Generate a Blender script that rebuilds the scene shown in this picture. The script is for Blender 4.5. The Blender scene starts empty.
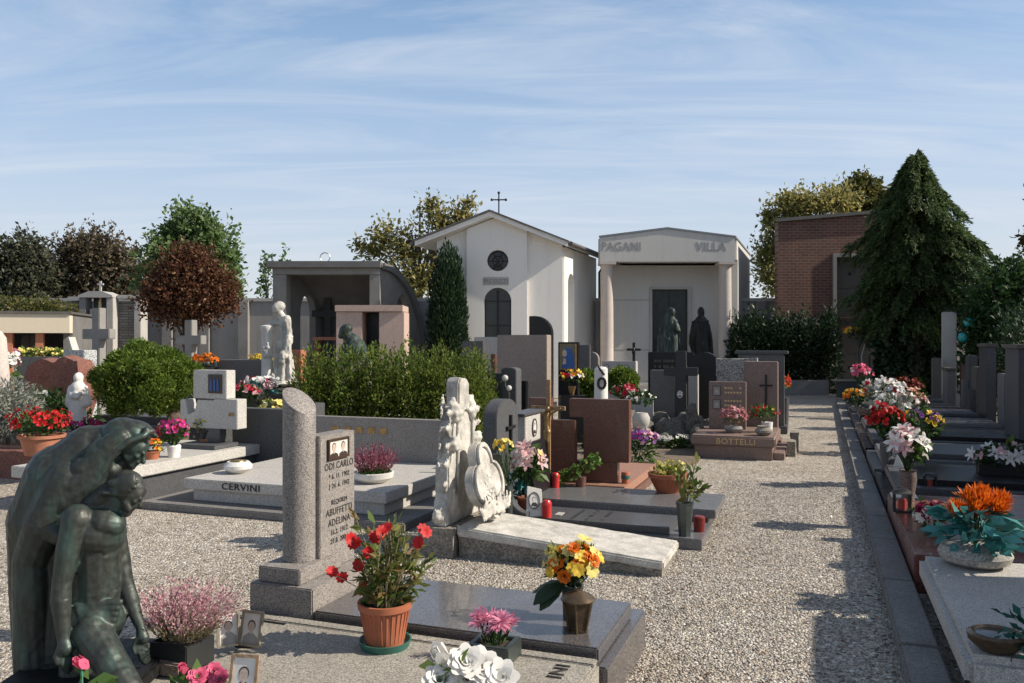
import bpy, bmesh, math, random
import numpy as np
from mathutils import Vector, Matrix, Euler, noise
from mathutils.geometry import tessellate_polygon

random.seed(7)
RNG = np.random.default_rng(11)
PI = math.pi
R = math.radians
SC = bpy.context.scene
COL = SC.collection

# ------------------------------------------------------------------ frame of reference
H, F, YH = 1.70, 830.0, 341.5          # eye height, focal length in pixels, horizon row
A = R(-20.4)                           # the rows of graves are turned by this much
CQ, SQ = math.cos(A), math.sin(A)
K0 = (1.956, 4.13)                     # start of the kerb on the right of the path


def G(px, py, z=0.0):
    d = (H - z) * F / (py - YH)
    return Vector(((px - 512) / F * d, d, z))


def X(px, d):
    return (px - 512) / F * d


def Z(py, d):
    return H - (py - YH) * d / F


def L(x, y, z=0.0):                    # grave-row coordinates (x across the path, y along it)
    return Vector((K0[0] + x * CQ - y * SQ, K0[1] + x * SQ + y * CQ, z))


# ------------------------------------------------------------------ mesh builder
class MB:
    def __init__(s):
        s.v, s.f = [], []

    def add(s, vs, fs):
        o = len(s.v)
        s.v += [tuple(v) for v in vs]
        s.f += [tuple(i + o for i in f) for f in fs]
        return s

    def box(s, x0, x1, y0, y1, z0, z1):
        return s.add([(x0, y0, z0), (x1, y0, z0), (x1, y1, z0), (x0, y1, z0),
                      (x0, y0, z1), (x1, y0, z1), (x1, y1, z1), (x0, y1, z1)],
                     [(0, 3, 2, 1), (4, 5, 6, 7), (0, 1, 5, 4), (1, 2, 6, 5), (2, 3, 7, 6), (3, 0, 4, 7)])

    def _ax(s, axis, a, b, t):
        return {'y': (a, t, b), 'x': (t, a, b), 'z': (a, b, t)}[axis]

    def plate(s, outer, a0, a1, axis='y', holes=()):
        loops = [list(outer)] + [list(h) for h in holes]
        tris = tessellate_polygon([[Vector((p[0], p[1], 0)) for p in l] for l in loops])
        flat = [p for l in loops for p in l]
        n = len(flat)
        vs = [s._ax(axis, p[0], p[1], a0) for p in flat] + [s._ax(axis, p[0], p[1], a1) for p in flat]
        fs = []
        for t in tris:
            fs.append((t[0], t[1], t[2]))
            fs.append((t[2] + n, t[1] + n, t[0] + n))
        o = 0
        for l in loops:
            m = len(l)
            for i in range(m):
                j = (i + 1) % m
                fs.append((o + i, o + j, o + j + n, o + i + n))
            o += m
        return s.add(vs, fs)

    def poly(s, pts, a0, a1, axis='y'):       # convex or simple concave outline kept as n-gons
        n = len(pts)
        vs = [s._ax(axis, p[0], p[1], a0) for p in pts] + [s._ax(axis, p[0], p[1], a1) for p in pts]
        fs = [tuple(range(n)), tuple(range(2 * n - 1, n - 1, -1))]
        for i in range(n):
            j = (i + 1) % n
            fs.append((i, j, j + n, i + n))
        return s.add(vs, fs)

    def tube(s, path, rad, n=8):
        path = [Vector(p) for p in path]
        if not hasattr(rad, '__len__'):
            rad = [rad] * len(path)
        vs, fs = [], []
        up = Vector((0.31, 0.17, 0.93))
        for i, p in enumerate(path):
            d = (path[min(i + 1, len(path) - 1)] - path[max(i - 1, 0)])
            if d.length < 1e-9:
                d = Vector((0, 0, 1))
            d.normalize()
            a = d.cross(up)
            if a.length < 0.05:
                a = d.cross(Vector((1, 0, 0)))
            a.normalize()
            b = d.cross(a)
            for k in range(n):
                t = 2 * PI * k / n
                vs.append(p + (a * math.cos(t) + b * math.sin(t)) * rad[i])
        for i in range(len(path) - 1):
            for k in range(n):
                j = (k + 1) % n
                fs.append((i * n + k, i * n + j, (i + 1) * n + j, (i + 1) * n + k))
        fs.append(tuple(range(n)))
        fs.append(tuple(range(len(vs) - 1, len(vs) - n - 1, -1)))
        return s.add(vs, fs)

    def lathe(s, prof, c=(0, 0, 0), n=28, sx=1.0, sy=1.0):
        vs, fs = [], []
        for r, z in prof:
            for k in range(n):
                t = 2 * PI * k / n
                vs.append((c[0] + r * math.cos(t) * sx, c[1] + r * math.sin(t) * sy, c[2] + z))
        m = len(prof)
        for i in range(m - 1):
            for k in range(n):
                j = (k + 1) % n
                fs.append((i * n + k, i * n + j, (i + 1) * n + j, (i + 1) * n + k))
        if prof[0][0] > 1e-6:
            fs.append(tuple(range(n - 1, -1, -1)))
        if prof[-1][0] > 1e-6:
            fs.append(tuple(range((m - 1) * n, m * n)))
        return s.add(vs, fs)

    def ell(s, c, r, rot=(0, 0, 0), seg=12):
        if not hasattr(r, '__len__'):
            r = (r, r, r)
        M = Euler(rot).to_matrix()
        vs, fs = [], []
        rings = seg // 2 + 1
        for i in range(rings + 1):
            th = PI * i / rings
            for k in range(seg):
                ph = 2 * PI * k / seg
                p = M @ Vector((r[0] * math.sin(th) * math.cos(ph), r[1] * math.sin(th) * math.sin(ph), r[2] * math.cos(th)))
                vs.append((c[0] + p.x, c[1] + p.y, c[2] + p.z))
        for i in range(rings):
            for k in range(seg):
                j = (k + 1) % seg
                fs.append((i * seg + k, (i + 1) * seg + k, (i + 1) * seg + j, i * seg + j))
        return s.add(vs, fs)

    def cap(s, p1, p2, r1, r2, seg=12):       # tapered capsule
        p1, p2 = Vector(p1), Vector(p2)
        s.ell(p1, r1, seg=seg)
        s.ell(p2, r2, seg=seg)
        return s.tube([p1, p2], [r1, r2], seg)

    def petal(s, base, d, n, ln, w, curl=0.0, cup=0.0):
        base, d, n = Vector(base), Vector(d).normalized(), Vector(n)
        n = (n - d * n.dot(d))
        if n.length < 1e-6:
            n = d.orthogonal()
        n.normalize()
        t = d.cross(n)
        vs = []
        for u, ww in ((0.0, 0.25), (0.45, 1.0), (0.8, 0.8), (1.0, 0.1)):
            c = base + d * (ln * u) + n * (curl * ln * u * u)
            e = n * (cup * w)
            vs += [c - t * (w * ww * 0.5) + e * ww, c + t * (w * ww * 0.5) + e * ww]
        return s.add(vs, [(0, 1, 3, 2), (2, 3, 5, 4), (4, 5, 7, 6)])

    def build(s, name, mat, parent=None, bevel=0.0, smooth=True, seg=2, fix=True, rough=None, loc=None):
        me = bpy.data.meshes.new(name)
        me.from_pydata(s.v, [], s.f)
        if bevel or fix or rough:
            bm = bmesh.new()
            bm.from_mesh(me)
            if fix:
                bmesh.ops.recalc_face_normals(bm, faces=bm.faces)
            if bevel:
                bmesh.ops.remove_doubles(bm, verts=bm.verts, dist=1e-5)
                es = [e for e in bm.edges if len(e.link_faces) == 2 and e.calc_face_angle(0) > R(28)]
                bmesh.ops.bevel(bm, geom=es, offset=bevel, segments=seg, affect='EDGES', clamp_overlap=True)
            if rough:                          # rough = (cuts, amplitude, frequency)
                bmesh.ops.remove_doubles(bm, verts=bm.verts, dist=1e-5)
                bmesh.ops.triangulate(bm, faces=bm.faces)
                for _ in range(rough[0]):
                    long = [e for e in bm.edges if e.calc_length() > rough[3]]
                    if not long:
                        break
                    bmesh.ops.subdivide_edges(bm, edges=long, cuts=1, use_grid_fill=True)
                    bmesh.ops.triangulate(bm, faces=bm.faces)
                bm.normal_update()
                mv = [(v, v.normal.copy()) for v in bm.verts]
                for v, nn in mv:
                    p = v.co * rough[2]
                    a = noise.noise(p) + 0.5 * noise.noise(p * 2.3) + 0.3 * noise.noise(p * 5.1)
                    v.co += nn * (a * rough[1])
            bm.to_mesh(me)
            bm.free()
        if smooth:
            me.shade_smooth()
            me.set_sharp_from_angle(angle=R(38))
        me.materials.append(mat)
        o = bpy.data.objects.new(name, me)
        COL.objects.link(o)
        if parent is not None:
            o.parent = parent
        if loc is not None:
            o.location = loc
        return o


def mesh_np(name, verts, quads, mat, parent=None, nper=4):
    me = bpy.data.meshes.new(name)
    nv, nf = len(verts), len(quads)
    me.vertices.add(nv)
    me.vertices.foreach_set('co', np.ascontiguousarray(verts, dtype=np.float32).ravel())
    me.loops.add(nf * nper)
    me.loops.foreach_set('vertex_index', np.ascontiguousarray(quads, dtype=np.int32).ravel())
    me.polygons.add(nf)
    me.polygons.foreach_set('loop_start', np.arange(0, nf * nper, nper, dtype=np.int32))
    me.polygons.foreach_set('loop_total', np.full(nf, nper, dtype=np.int32))
    me.update(calc_edges=True)
    me.materials.append(mat)
    o = bpy.data.objects.new(name, me)
    COL.objects.link(o)
    if parent is not None:
        o.parent = parent
    return o


def leaves(name, c, mat, parent, size=0.05, asp=0.5, out=None, spread=1.0, droop=0.0, vary=0.4):
    """a leaf (two folded quads, pointed) at every point of c; out = preferred direction per leaf"""
    c = np.asarray(c, dtype=float)
    n = len(c)
    d = RNG.normal(size=(n, 3)) * spread
    if out is not None:
        d = d + np.asarray(out)
    d[:, 2] -= droop
    d /= np.linalg.norm(d, axis=1, keepdims=True) + 1e-9
    r = RNG.normal(size=(n, 3))
    t = np.cross(d, r)
    t /= np.linalg.norm(t, axis=1, keepdims=True) + 1e-9
    m = np.cross(d, t)
    s = size * (1 + vary * RNG.uniform(-1, 1, size=(n, 1)))
    w = s * asp * 0.5
    a = c - d * s * 0.1
    b = c + d * s * 0.45 + t * w + m * s * 0.10
    e = c + d * s * 0.95
    g = c + d * s * 0.45 - t * w + m * s * 0.10
    vs = np.stack([a, b, e, g], axis=1).reshape(-1, 3)
    q = np.arange(4 * n).reshape(n, 4)
    return mesh_np(name, vs, q, mat, parent)


def blob_pts(blobs, n, shell=0.55, bumps=0.22, fr=2.2, seed=0.0):
    """points in the outer layer of lumpy ellipsoids ((cx,cy,cz),(rx,ry,rz))"""
    vol = np.array([b[1][0] * b[1][1] + b[1][0] * b[1][2] + b[1][1] * b[1][2] for b in blobs])
    cnt = (vol / vol.sum() * n).astype(int) + 1
    P, D = [], []
    for (c, r), k in zip(blobs, cnt):
        d = RNG.normal(size=(k, 3))
        d /= np.linalg.norm(d, axis=1, keepdims=True)
        u = 1 - shell * RNG.uniform(0, 1, size=(k, 1)) ** 1.7
        lump = np.array([noise.noise(Vector((x * fr + seed, y * fr + c[0], z * fr + c[2]))) for x, y, z in d])[:, None]
        p = np.asarray(c) + d * np.asarray(r) * u * (1 + bumps * 2 * lump)
        P.append(p)
        D.append(d)
    return np.concatenate(P), np.concatenate(D)


# ------------------------------------------------------------------ sculpting (statues)
def sculpt(name, prim, mat, parent, voxel=0.012, smooth=6, folds=None, loc=None):
    me = bpy.data.meshes.new('sculpt_tmp')
    me.from_pydata(prim.v, [], prim.f)
    bm = bmesh.new()
    bm.from_mesh(me)
    bmesh.ops.recalc_face_normals(bm, faces=bm.faces)
    bm.to_mesh(me)
    bm.free()
    o = bpy.data.objects.new('sculpt_tmp', me)
    COL.objects.link(o)
    m = o.modifiers.new('r', 'REMESH')
    m.mode = 'VOXEL'
    m.voxel_size = voxel
    if smooth:
        m2 = o.modifiers.new('s', 'SMOOTH')
        m2.iterations = smooth
        m2.factor = 0.5
    dg = bpy.context.evaluated_depsgraph_get()
    dg.update()
    out = bpy.data.meshes.new_from_object(o.evaluated_get(dg))
    bpy.data.objects.remove(o)
    bpy.data.meshes.remove(me)
    out.name = name
    if folds:
        for am, fh, fz, zmax in folds:
            nr = [v.normal.copy() for v in out.vertices]
            for v, n in zip(out.vertices, nr):
                if v.co.z < zmax:
                    k = noise.noise(Vector((v.co.x * fh, v.co.y * fh, v.co.z * fz)))
                    v.co += n * (am * k)
    out.shade_smooth()
    out.materials.clear()
    out.materials.append(mat)
    r = bpy.data.objects.new(name, out)
    COL.objects.link(r)
    r.parent = parent
    if loc is not None:
        r.location = loc
    return r


# ------------------------------------------------------------------ things
def thing(name, label, cat, loc=(0, 0, 0), rz=0.0, group=None):
    o = bpy.data.objects.new(name, None)
    o.empty_display_size = 0.1
    COL.objects.link(o)
    o.location = loc
    o.rotation_euler = (0, 0, rz)
    o['label'] = label
    o['category'] = cat
    if group:
        o['group'] = group
    return o


def text(s, size, loc, rot, mat, parent, name='lettering', ext=0.003, sx=1.0, align='CENTER'):
    cu = bpy.data.curves.new('t', 'FONT')
    cu.body = s
    cu.size = size
    cu.extrude = ext
    cu.align_x = align
    cu.resolution_u = 3
    cu.space_character = 1.08
    o = bpy.data.objects.new('t', cu)
    COL.objects.link(o)
    dg = bpy.context.evaluated_depsgraph_get()
    dg.update()
    me = bpy.data.meshes.new_from_object(o.evaluated_get(dg))
    bpy.data.objects.remove(o)
    me.name = name
    me.materials.clear()
    me.materials.append(mat)
    r = bpy.data.objects.new(name, me)
    COL.objects.link(r)
    r.parent = parent
    r.location = loc
    r.rotation_euler = rot
    r.scale = (sx, 1, 1)
    return r


FRONT = (PI / 2, 0, 0)            # lettering that faces the near side
SIDE = (PI / 2, 0, PI / 2)        # lettering that faces the path

# ------------------------------------------------------------------ materials
_M = {}


def newmat(name):
    m = bpy.data.materials.new(name)
    m.use_nodes = True
    nt = m.node_tree
    b = nt.nodes['Principled BSDF']
    return m, nt, b


def node(nt, t, **kw):
    n = nt.nodes.new(t)
    for k, v in kw.items():
        if k in n.inputs:
            n.inputs[k].default_value = v
        else:
            setattr(n, k, v)
    return n


def ramp(nt, fac, stops):
    r = nt.nodes.new('ShaderNodeValToRGB')
    el = r.color_ramp.elements
    while len(el) < len(stops):
        el.new(0.5)
    for e, (p, c) in zip(el, stops):
        e.position = p
        e.color = (c[0], c[1], c[2], 1)
    nt.links.new(fac, r.inputs['Fac'])
    return r


def mix(nt, fac, a, b, mode='MIX'):
    m = nt.nodes.new('ShaderNodeMix')
    m.data_type = 'RGBA'
    m.blend_type = mode
    for s, v in ((0, fac), (6, a), (7, b)):
        if hasattr(v, 'is_output'):
            nt.links.new(v, m.inputs[s])
        elif s == 0:
            m.inputs[0].default_value = v
        else:
            m.inputs[s].default_value = (v[0], v[1], v[2], 1)
    return m.outputs[2]


def bumped(nt, b, h, strength=0.3, dist=0.01):
    n = node(nt, 'ShaderNodeBump', Strength=strength, Distance=dist)
    nt.links.new(h, n.inputs['Height'])
    nt.links.new(n.outputs[0], b.inputs['Normal'])


def stone(name, c, speck=0.35, scale=220.0, rough=0.6, bump=0.15, stain=0.35, stainc=None, stsc=3.0, coat=0.0, bsc=60.0):
    """granite / marble / concrete: fine crystals, large cloudy staining, a little relief"""
    if name in _M:
        return _M[name]
    m, nt, b = newmat(name)
    co = node(nt, 'ShaderNodeTexCoord').outputs['Object']
    vor = node(nt, 'ShaderNodeTexVoronoi', Scale=scale)
    nt.links.new(co, vor.inputs['Vector'])
    sep = node(nt, 'ShaderNodeSeparateColor')
    nt.links.new(vor.outputs['Color'], sep.inputs[0])
    lo = tuple(x * (1 - speck) for x in c)
    hi = tuple(min(1, x * (1 + speck)) for x in c)
    r1 = ramp(nt, sep.outputs[0], [(0.0, tuple(x * (1 - 1.7 * speck if speck < .55 else .1) for x in c)), (0.22, lo), (0.6, c), (1.0, hi)])
    n2 = node(nt, 'ShaderNodeTexNoise', Scale=stsc, Detail=6.0, Roughness=0.65)
    nt.links.new(co, n2.inputs['Vector'])
    sc = stainc or tuple(x * 0.55 for x in c)
    st = ramp(nt, n2.outputs['Fac'], [(0.38, (0, 0, 0)), (0.72, (1, 1, 1))])
    mul = node(nt, 'ShaderNodeMath', operation='MULTIPLY')
    nt.links.new(st.outputs[0], mul.inputs[0])
    mul.inputs[1].default_value = stain
    col = mix(nt, mul.outputs[0], r1.outputs[0], sc)
    nt.links.new(col, b.inputs['Base Color'])
    b.inputs['Roughness'].default_value = rough
    b.inputs['Coat Weight'].default_value = coat
    b.inputs['Coat Roughness'].default_value = 0.06
    n3 = node(nt, 'ShaderNodeTexNoise', Scale=bsc, Detail=5.0, Roughness=0.7)
    nt.links.new(co, n3.inputs['Vector'])
    if bump:
        bumped(nt, b, n3.outputs['Fac'], bump, 0.012)
    if rough < 0.35:
        rr = ramp(nt, n2.outputs['Fac'], [(0.3, (rough,) * 3), (0.75, (min(1, rough + 0.25),) * 3)])
        nt.links.new(rr.outputs[0], b.inputs['Roughness'])
    _M[name] = m
    return m


def plain(name, c, rough=0.5, metal=0.0, var=0.15, vs=8.0, bump=0.0, spec=0.5, coat=0.0):
    if name in _M:
        return _M[name]
    m, nt, b = newmat(name)
    co = node(nt, 'ShaderNodeTexCoord').outputs['Object']
    n = node(nt, 'ShaderNodeTexNoise', Scale=vs, Detail=5.0, Roughness=0.6)
    nt.links.new(co, n.inputs['Vector'])
    r1 = ramp(nt, n.outputs['Fac'], [(0.3, tuple(x * (1 - var) for x in c)), (0.7, tuple(min(1, x * (1 + var)) for x in c))])
    nt.links.new(r1.outputs[0], b.inputs['Base Color'])
    b.inputs['Roughness'].default_value = rough
    b.inputs['Metallic'].default_value = metal
    b.inputs['Specular IOR Level'].default_value = spec
    b.inputs['Coat Weight'].default_value = coat
    if bump:
        bumped(nt, b, n.outputs['Fac'], bump, 0.02)
    _M[name] = m
    return m


def leafmat(name, cols, trans=0.35, rough=0.5):
    """each leaf gets its own tone; some light passes through"""
    if name in _M:
        return _M[name]
    m, nt, b = newmat(name)
    g = node(nt, 'ShaderNodeNewGeometry')
    k = len(cols)
    r1 = ramp(nt, g.outputs['Random Per Island'], [(i / max(1, k - 1), c) for i, c in enumerate(cols)])
    nt.links.new(r1.outputs[0], b.inputs['Base Color'])
    b.inputs['Roughness'].default_value = rough
    b.inputs['Specular IOR Level'].default_value = 0.3
    if trans:
        t = node(nt, 'ShaderNodeBsdfTranslucent')
        nt.links.new(r1.outputs[0], t.inputs['Color'])
        mx = node(nt, 'ShaderNodeMixShader')
        mx.inputs[0].default_value = trans
        nt.links.new(b.outputs[0], mx.inputs[1])
        nt.links.new(t.outputs[0], mx.inputs[2])
        nt.links.new(mx.outputs[0], nt.nodes['Material Output'].inputs['Surface'])
    _M[name] = m
    return m


def wall_mat(name, c, dirt, amount=.5, sc=1.0):
    """painted plaster or cut stone outdoors: rain runs and cloudy patches"""
    m, nt, b = newmat(name)
    co = node(nt, 'ShaderNodeTexCoord').outputs['Object']
    mp = node(nt, 'ShaderNodeMapping')
    mp.inputs['Scale'].default_value = (5.0 * sc, 5.0 * sc, .35 * sc)
    nt.links.new(co, mp.inputs['Vector'])
    runs = node(nt, 'ShaderNodeTexNoise', Scale=1.0, Detail=8.0, Roughness=.65)
    nt.links.new(mp.outputs[0], runs.inputs['Vector'])
    cl = node(nt, 'ShaderNodeTexNoise', Scale=.8 * sc, Detail=7.0, Roughness=.62)
    nt.links.new(co, cl.inputs['Vector'])
    r1 = ramp(nt, runs.outputs['Fac'], [(.48, (0, 0, 0)), (.75, (1, 1, 1))])
    r2 = ramp(nt, cl.outputs['Fac'], [(.35, (0, 0, 0)), (.75, (1, 1, 1))])
    mul = node(nt, 'ShaderNodeMath', operation='MULTIPLY')
    nt.links.new(r1.outputs[0], mul.inputs[0])
    nt.links.new(r2.outputs[0], mul.inputs[1])
    am = node(nt, 'ShaderNodeMath', operation='MULTIPLY')
    nt.links.new(mul.outputs[0], am.inputs[0])
    am.inputs[1].default_value = amount
    nt.links.new(mix(nt, am.outputs[0], c, dirt), b.inputs['Base Color'])
    b.inputs['Roughness'].default_value = .88
    fn = node(nt, 'ShaderNodeTexNoise', Scale=18.0, Detail=6.0, Roughness=.7)
    nt.links.new(co, fn.inputs['Vector'])
    bumped(nt, b, fn.outputs['Fac'], .15, .015)
    _M[name] = m
    return m


# stones
GRAN = stone('grey granite', (0.27, 0.245, 0.225), 0.45, 260, 0.65, 0.12, 0.4, (0.14, 0.125, 0.11))
GRAN_L = stone('light granite', (0.50, 0.475, 0.44), 0.35, 240, 0.65, 0.12, 0.3)
GRAN_W = stone('white granite', (0.52, 0.50, 0.46), 0.30, 240, 0.6, 0.1, 0.25)
GRAN_D = stone('dark granite', (0.10, 0.10, 0.105), 0.5, 260, 0.35, 0.05, 0.3)
GRAN_DM = stone('dark matt granite', (0.085, 0.087, 0.092), 0.45, 240, 0.6, 0.1, 0.3)
BLACK = stone('black polished granite', (0.016, 0.016, 0.018), 0.5, 260, 0.22, 0.0, 0.2)
BLACK.node_tree.nodes['Principled BSDF'].inputs['Specular IOR Level'].default_value = 0.3
POLI = stone('polished brown granite', (0.115, 0.105, 0.105), 0.5, 300, 0.16, 0.0, 0.2, coat=0.4)
GREY_P = stone('polished grey granite', (0.17, 0.17, 0.175), 0.45, 280, 0.2, 0.0, 0.25, coat=0.3)
BROWN = stone('red brown granite', (0.155, 0.066, 0.045), 0.45, 240, 0.3, 0.02, 0.25, coat=0.2)
BROWN_R = stone('sawn red brown granite', (0.36, 0.19, 0.13), 0.3, 240, 0.55, 0.05, 0.2)
ROSE = stone('brown pink granite', (0.24, 0.165, 0.135), 0.4, 230, 0.55, 0.08, 0.25)
BEIGE = stone('beige granite', (0.33, 0.265, 0.225), 0.35, 200, 0.7, 0.1, 0.2)
PINK = stone('pink granite', (0.50, 0.37, 0.31), 0.3, 200, 0.65, 0.1, 0.2)
REDG = stone('red granite polished', (0.20, 0.075, 0.055), 0.5, 200, 0.2, 0.0, 0.25, coat=0.3)
REDROCK = stone('red porphyry rock', (0.23, 0.10, 0.075), 0.3, 90, 0.9, 0.6, 0.4, bsc=25)
MARBLE = stone('weathered white marble', (0.60, 0.575, 0.52), 0.14, 160, 0.8, 0.4, 0.95, (0.19, 0.18, 0.16), 6.5, bsc=40)
MARB_C = stone('clean white marble', (0.68, 0.66, 0.62), 0.06, 120, 0.6, 0.1, 0.3, (0.40, 0.38, 0.35), 4.0)
ROUGHST = stone('rough old stone', (0.30, 0.27, 0.225), 0.35, 90, 0.9, 0.8, 0.7, (0.09, 0.085, 0.07), 7.0, bsc=30)
ROCK = stone('garden rock', (0.15, 0.14, 0.125), 0.35, 60, 0.95, 1.0, 0.7, (0.05, 0.052, 0.035), 6.0, bsc=18)
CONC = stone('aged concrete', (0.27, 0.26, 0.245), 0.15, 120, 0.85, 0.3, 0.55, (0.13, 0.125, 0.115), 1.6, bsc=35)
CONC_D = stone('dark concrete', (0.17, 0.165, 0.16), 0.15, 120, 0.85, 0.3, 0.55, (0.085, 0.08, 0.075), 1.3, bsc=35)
CONC_L = stone('pale concrete', (0.44, 0.42, 0.39), 0.12, 120, 0.8, 0.2, 0.4, (0.27, 0.26, 0.24), 2.0)
KERB = stone('kerb concrete', (0.20, 0.19, 0.18), 0.25, 110, 0.85, 0.35, 0.5, (0.10, 0.095, 0.085), 3.0)
OLDSLAB = stone('old granite slab', (0.34, 0.315, 0.27), 0.38, 190, 0.8, 0.25, 0.5, (0.17, 0.15, 0.12), 4.0)
PLASTER = wall_mat('white plaster', (0.76, 0.735, 0.69), (0.42, 0.40, 0.37), .42)
STUCCO = wall_mat('pale cut stone', (0.52, 0.505, 0.48), (0.27, 0.26, 0.245), .55)
CREAM = wall_mat('cream plaster', (0.64, 0.56, 0.43), (0.40, 0.34, 0.27), .35)
COLST = stone('pinkish column stone', (0.52, 0.455, 0.41), 0.12, 90, 0.75, 0.1, 0.2)
# metals and others
BRONZE = None
GILT = plain('dull gilt letters', (0.62, 0.44, 0.22), 0.5, 0.2, 0.15, 40)
INK = plain('dark letters', (0.035, 0.032, 0.03), 0.6)
LEAD = plain('grey letters', (0.27, 0.265, 0.255), 0.6)
IRON = plain('black iron', (0.02, 0.02, 0.021), 0.5, 0.3)
BRASS = plain('aged brass', (0.30, 0.20, 0.09), 0.4, 0.8, 0.3, 20)
LAMPM = plain('brown lamp metal', (0.17, 0.12, 0.075), 0.35, 0.75, 0.35, 30)
ZINC = plain('green grey metal', (0.085, 0.10, 0.095), 0.45, 0.6, 0.3, 14)
TERRA = plain('terracotta', (0.36, 0.115, 0.055), 0.75, 0, 0.15, 10, 0.05)
TERRA_L = plain('pale terracotta', (0.42, 0.17, 0.095), 0.8, 0, 0.15, 10, 0.05)
GREENP = plain('green plastic', (0.03, 0.13, 0.10), 0.45)
PLAST_D = plain('dark plastic', (0.022, 0.024, 0.024), 0.45)
REDP = plain('red votive plastic', (0.50, 0.025, 0.025), 0.3, coat=0.3)
WHITEP = plain('white paint', (0.72, 0.71, 0.68), 0.5)
SOIL = plain('soil', (0.045, 0.032, 0.022), 0.95, 0, 0.4, 40, 0.4)
ROOFM = plain('dark roof sheet', (0.10, 0.095, 0.09), 0.6, 0, 0.2, 4)
BARK = plain('bark', (0.10, 0.075, 0.055), 0.95, 0, 0.4, 14, 0.5)
GLASSD = plain('dark glazed pane', (0.018, 0.022, 0.023), 0.15, 0, 0.3, 3)
DOORB = plain('dark bronze door', (0.03, 0.033, 0.03), 0.35, 0.4, 0.3, 5)
WOODR = plain('red brown wood', (0.14, 0.055, 0.03), 0.6, 0, 0.25, 12)
SKIN = plain('photo skin', (0.50, 0.40, 0.33), 0.5)
PAPER = plain('photo paper', (0.66, 0.63, 0.58), 0.35)
GREYF = plain('photo grey', (0.28, 0.27, 0.26), 0.4)
DARKF = plain('photo dark', (0.05, 0.035, 0.03), 0.4)
SEPIA = plain('photo sepia', (0.40, 0.30, 0.22), 0.4)
BLUEF = plain('icon blue', (0.035, 0.10, 0.30), 0.5)


def bronze(name, c1, c2, c3, rough=0.38, metal=0.75, sc=9.0):
    """c1 dark base, c2 lighter noise patches, c3 verdigris that gathers in the hollows and runs down"""
    m, nt, b = newmat(name)
    co = node(nt, 'ShaderNodeTexCoord').outputs['Object']
    mp = node(nt, 'ShaderNodeMapping')
    mp.inputs['Scale'].default_value = (1, 1, .28)
    nt.links.new(co, mp.inputs['Vector'])
    n = node(nt, 'ShaderNodeTexNoise', Scale=sc * 1.6, Detail=8.0, Roughness=0.68)
    nt.links.new(mp.outputs[0], n.inputs['Vector'])
    n2 = node(nt, 'ShaderNodeTexNoise', Scale=sc * 7, Detail=5.0)
    nt.links.new(co, n2.inputs['Vector'])
    g = node(nt, 'ShaderNodeNewGeometry')
    hol = ramp(nt, g.outputs['Pointiness'], [(0.40, (1, 1, 1)), (0.495, (0, 0, 0))])
    mottle = ramp(nt, n.outputs['Fac'], [(0.34, (1, 1, 1)), (0.46, (0, 0, 0))])
    run = ramp(nt, n.outputs['Fac'], [(0.50, (0, 0, 0)), (0.70, (.75, .75, .75))])
    mul = node(nt, 'ShaderNodeMath', operation='MULTIPLY_ADD')
    nt.links.new(hol.outputs[0], mul.inputs[0])
    mul.inputs[1].default_value = .55
    nt.links.new(run.outputs[0], mul.inputs[2])
    mul.use_clamp = True
    mod = ramp(nt, n2.outputs['Fac'], [(0.3, (.75, .75, .75)), (0.7, (1.2, 1.2, 1.2))])
    base = mix(nt, 1.0, mix(nt, mottle.outputs[0], c1, c2), mod.outputs[0], 'MULTIPLY')
    nt.links.new(mix(nt, mul.outputs[0], base, c3), b.inputs['Base Color'])
    b.inputs['Metallic'].default_value = metal
    rr = ramp(nt, n2.outputs['Fac'], [(0.3, (rough,) * 3), (0.7, (rough + 0.22,) * 3)])
    nt.links.new(rr.outputs[0], b.inputs['Roughness'])
    bumped(nt, b, n2.outputs['Fac'], 0.2, 0.006)
    return m


BRONZE = bronze('patinated bronze', (0.045, 0.050, 0.044), (0.075, 0.078, 0.07), (0.065, 0.125, 0.105), 0.40, 0.45, 6.0)
VERDI = bronze('green bronze', (0.022, 0.034, 0.030), (0.14, 0.17, 0.15), (0.10, 0.155, 0.135), 0.55, 0.35, 3.2)
BRONZE_D = bronze('near black bronze', (0.012, 0.012, 0.012), (0.02, 0.02, 0.02), (0.035, 0.035, 0.035), 0.5, 0.4, 5.0)


def brick_mat():
    m, nt, b = newmat('red brick')
    co = node(nt, 'ShaderNodeTexCoord').outputs['Object']
    mp = node(nt, 'ShaderNodeMapping')
    mp.inputs['Rotation'].default_value = (PI / 2, 0, 0)
    nt.links.new(co, mp.inputs['Vector'])
    br = node(nt, 'ShaderNodeTexBrick')
    br.inputs['Color1'].default_value = (0.175, 0.078, 0.055, 1)
    br.inputs['Color2'].default_value = (0.135, 0.058, 0.042, 1)
    br.inputs['Mortar'].default_value = (0.19, 0.155, 0.135, 1)
    br.inputs['Scale'].default_value = 1.0
    br.inputs['Mortar Size'].default_value = 0.012
    br.inputs['Brick Width'].default_value = 0.26
    br.inputs['Row Height'].default_value = 0.095
    nt.links.new(mp.outputs[0], br.inputs['Vector'])
    n = node(nt, 'ShaderNodeTexNoise', Scale=1.3, Detail=5.0)
    nt.links.new(co, n.inputs['Vector'])
    r1 = ramp(nt, n.outputs['Fac'], [(0.3, (0.75, 0.75, 0.75)), (0.7, (1.1, 1.05, 1.0))])
    nt.links.new(mix(nt, 1.0, br.outputs['Color'], r1.outputs[0], 'MULTIPLY'), b.inputs['Base Color'])
    b.inputs['Roughness'].default_value = 0.9
    bumped(nt, b, br.outputs['Fac'], -0.4, 0.01)
    return m


BRICK = brick_mat()


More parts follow.
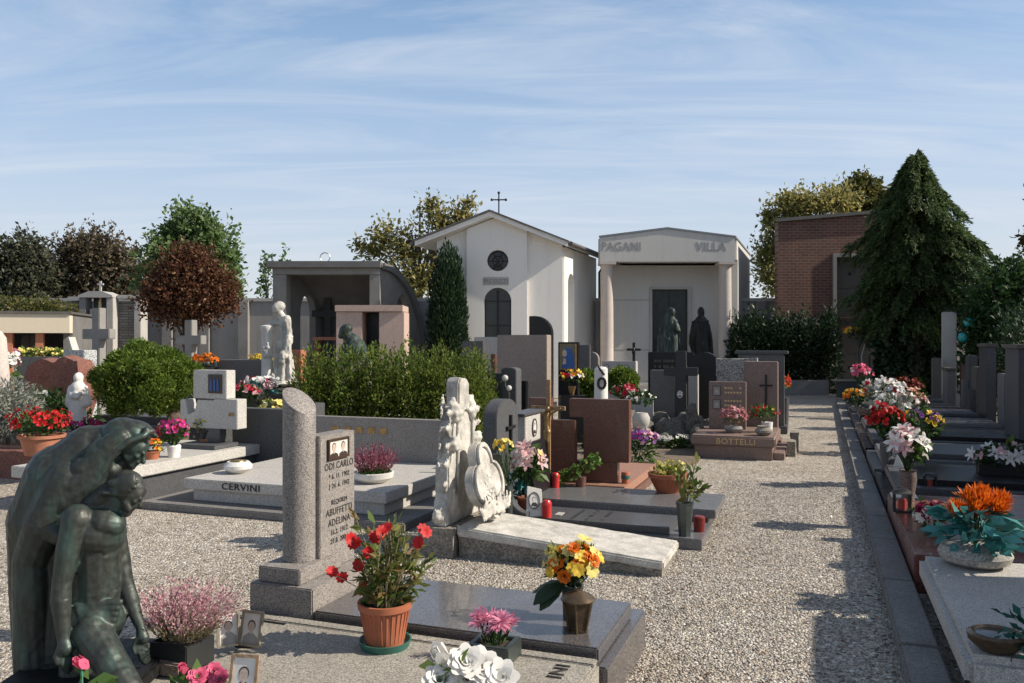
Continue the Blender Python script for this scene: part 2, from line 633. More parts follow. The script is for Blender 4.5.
def greybrick_mat():
    m, nt, b = newmat('grey slate courses')
    co = node(nt, 'ShaderNodeTexCoord').outputs['Object']
    mp = node(nt, 'ShaderNodeMapping')
    mp.inputs['Rotation'].default_value = (PI / 2, 0, 0)
    nt.links.new(co, mp.inputs['Vector'])
    br = node(nt, 'ShaderNodeTexBrick')
    br.inputs['Color1'].default_value = (0.20, 0.19, 0.175, 1)
    br.inputs['Color2'].default_value = (0.13, 0.125, 0.118, 1)
    br.inputs['Mortar'].default_value = (0.06, 0.058, 0.055, 1)
    br.inputs['Scale'].default_value = 1.0
    br.inputs['Mortar Size'].default_value = 0.012
    br.inputs['Brick Width'].default_value = 0.42
    br.inputs['Row Height'].default_value = 0.09
    nt.links.new(mp.outputs[0], br.inputs['Vector'])
    nt.links.new(br.outputs['Color'], b.inputs['Base Color'])
    b.inputs['Roughness'].default_value = 0.9
    bumped(nt, b, br.outputs['Fac'], -0.4, 0.01)
    return m


GBRICK = greybrick_mat()


def gravel_mat():
    m, nt, b = newmat('pale gravel')
    co = node(nt, 'ShaderNodeTexCoord').outputs['Object']
    wob = node(nt, 'ShaderNodeTexNoise', Scale=30.0, Detail=2.0)
    nt.links.new(co, wob.inputs['Vector'])
    va = node(nt, 'ShaderNodeVectorMath', operation='SCALE')
    va.inputs['Scale'].default_value = 0.012
    nt.links.new(wob.outputs['Color'], va.inputs[0])
    vb = node(nt, 'ShaderNodeVectorMath', operation='ADD')
    nt.links.new(co, vb.inputs[0])
    nt.links.new(va.outputs[0], vb.inputs[1])
    v1 = node(nt, 'ShaderNodeTexVoronoi', Scale=50.0)
    nt.links.new(vb.outputs[0], v1.inputs['Vector'])
    v2 = node(nt, 'ShaderNodeTexVoronoi', Scale=92.0)
    nt.links.new(vb.outputs[0], v2.inputs['Vector'])
    sp = node(nt, 'ShaderNodeSeparateColor')
    nt.links.new(v1.outputs['Color'], sp.inputs[0])
    sp2 = node(nt, 'ShaderNodeSeparateColor')
    nt.links.new(v2.outputs['Color'], sp2.inputs[0])
    c1 = ramp(nt, sp.outputs[0], [(0.0, (0.09, 0.075, 0.062)), (0.2, (0.29, 0.25, 0.20)), (0.5, (0.47, 0.415, 0.34)), (0.8, (0.62, 0.56, 0.47)), (1.0, (0.80, 0.77, 0.70))])
    c2 = ramp(nt, sp2.outputs[1], [(0.0, (0.22, 0.165, 0.125)), (0.5, (0.44, 0.385, 0.32)), (1.0, (0.65, 0.595, 0.51))])
    gate = ramp(nt, sp.outputs[2], [(0.50, (0, 0, 0)), (0.56, (1, 1, 1))])
    cc = mix(nt, gate.outputs[0], c1.outputs[0], c2.outputs[0])
    big = node(nt, 'ShaderNodeTexNoise', Scale=0.9, Detail=6.0, Roughness=0.7)
    nt.links.new(co, big.inputs['Vector'])
    rb = ramp(nt, big.outputs['Fac'], [(0.30, (0.78, 0.75, 0.70)), (0.55, (1, 1, 1)), (0.8, (1.08, 1.07, 1.05))])
    soil = node(nt, 'ShaderNodeTexNoise', Scale=2.6, Detail=8.0, Roughness=0.75)
    nt.links.new(co, soil.inputs['Vector'])
    so_ = ramp(nt, soil.outputs['Fac'], [(0.60, (0, 0, 0)), (0.74, (0.55, 0.55, 0.55))])
    c5 = mix(nt, 1.0, cc, rb.outputs[0], 'MULTIPLY')
    nt.links.new(mix(nt, so_.outputs[0], c5, (0.20, 0.155, 0.115)), b.inputs['Base Color'])
    b.inputs['Roughness'].default_value = 0.85
    mn = node(nt, 'ShaderNodeMath', operation='MINIMUM')
    sc2 = node(nt, 'ShaderNodeMath', operation='MULTIPLY')
    sc2.inputs[1].default_value = 1.3
    nt.links.new(v2.outputs['Distance'], sc2.inputs[0])
    nt.links.new(v1.outputs['Distance'], mn.inputs[0])
    nt.links.new(sc2.outputs[0], mn.inputs[1])
    inv = node(nt, 'ShaderNodeMath', operation='SUBTRACT')
    inv.inputs[0].default_value = 1.0
    nt.links.new(mn.outputs[0], inv.inputs[1])
    bumped(nt, b, inv.outputs[0], 1.0, 0.02)
    return m


GRAVEL = gravel_mat()

# foliage
LF_GREEN = leafmat('leaves green', [(0.03, 0.065, 0.015), (0.06, 0.12, 0.025), (0.10, 0.17, 0.04)])
LF_MID = leafmat('leaves poplar', [(0.06, 0.11, 0.04), (0.14, 0.22, 0.075), (0.28, 0.36, 0.16)], 0.5)
LF_HEDGE = leafmat('leaves hedge', [(0.05, 0.095, 0.014), (0.11, 0.175, 0.028), (0.21, 0.26, 0.05), (0.10, 0.11, 0.03)], 0.45)
LF_PINE = leafmat('needles pine', [(0.045, 0.09, 0.012), (0.11, 0.175, 0.024), (0.20, 0.26, 0.04)], 0.35)
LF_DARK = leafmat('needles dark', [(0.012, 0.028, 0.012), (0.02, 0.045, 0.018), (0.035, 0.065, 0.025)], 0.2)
LF_CEDAR = leafmat('needles cedar', [(0.028, 0.052, 0.02), (0.06, 0.105, 0.035), (0.15, 0.20, 0.065)], 0.35)
LF_RED = leafmat('leaves dark red', [(0.05, 0.018, 0.012), (0.09, 0.032, 0.02), (0.13, 0.055, 0.03), (0.20, 0.10, 0.05), (0.09, 0.07, 0.03)], 0.35)
LF_OLIVE = leafmat('leaves autumn olive', [(0.06, 0.055, 0.025), (0.09, 0.075, 0.03), (0.13, 0.095, 0.04)], 0.3)
LF_PLUM = leafmat('leaves plum', [(0.05, 0.03, 0.03), (0.085, 0.05, 0.045), (0.10, 0.075, 0.05)], 0.3)
LF_YEL = leafmat('leaves autumn yellow', [(0.13, 0.14, 0.045), (0.27, 0.25, 0.085), (0.42, 0.35, 0.13)], 0.5)
LF_SILV = leafmat('leaves silver', [(0.19, 0.21, 0.17), (0.27, 0.29, 0.24), (0.36, 0.38, 0.33)], 0.2)
LF_TEAL = leafmat('fabric leaves teal', [(0.02, 0.13, 0.12), (0.05, 0.22, 0.21), (0.12, 0.34, 0.34)], 0.15)
LF_PLANT = leafmat('leaves pot plant', [(0.05, 0.09, 0.02), (0.12, 0.17, 0.035), (0.22, 0.23, 0.07), (0.22, 0.12, 0.05)], 0.4)
LF_DEEP = leafmat('leaves deep green', [(0.02, 0.05, 0.015), (0.035, 0.08, 0.022), (0.06, 0.11, 0.03)], 0.3)
LF_HEATH = leafmat('heather pink', [(0.40, 0.16, 0.22), (0.52, 0.28, 0.32), (0.58, 0.46, 0.40)], 0.3)
LF_HEATHP = leafmat('heather purple', [(0.16, 0.035, 0.06), (0.26, 0.07, 0.11), (0.33, 0.13, 0.16)], 0.3)
LF_STEM = leafmat('heather stems', [(0.26, 0.21, 0.13), (0.34, 0.28, 0.19), (0.16, 0.18, 0.07)], 0.2)


def petalmat(n, c, v=0.25):
    return leafmat('petals ' + n, [tuple(x * (1 - v) for x in c), c, tuple(min(0.9, x * (1 + v)) for x in c)], 0.3, 0.55)


P_RED = petalmat('red', (0.52, 0.02, 0.02))
P_CRIM = petalmat('crimson', (0.42, 0.015, 0.05))
P_PINK = petalmat('pink', (0.76, 0.30, 0.42))
P_ROSEP = petalmat('rose pink', (0.72, 0.14, 0.25))
P_PALE = petalmat('pale pink', (0.66, 0.42, 0.42))
P_WHITE = petalmat('white', (0.82, 0.80, 0.76), 0.06)
P_YEL = petalmat('yellow', (0.72, 0.50, 0.06))
P_LEM = petalmat('lemon', (0.72, 0.62, 0.20))
P_ORA = petalmat('orange', (0.72, 0.18, 0.015))
P_VIO = petalmat('violet', (0.28, 0.10, 0.35))
P_MAG = petalmat('magenta', (0.55, 0.04, 0.24))
P_PEACH = petalmat('peach', (0.68, 0.38, 0.26))


# ------------------------------------------------------------------ flowers
def rv(s=1.0):
    return Vector((random.uniform(-s, s), random.uniform(-s, s), random.uniform(-s, s)))


def bloom(mb, kind, p, n, s):
    p, n = Vector(p), Vector(n).normalized()
    a = n.orthogonal().normalized()
    b = n.cross(a)
    ph = random.uniform(0, 6.3)

    def rad(t):
        return a * math.cos(t + ph) + b * math.sin(t + ph)
    if kind == 'daisy':
        k = 8
        for i in range(k):
            d = rad(2 * PI * i / k) + n * 0.35
            mb.petal(p, d, n, s * 0.55, s * 0.36, -0.15)
    elif kind == 'lily':
        for i in range(6):
            d = rad(2 * PI * i / 6) * 0.8 + n * 0.8
            mb.petal(p, d, n, s * 0.62, s * 0.26, -0.45)
        for i in range(3):
            mb.petal(p, n + rad(i * 2.1) * 0.2, rad(i), s * 0.4, s * 0.03)
    elif kind == 'rose':
        for ring, (k, tilt, ln, off) in enumerate(((3, 3.0, 0.42, 0.03), (4, 1.9, 0.46, 0.07), (6, 1.6, 0.46, 0.11), (8, 1.05, 0.44, 0.14))):
            for i in range(k):
                r = rad(2 * PI * (i + ring * 0.43) / k + random.uniform(-.12, .12))
                q0 = p - n * (s * 0.22) + r * (s * off)
                tt = n.cross(r)
                d = (r + n * tilt).normalized()
                wd = s * (0.20 + 0.028 * ring)
                vs = []
                for u, ww, cu in ((0.0, 0.45, 0.0), (0.4, 1.0, 0.03), (0.8, 1.08, 0.0), (1.0, 0.85, 0.07)):
                    for e in (-1, -0.5, 0, 0.5, 1):
                        vs.append(q0 + d * (s * ln * u * (1 - 0.16 * e * e)) + tt * (e * wd * ww) + r * (s * cu * (1 + ring * 0.6)) - r * (0.16 * s * e * e))
                fs = [(a * 5 + c, a * 5 + c + 1, a * 5 + c + 6, a * 5 + c + 5) for a in range(3) for c in range(4)]
                mb.add(vs, fs)
    elif kind == 'bud':
        for ring, (k, off) in enumerate(((3, 0.10), (4, 0.17))):
            for i in range(k):
                r = rad(2 * PI * (i + ring * 0.5) / k)
                mb.petal(p - n * (s * 0.4) + r * (s * off), n + r * (0.18 + 0.12 * ring), -r, s * 0.9, s * 0.5, 0.22)
    elif kind == 'spider':
        for i in range(70):
            d = rad(random.uniform(0, 6.3)) * random.uniform(0.1, 1) + n * random.uniform(0.15, 0.9)
            mb.petal(p, d, n, s * random.uniform(0.38, 0.55), s * 0.05, random.uniform(0.0, 0.35))
    elif kind == 'nerine':
        for i in range(26):
            d = rad(random.uniform(0, 6.3)) * random.uniform(0.25, 1) + n * random.uniform(0.1, 0.9)
            mb.petal(p, d, n, s * random.uniform(0.4, 0.55), s * 0.075, -0.35)
    elif kind == 'puff':
        for i in range(7):
            d = rad(random.uniform(0, 6.3)) + n * random.uniform(0.0, 1.2)
            mb.petal(p, d, n, s * 0.55, s * 0.42, -0.1)
    return mb


def bouquet(par, c, rad, blooms, nleaf=120, lsize=0.06, lmat=None, up=0.35, stem=None, lasp=0.4, lspread=0.5):
    """foliage and flower heads around c; blooms = [(material, kind, count, size)]"""
    c = Vector(c)
    rx = rad if hasattr(rad, '__len__') else (rad, rad, rad)
    P, D = [], []
    for i in range(nleaf):
        d = rv().normalized()
        d.z = d.z * 0.8 + up * 0.5
        u = random.uniform(0.3, 0.95)
        P.append((c.x + d.x * rx[0] * u, c.y + d.y * rx[1] * u, c.z + d.z * rx[2] * u))
        D.append((d.x, d.y, d.z + 0.2))
    if nleaf:
        leaves('foliage', P, lmat or LF_GREEN, par, lsize, lasp, np.array(D) * 1.2, lspread)
    st = MB()
    for mat, kind, k, s in blooms:
        mb = MB()
        single = k <= 40
        for i in range(k):
            d = rv().normalized()
            d.z = abs(d.z) * 0.9 + up * random.uniform(-0.4, 1)
            d.y -= 0.15
            u = random.uniform(0.8, 1.08)
            p = Vector((c.x + d.x * rx[0] * u, c.y + d.y * rx[1] * u, c.z + d.z * rx[2] * u))
            bloom(mb, kind, p, d, s * random.uniform(0.85, 1.15))
            if single:
                mb.build('flower_head', mat, par, smooth=False, fix=False)
                mb = MB()
            if stem:
                st.tube([Vector(stem) + rv(0.01), (Vector(stem) + p) * 0.5 + rv(0.012), p], 0.003, 4)
        if not single:
            mb.build('flower_heads', mat, par, smooth=False, fix=False)
    if stem and st.v:
        st.build('stems', LF_DEEP, par, fix=False)


def pot(par, r=0.11, h=0.2, mat=None, saucer=None, name='pot', rim=True, ribs=False, base=0.72):
    z0 = 0.0
    if saucer:
        MB().lathe([(0.0, 0.0), (r * 0.92, 0), (r * 1.03, 0.035), (r * 0.97, 0.035), (r * 0.88, 0.012), (0, 0.012)]).build('saucer', saucer, par)
        z0 = 0.014
    pr = [(0, z0), (r * base, z0), (r * 0.94, z0 + h * 0.84)]
    if rim:
        pr += [(r * 1.04, z0 + h * 0.85), (r * 1.06, z0 + h), (r * 0.95, z0 + h), (r * 0.90, z0 + h * 0.87)]
    else:
        pr += [(r, z0 + h), (r * 0.92, z0 + h), (r * 0.88, z0 + h * 0.87)]
    pr += [(0, z0 + h * 0.87)]
    mb = MB().lathe(pr, n=32)
    if ribs:
        for k in range(28):
            t = 2 * PI * k / 28
            mb.tube([(r * (base + 0.01) * math.cos(t), r * (base + 0.01) * math.sin(t), z0 + 0.02), (r * 0.945 * math.cos(t), r * 0.945 * math.sin(t), z0 + h * 0.80)], r * 0.03, 5)
    mb.build(name, mat or TERRA, par)
    MB().lathe([(0, 0.0), (r * 0.87, 0), (0, 0.012)], (0, 0, z0 + h * 0.872), 16).build('soil', SOIL, par)
    return z0 + h


def portrait(par, w, h, loc, rot, suit=None, hair=None, frame=BRASS, n=1, paper=None, oval=False, ft=0.012):
    """a small framed photograph: frame > print, faces"""
    e = MB()
    if oval:
        pts = [(math.cos(2 * PI * i / 28) * w / 2, math.sin(2 * PI * i / 28) * h / 2) for i in range(28)]
        inn = [(x * 0.84, y * 0.86) for x, y in pts]
    else:
        pts = [(-w / 2, -h / 2), (w / 2, -h / 2), (w / 2, h / 2), (-w / 2, h / 2)]
        b = ft
        inn = [(-w / 2 + b, -h / 2 + b), (w / 2 - b, -h / 2 + b), (w / 2 - b, h / 2 - b), (-w / 2 + b, h / 2 - b)]
    e.plate(pts, -0.004, 0.010, 'z', [inn])
    fr = e.build('photo_frame', frame, par, smooth=False)
    fr.location = loc
    fr.rotation_euler = rot
    MB().plate(inn, -0.003, 0.004, 'z').build('print', paper or PAPER, fr, smooth=False)
    iw, ih = (w - 2 * ft) / n, (h - 2 * ft)
    for k in range(n):
        f, s2, hr = MB(), MB(), MB()
        cx = (k - (n - 1) / 2) * iw
        fw = min(iw * 0.20, ih * 0.2)
        cy = ih * 0.06

        def el(a, bb, x0, y0, m=18):
            return [(x0 + a * math.cos(2 * PI * i / m), y0 + bb * math.sin(2 * PI * i / m)) for i in range(m)]
        hr.poly(el(fw * 1.18, fw * 1.36, cx, cy + fw * 0.30), 0.0042, 0.0048, 'z')
        f.poly(el(fw, fw * 1.28, cx, cy), 0.0042, 0.0054, 'z')
        f.poly([(cx - fw * .4, cy - fw * 1.7), (cx + fw * .4, cy - fw * 1.7), (cx + fw * .4, cy - fw), (cx - fw * .4, cy - fw)], 0.0042, 0.0051, 'z')
        yb = -ih / 2 * (0.8 if oval else 0.99)
        sw = min(iw * 0.46, fw * 2.6) * (0.75 if oval else 1)
        s2.poly([(cx - sw, yb), (cx + sw, yb), (cx + sw * .95, yb + (cy - fw * 1.5 - yb) * .6), (cx + fw * .5, cy - fw * 1.35), (cx, cy - fw * 1.7), (cx - fw * .5, cy - fw * 1.35), (cx - sw * .95, yb + (cy - fw * 1.5 - yb) * .6)], 0.0042, 0.0046, 'z')
        hr.build('hair', hair or DARKF, fr, smooth=False)
        fc = f.build('face', SKIN if not oval else PAPER, fr, smooth=False)
        if not oval:
            ft_ = MB()
            for e in (-1, 1):
                ft_.poly(el(fw * .15, fw * .10, cx + e * fw * .38, cy + fw * .22, 8), 0.0055, 0.0057, 'z')
                ft_.poly([(cx + e * fw * .38 - fw * .22, cy + fw * .42), (cx + e * fw * .38 + fw * .22, cy + fw * .42), (cx + e * fw * .38 + fw * .2, cy + fw * .50), (cx + e * fw * .38 - fw * .2, cy + fw * .50)], 0.0055, 0.0057, 'z')
            ft_.poly([(cx - fw * .1, cy - fw * .22), (cx + fw * .14, cy - fw * .22), (cx + fw * .05, cy + fw * .1)], 0.0055, 0.0057, 'z')
            ft_.poly(el(fw * .30, fw * .08, cx, cy - fw * .58, 10), 0.0055, 0.0057, 'z')
            ft_.build('features', SEPIA, fr, smooth=False)
        s2.build('clothes', suit or DARKF, fr, smooth=False)
    return fr


def cross_mb(h, w, t, d, zarm=0.68, th=None):
    """upright cross centred on x=0, base at z=0, depth d"""
    th = th or t
    z1 = h * zarm
    return MB().poly([(-t / 2, 0), (t / 2, 0), (t / 2, z1 - th / 2), (w / 2, z1 - th / 2), (w / 2, z1 + th / 2), (t / 2, z1 + th / 2),
                      (t / 2, h), (-t / 2, h), (-t / 2, z1 + th / 2), (-w / 2, z1 + th / 2), (-w / 2, z1 - th / 2), (-t / 2, z1 - th / 2)], -d / 2, d / 2)


def arch_pts(w, h, n=12, k=1.0):
    """outline of a stone with rounded top: width w, full height h"""
    r = w / 2
    pts = [(-r, 0), (r, 0)]
    for i in range(n + 1):
        t = PI * i / n
        pts.append((r * math.cos(t), h - r * k + r * k * math.sin(t)))
    return pts

# ================================================================== camera, light, sky
cam = bpy.data.cameras.new('camera')
cam.sensor_width = 36.0
cam.lens = F / 1024 * 36.0
cam.clip_start = 0.05
cam.clip_end = 6000
co_ = bpy.data.objects.new('camera', cam)
COL.objects.link(co_)
co_.location = (0, 0, H)
co_.rotation_euler = (PI / 2, 0, 0)
SC.camera = co_

SUN_EL, SUN_AZ = R(36), R(-6.5)                # azimuth measured from the picture's right, towards the camera
sv = Vector((math.cos(SUN_EL) * math.cos(SUN_AZ), math.cos(SUN_EL) * math.sin(SUN_AZ), math.sin(SUN_EL)))
sl = bpy.data.lights.new('sun', 'SUN')
sl.energy = 5.0
sl.angle = R(0.5)
sl.color = (1.0, 0.905, 0.77)
so = bpy.data.objects.new('sun', sl)
COL.objects.link(so)
so.rotation_euler = (-sv).to_track_quat('-Z', 'Y').to_euler()
so.location = (20, -3, 20)

w = bpy.data.worlds.new('World')
SC.world = w
w.use_nodes = True
nt = w.node_tree
bg = nt.nodes['Background']
sky = nt.nodes.new('ShaderNodeTexSky')
sky.sky_type = 'NISHITA'
sky.sun_disc = False
sky.sun_elevation = SUN_EL
sky.sun_rotation = math.atan2(sv.x, sv.y)
sky.air_density = 1.0
sky.dust_density = 1.0
sky.ozone_density = 1.2
tc = nt.nodes.new('ShaderNodeTexCoord')
sep = nt.nodes.new('ShaderNodeSeparateXYZ')
nt.links.new(tc.outputs['Generated'], sep.inputs[0])
zz = node(nt, 'ShaderNodeMath', operation='MAXIMUM')
zz.inputs[1].default_value = 0.03
nt.links.new(sep.outputs['Z'], zz.inputs[0])
za = node(nt, 'ShaderNodeMath', operation='ADD')
za.inputs[1].default_value = 0.12
nt.links.new(zz.outputs[0], za.inputs[0])
dx = node(nt, 'ShaderNodeMath', operation='DIVIDE')
dy = node(nt, 'ShaderNodeMath', operation='DIVIDE')
nt.links.new(sep.outputs['X'], dx.inputs[0])
nt.links.new(za.outputs[0], dx.inputs[1])
nt.links.new(sep.outputs['Y'], dy.inputs[0])
nt.links.new(za.outputs[0], dy.inputs[1])
cmb = nt.nodes.new('ShaderNodeCombineXYZ')
nt.links.new(dx.outputs[0], cmb.inputs[0])
nt.links.new(dy.outputs[0], cmb.inputs[1])
mp = nt.nodes.new('ShaderNodeMapping')
mp.inputs['Rotation'].default_value = (0, 0, R(-19))
mp.inputs['Scale'].default_value = (0.5, 2.1, 1)
nt.links.new(cmb.outputs[0], mp.inputs[0])
cn = node(nt, 'ShaderNodeTexNoise', Scale=1.15, Detail=9.0, Roughness=0.62, Distortion=1.6)
nt.links.new(mp.outputs[0], cn.inputs['Vector'])
cr = ramp(nt, cn.outputs['Fac'], [(0.40, (0, 0, 0)), (0.56, (0.28, 0.28, 0.28)), (0.76, (0.75, 0.75, 0.75))])
# the air low over the horizon is milky
def maprange(a, b, c, d):
    n = nt.nodes.new('ShaderNodeMapRange')
    for k, v in zip(('From Min', 'From Max', 'To Min', 'To Max'), (a, b, c, d)):
        n.inputs[k].default_value = v
    nt.links.new(sep.outputs['Z'], n.inputs['Value'])
    return n.outputs[0]


airc = mix(nt, maprange(0.06, 0.42, 0, 1), (7.1, 7.6, 8.15), (4.1, 7.1, 11.6))
skya = mix(nt, maprange(0.0, 0.62, 0.95, 0.0), sky.outputs[0], airc)
skyc = mix(nt, cr.outputs[0], skya, (7.0, 7.6, 8.5))
nt.links.new(skyc, bg.inputs['Color'])
bg.inputs['Strength'].default_value = 0.08

SC.view_settings.view_transform = 'Standard'
SC.view_settings.look = 'None'
SC.view_settings.exposure = 0.35
SC.view_settings.gamma = 1.0
SC.render.engine = 'CYCLES'
SC.cycles.max_bounces = 6
SC.cycles.transparent_max_bounces = 4

# ================================================================== ground
def structure(o):
    o['kind'] = 'structure'
    return o


g = MB().add([(-45, -12, 0), (40, -12, 0), (40, 34, 0), (-45, 34, 0)], [(0, 1, 2, 3)])
structure(g.build('gravel_ground', GRAVEL, smooth=False, fix=False))
FIELD = plain('field', (0.09, 0.10, 0.045), 0.95, 0, 0.4, 0.05)
g = MB().add([(-3000, -3000, -0.03), (3000, -3000, -0.03), (3000, 3000, -0.03), (-3000, 3000, -0.03)], [(0, 1, 2, 3)])
structure(g.build('terrain', FIELD, smooth=False, fix=False))

# loose stones and leaf litter lying on the gravel
PEB = leafmat('pebbles', [(0.13, 0.11, 0.10), (0.30, 0.27, 0.24), (0.45, 0.42, 0.37), (0.62, 0.60, 0.56)], 0.0, 0.85)


def pebbles(n, xr, yr, s, name):
    V, Q = [], []
    base = np.array([(1, 0, 0), (-1, 0, 0), (0, 1, 0), (0, -1, 0), (0, 0, 1), (0, 0, -1)], dtype=float)
    tri = np.array([(0, 2, 4), (2, 1, 4), (1, 3, 4), (3, 0, 4), (2, 0, 5), (1, 2, 5), (3, 1, 5), (0, 3, 5)])
    for i in range(n):
        p = L(random.uniform(*xr), random.uniform(*yr), 0)
        a = random.uniform(0, 6.3)
        k = s * random.uniform(0.5, 1.25)
        sc = np.array([k, k * random.uniform(0.6, 0.95), k * random.uniform(0.4, 0.7)])
        b = (base + RNG.uniform(-0.2, 0.2, base.shape)) * sc
        c, q = math.cos(a), math.sin(a)
        b = b @ np.array([[c, q, 0], [-q, c, 0], [0, 0, 1]])
        V.append(b + np.array([p.x, p.y, k * 0.2]))
        Q.append(tri + 6 * i)
    o = mesh_np(name, np.concatenate(V), np.concatenate(Q), PEB, None, 3)
    o.data.shade_smooth()
    o['kind'] = 'stuff'
    o['label'] = 'pale loose pebbles scattered over the gravel'
    return o


pebbles(26000, (-1.5, 0.02), (-1.2, 6.0), 0.0085, 'loose_pebbles')
pebbles(12000, (-4.6, -1.2), (0.05, 2.2), 0.0085, 'loose_pebbles')
LITTER = leafmat('leaf litter', [(0.10, 0.05, 0.025), (0.16, 0.085, 0.04), (0.07, 0.045, 0.03)], 0.0, 0.9)
lp = [tuple(L(random.uniform(-1.4, -0.05), random.uniform(-1, 13), 0.008)) for _ in range(220)] + [tuple(L(-.02 - abs(random.gauss(0, .06)), random.uniform(-1, 16), 0.008)) for _ in range(260)] + \
     [tuple(L(random.uniform(-1.45, -1.2), random.uniform(-1, 7), 0.008)) for _ in range(160)] + \
     [tuple(L(random.uniform(-4.5, -1.6), random.uniform(0.1, 1.38), 0.008)) for _ in range(70)]
lo = leaves('leaf_litter', lp, LITTER, None, 0.035, 0.55, np.tile((0, 0, 0.0), (len(lp), 1)), 1.0)
for v in lo.data.vertices:
    v.co.z = 0.006 + abs(v.co.z - 0.008) * 0.3
lo['kind'] = 'stuff'
lo['label'] = 'brown fallen leaves on the gravel'

SH = 0.3725                                    # side walls follow the rows of graves


def shear(mb, k=SH):
    mb.v = [(x + k * y, y, z) for x, y, z in mb.v]
    return mb


# ================================================================== boundary wall
t = thing('boundary_wall', 'long grey concrete cemetery wall with pilasters behind everything', 'wall', (0, 29.5, 0))
MB().box(-45, 34, 0, 0.3, 0, 3.12).build('wall_body', wall_mat('weathered concrete wall', (0.30, 0.29, 0.275), (0.12, 0.115, 0.105), .8), t, smooth=False)
MB().box(-45, 34, -0.08, 0.38, 3.124, 3.24).build('coping', CONC_L, t, smooth=False)
for px in (8, 40, 168, 205, 244, 425, 600, 760):
    xx = X(px, 29.4)
    MB().box(xx - 0.17, xx + 0.17, -0.22, -0.003, 0, 3.12).build('pilaster', CONC, t, smooth=False)

# ================================================================== white chapel
t = thing('chapel', 'white plastered gabled chapel with round window and arched door', 'chapel', (X(495, 26), 26, 0))
SL = (5.76 - 4.79) / 2.48


def zr(x, off=0.21):
    return 5.76 - off - SL * abs(x)


circ = [(0.09 + 0.33 * math.cos(2 * PI * i / 32), 4.22 + 0.33 * math.sin(2 * PI * i / 32)) for i in range(32)]
door = [(-0.33, 0.02), (0.51, 0.02)] + [(0.09 + 0.42 * math.cos(PI * i / 16), 2.96 + 0.42 * math.sin(PI * i / 16)) for i in range(17)]
MB().plate([(-0.88, 0), (1.0, 0), (1.0, zr(1.0)), (0, zr(0)), (-0.88, zr(0.88))], -0.16, 0.14, 'y', [circ, door]).build('front_bay', PLASTER, t, smooth=False)
MB().poly([(-1.82, 0), (-0.883, 0), (-0.883, zr(0.883)), (-1.82, zr(1.82))], 0, 0.2).build('wall', PLASTER, t, smooth=False)
MB().poly([(1.003, 0), (2.115, 0), (2.115, zr(2.115)), (1.003, zr(1.003))], 0, 0.2).build('wall', PLASTER, t, smooth=False)
nic = [(0.55, 0.4), (1.25, 0.4)] + [(0.90 + 0.35 * math.cos(PI * i / 12), 3.55 + 0.35 * math.sin(PI * i / 12)) for i in range(13)]
shear(MB().plate([(0.203, 0), (3.9, 0), (3.9, zr(2.2)), (0.203, zr(2.2))], 1.86, 2.115, 'x', [nic])).build('side_wall', PLASTER, t, smooth=False)
shear(MB().box(1.80, 1.857, 0.25, 3.8, 0.1, 4.4)).build('niche_back', CONC_L, t, smooth=False)
shear(MB().poly([(0.203, 0), (3.9, 0), (3.9, zr(1.85)), (0.203, zr(1.85))], -1.82, -1.57, 'x')).build('side_wall', PLASTER, t, smooth=False)
shear(MB().poly([(-1.56, 0), (1.85, 0), (1.85, zr(1.85)), (0, zr(0)), (-1.56, zr(1.56))], 3.7, 3.9)).build('rear_wall', PLASTER, t, smooth=False)
r_ = shear(MB().poly([(-2.32, 4.65), (0, 5.56), (2.40, 4.62), (2.40, 4.77), (0, 5.71), (-2.32, 4.80)], -0.4, 4.1)).build('roof', PLASTER, t, smooth=False)
shear(MB().poly([(-2.37, 4.783), (0, 5.714), (2.45, 4.754), (2.45, 4.81), (0, 5.77), (-2.37, 4.84)], -0.45, 4.15)).build('roof_covering', ROOFM, r_, smooth=False)
for s in (-1, 1):
    gm = MB()
    e_ = 2.42 if s < 0 else 2.50
    gm.tube([(s * e_ - 0.4 * SH, -0.4, 4.73), (s * e_ + 4.1 * SH, 4.1, 4.73)], 0.06, 10)
    gm.tube([(s * e_ + 4.0 * SH, 4.0, 4.70), (s * 2.2 + 4.0 * SH, 4.0, 4.2), (s * 2.2 + 4 * SH, 4.0, 0)], 0.045, 8)
    gm.build('gutter', ROOFM, t)
w_ = MB().lathe([(0.0, 0), (0.34, 0), (0, 0.02)], n=32).build('round_window', GLASSD, t)
w_.location = (0.09, 0.06, 4.22)
w_.rotation_euler = (PI / 2, 0, 0)
gr = MB()
for k in range(3):
    a = PI * k / 3
    gr.tube([(0.09 - .32 * math.cos(a), 0.02, 4.22 - .32 * math.sin(a)), (0.09 + .32 * math.cos(a), 0.02, 4.22 + .32 * math.sin(a))], 0.012, 6)
gr.tube([(0.09 + .16 * math.cos(2 * PI * k / 20), 0.02, 4.22 + .16 * math.sin(2 * PI * k / 20)) for k in range(21)], 0.012, 6)
gr.build('window_tracery', IRON, t)
d_ = MB().poly(door, 0.05, 0.09).build('door', GLASSD, t, smooth=False)
db = MB()
for xx in (-0.30, 0.07, 0.11, 0.48):
    db.box(xx - 0.018, xx + 0.018, 0.02, 0.047, 0.03, 3.0 if abs(xx - .09) > .2 else 3.3)
for z in (0.06, 1.1, 2.2, 2.96):
    db.box(-0.30, 0.48, 0.025, 0.043, z - 0.02, z + 0.02)
db.build('door_bars', IRON, d_, smooth=False)
pl = MB().box(-0.36, 0.43, -0.19, -0.163, 3.46, 3.70).build('name_plate', CONC_L, t, 0.006, smooth=False)
text('PICOZZI', 0.19, (0.035, -0.192, 3.51), FRONT, plain('plate letters', (.17,.17,.18), .6), pl, sx=.98)
cr_ = MB()
cr_.tube([(0.12, 0, 5.72), (0.12, 0, 6.36)], 0.022, 8)
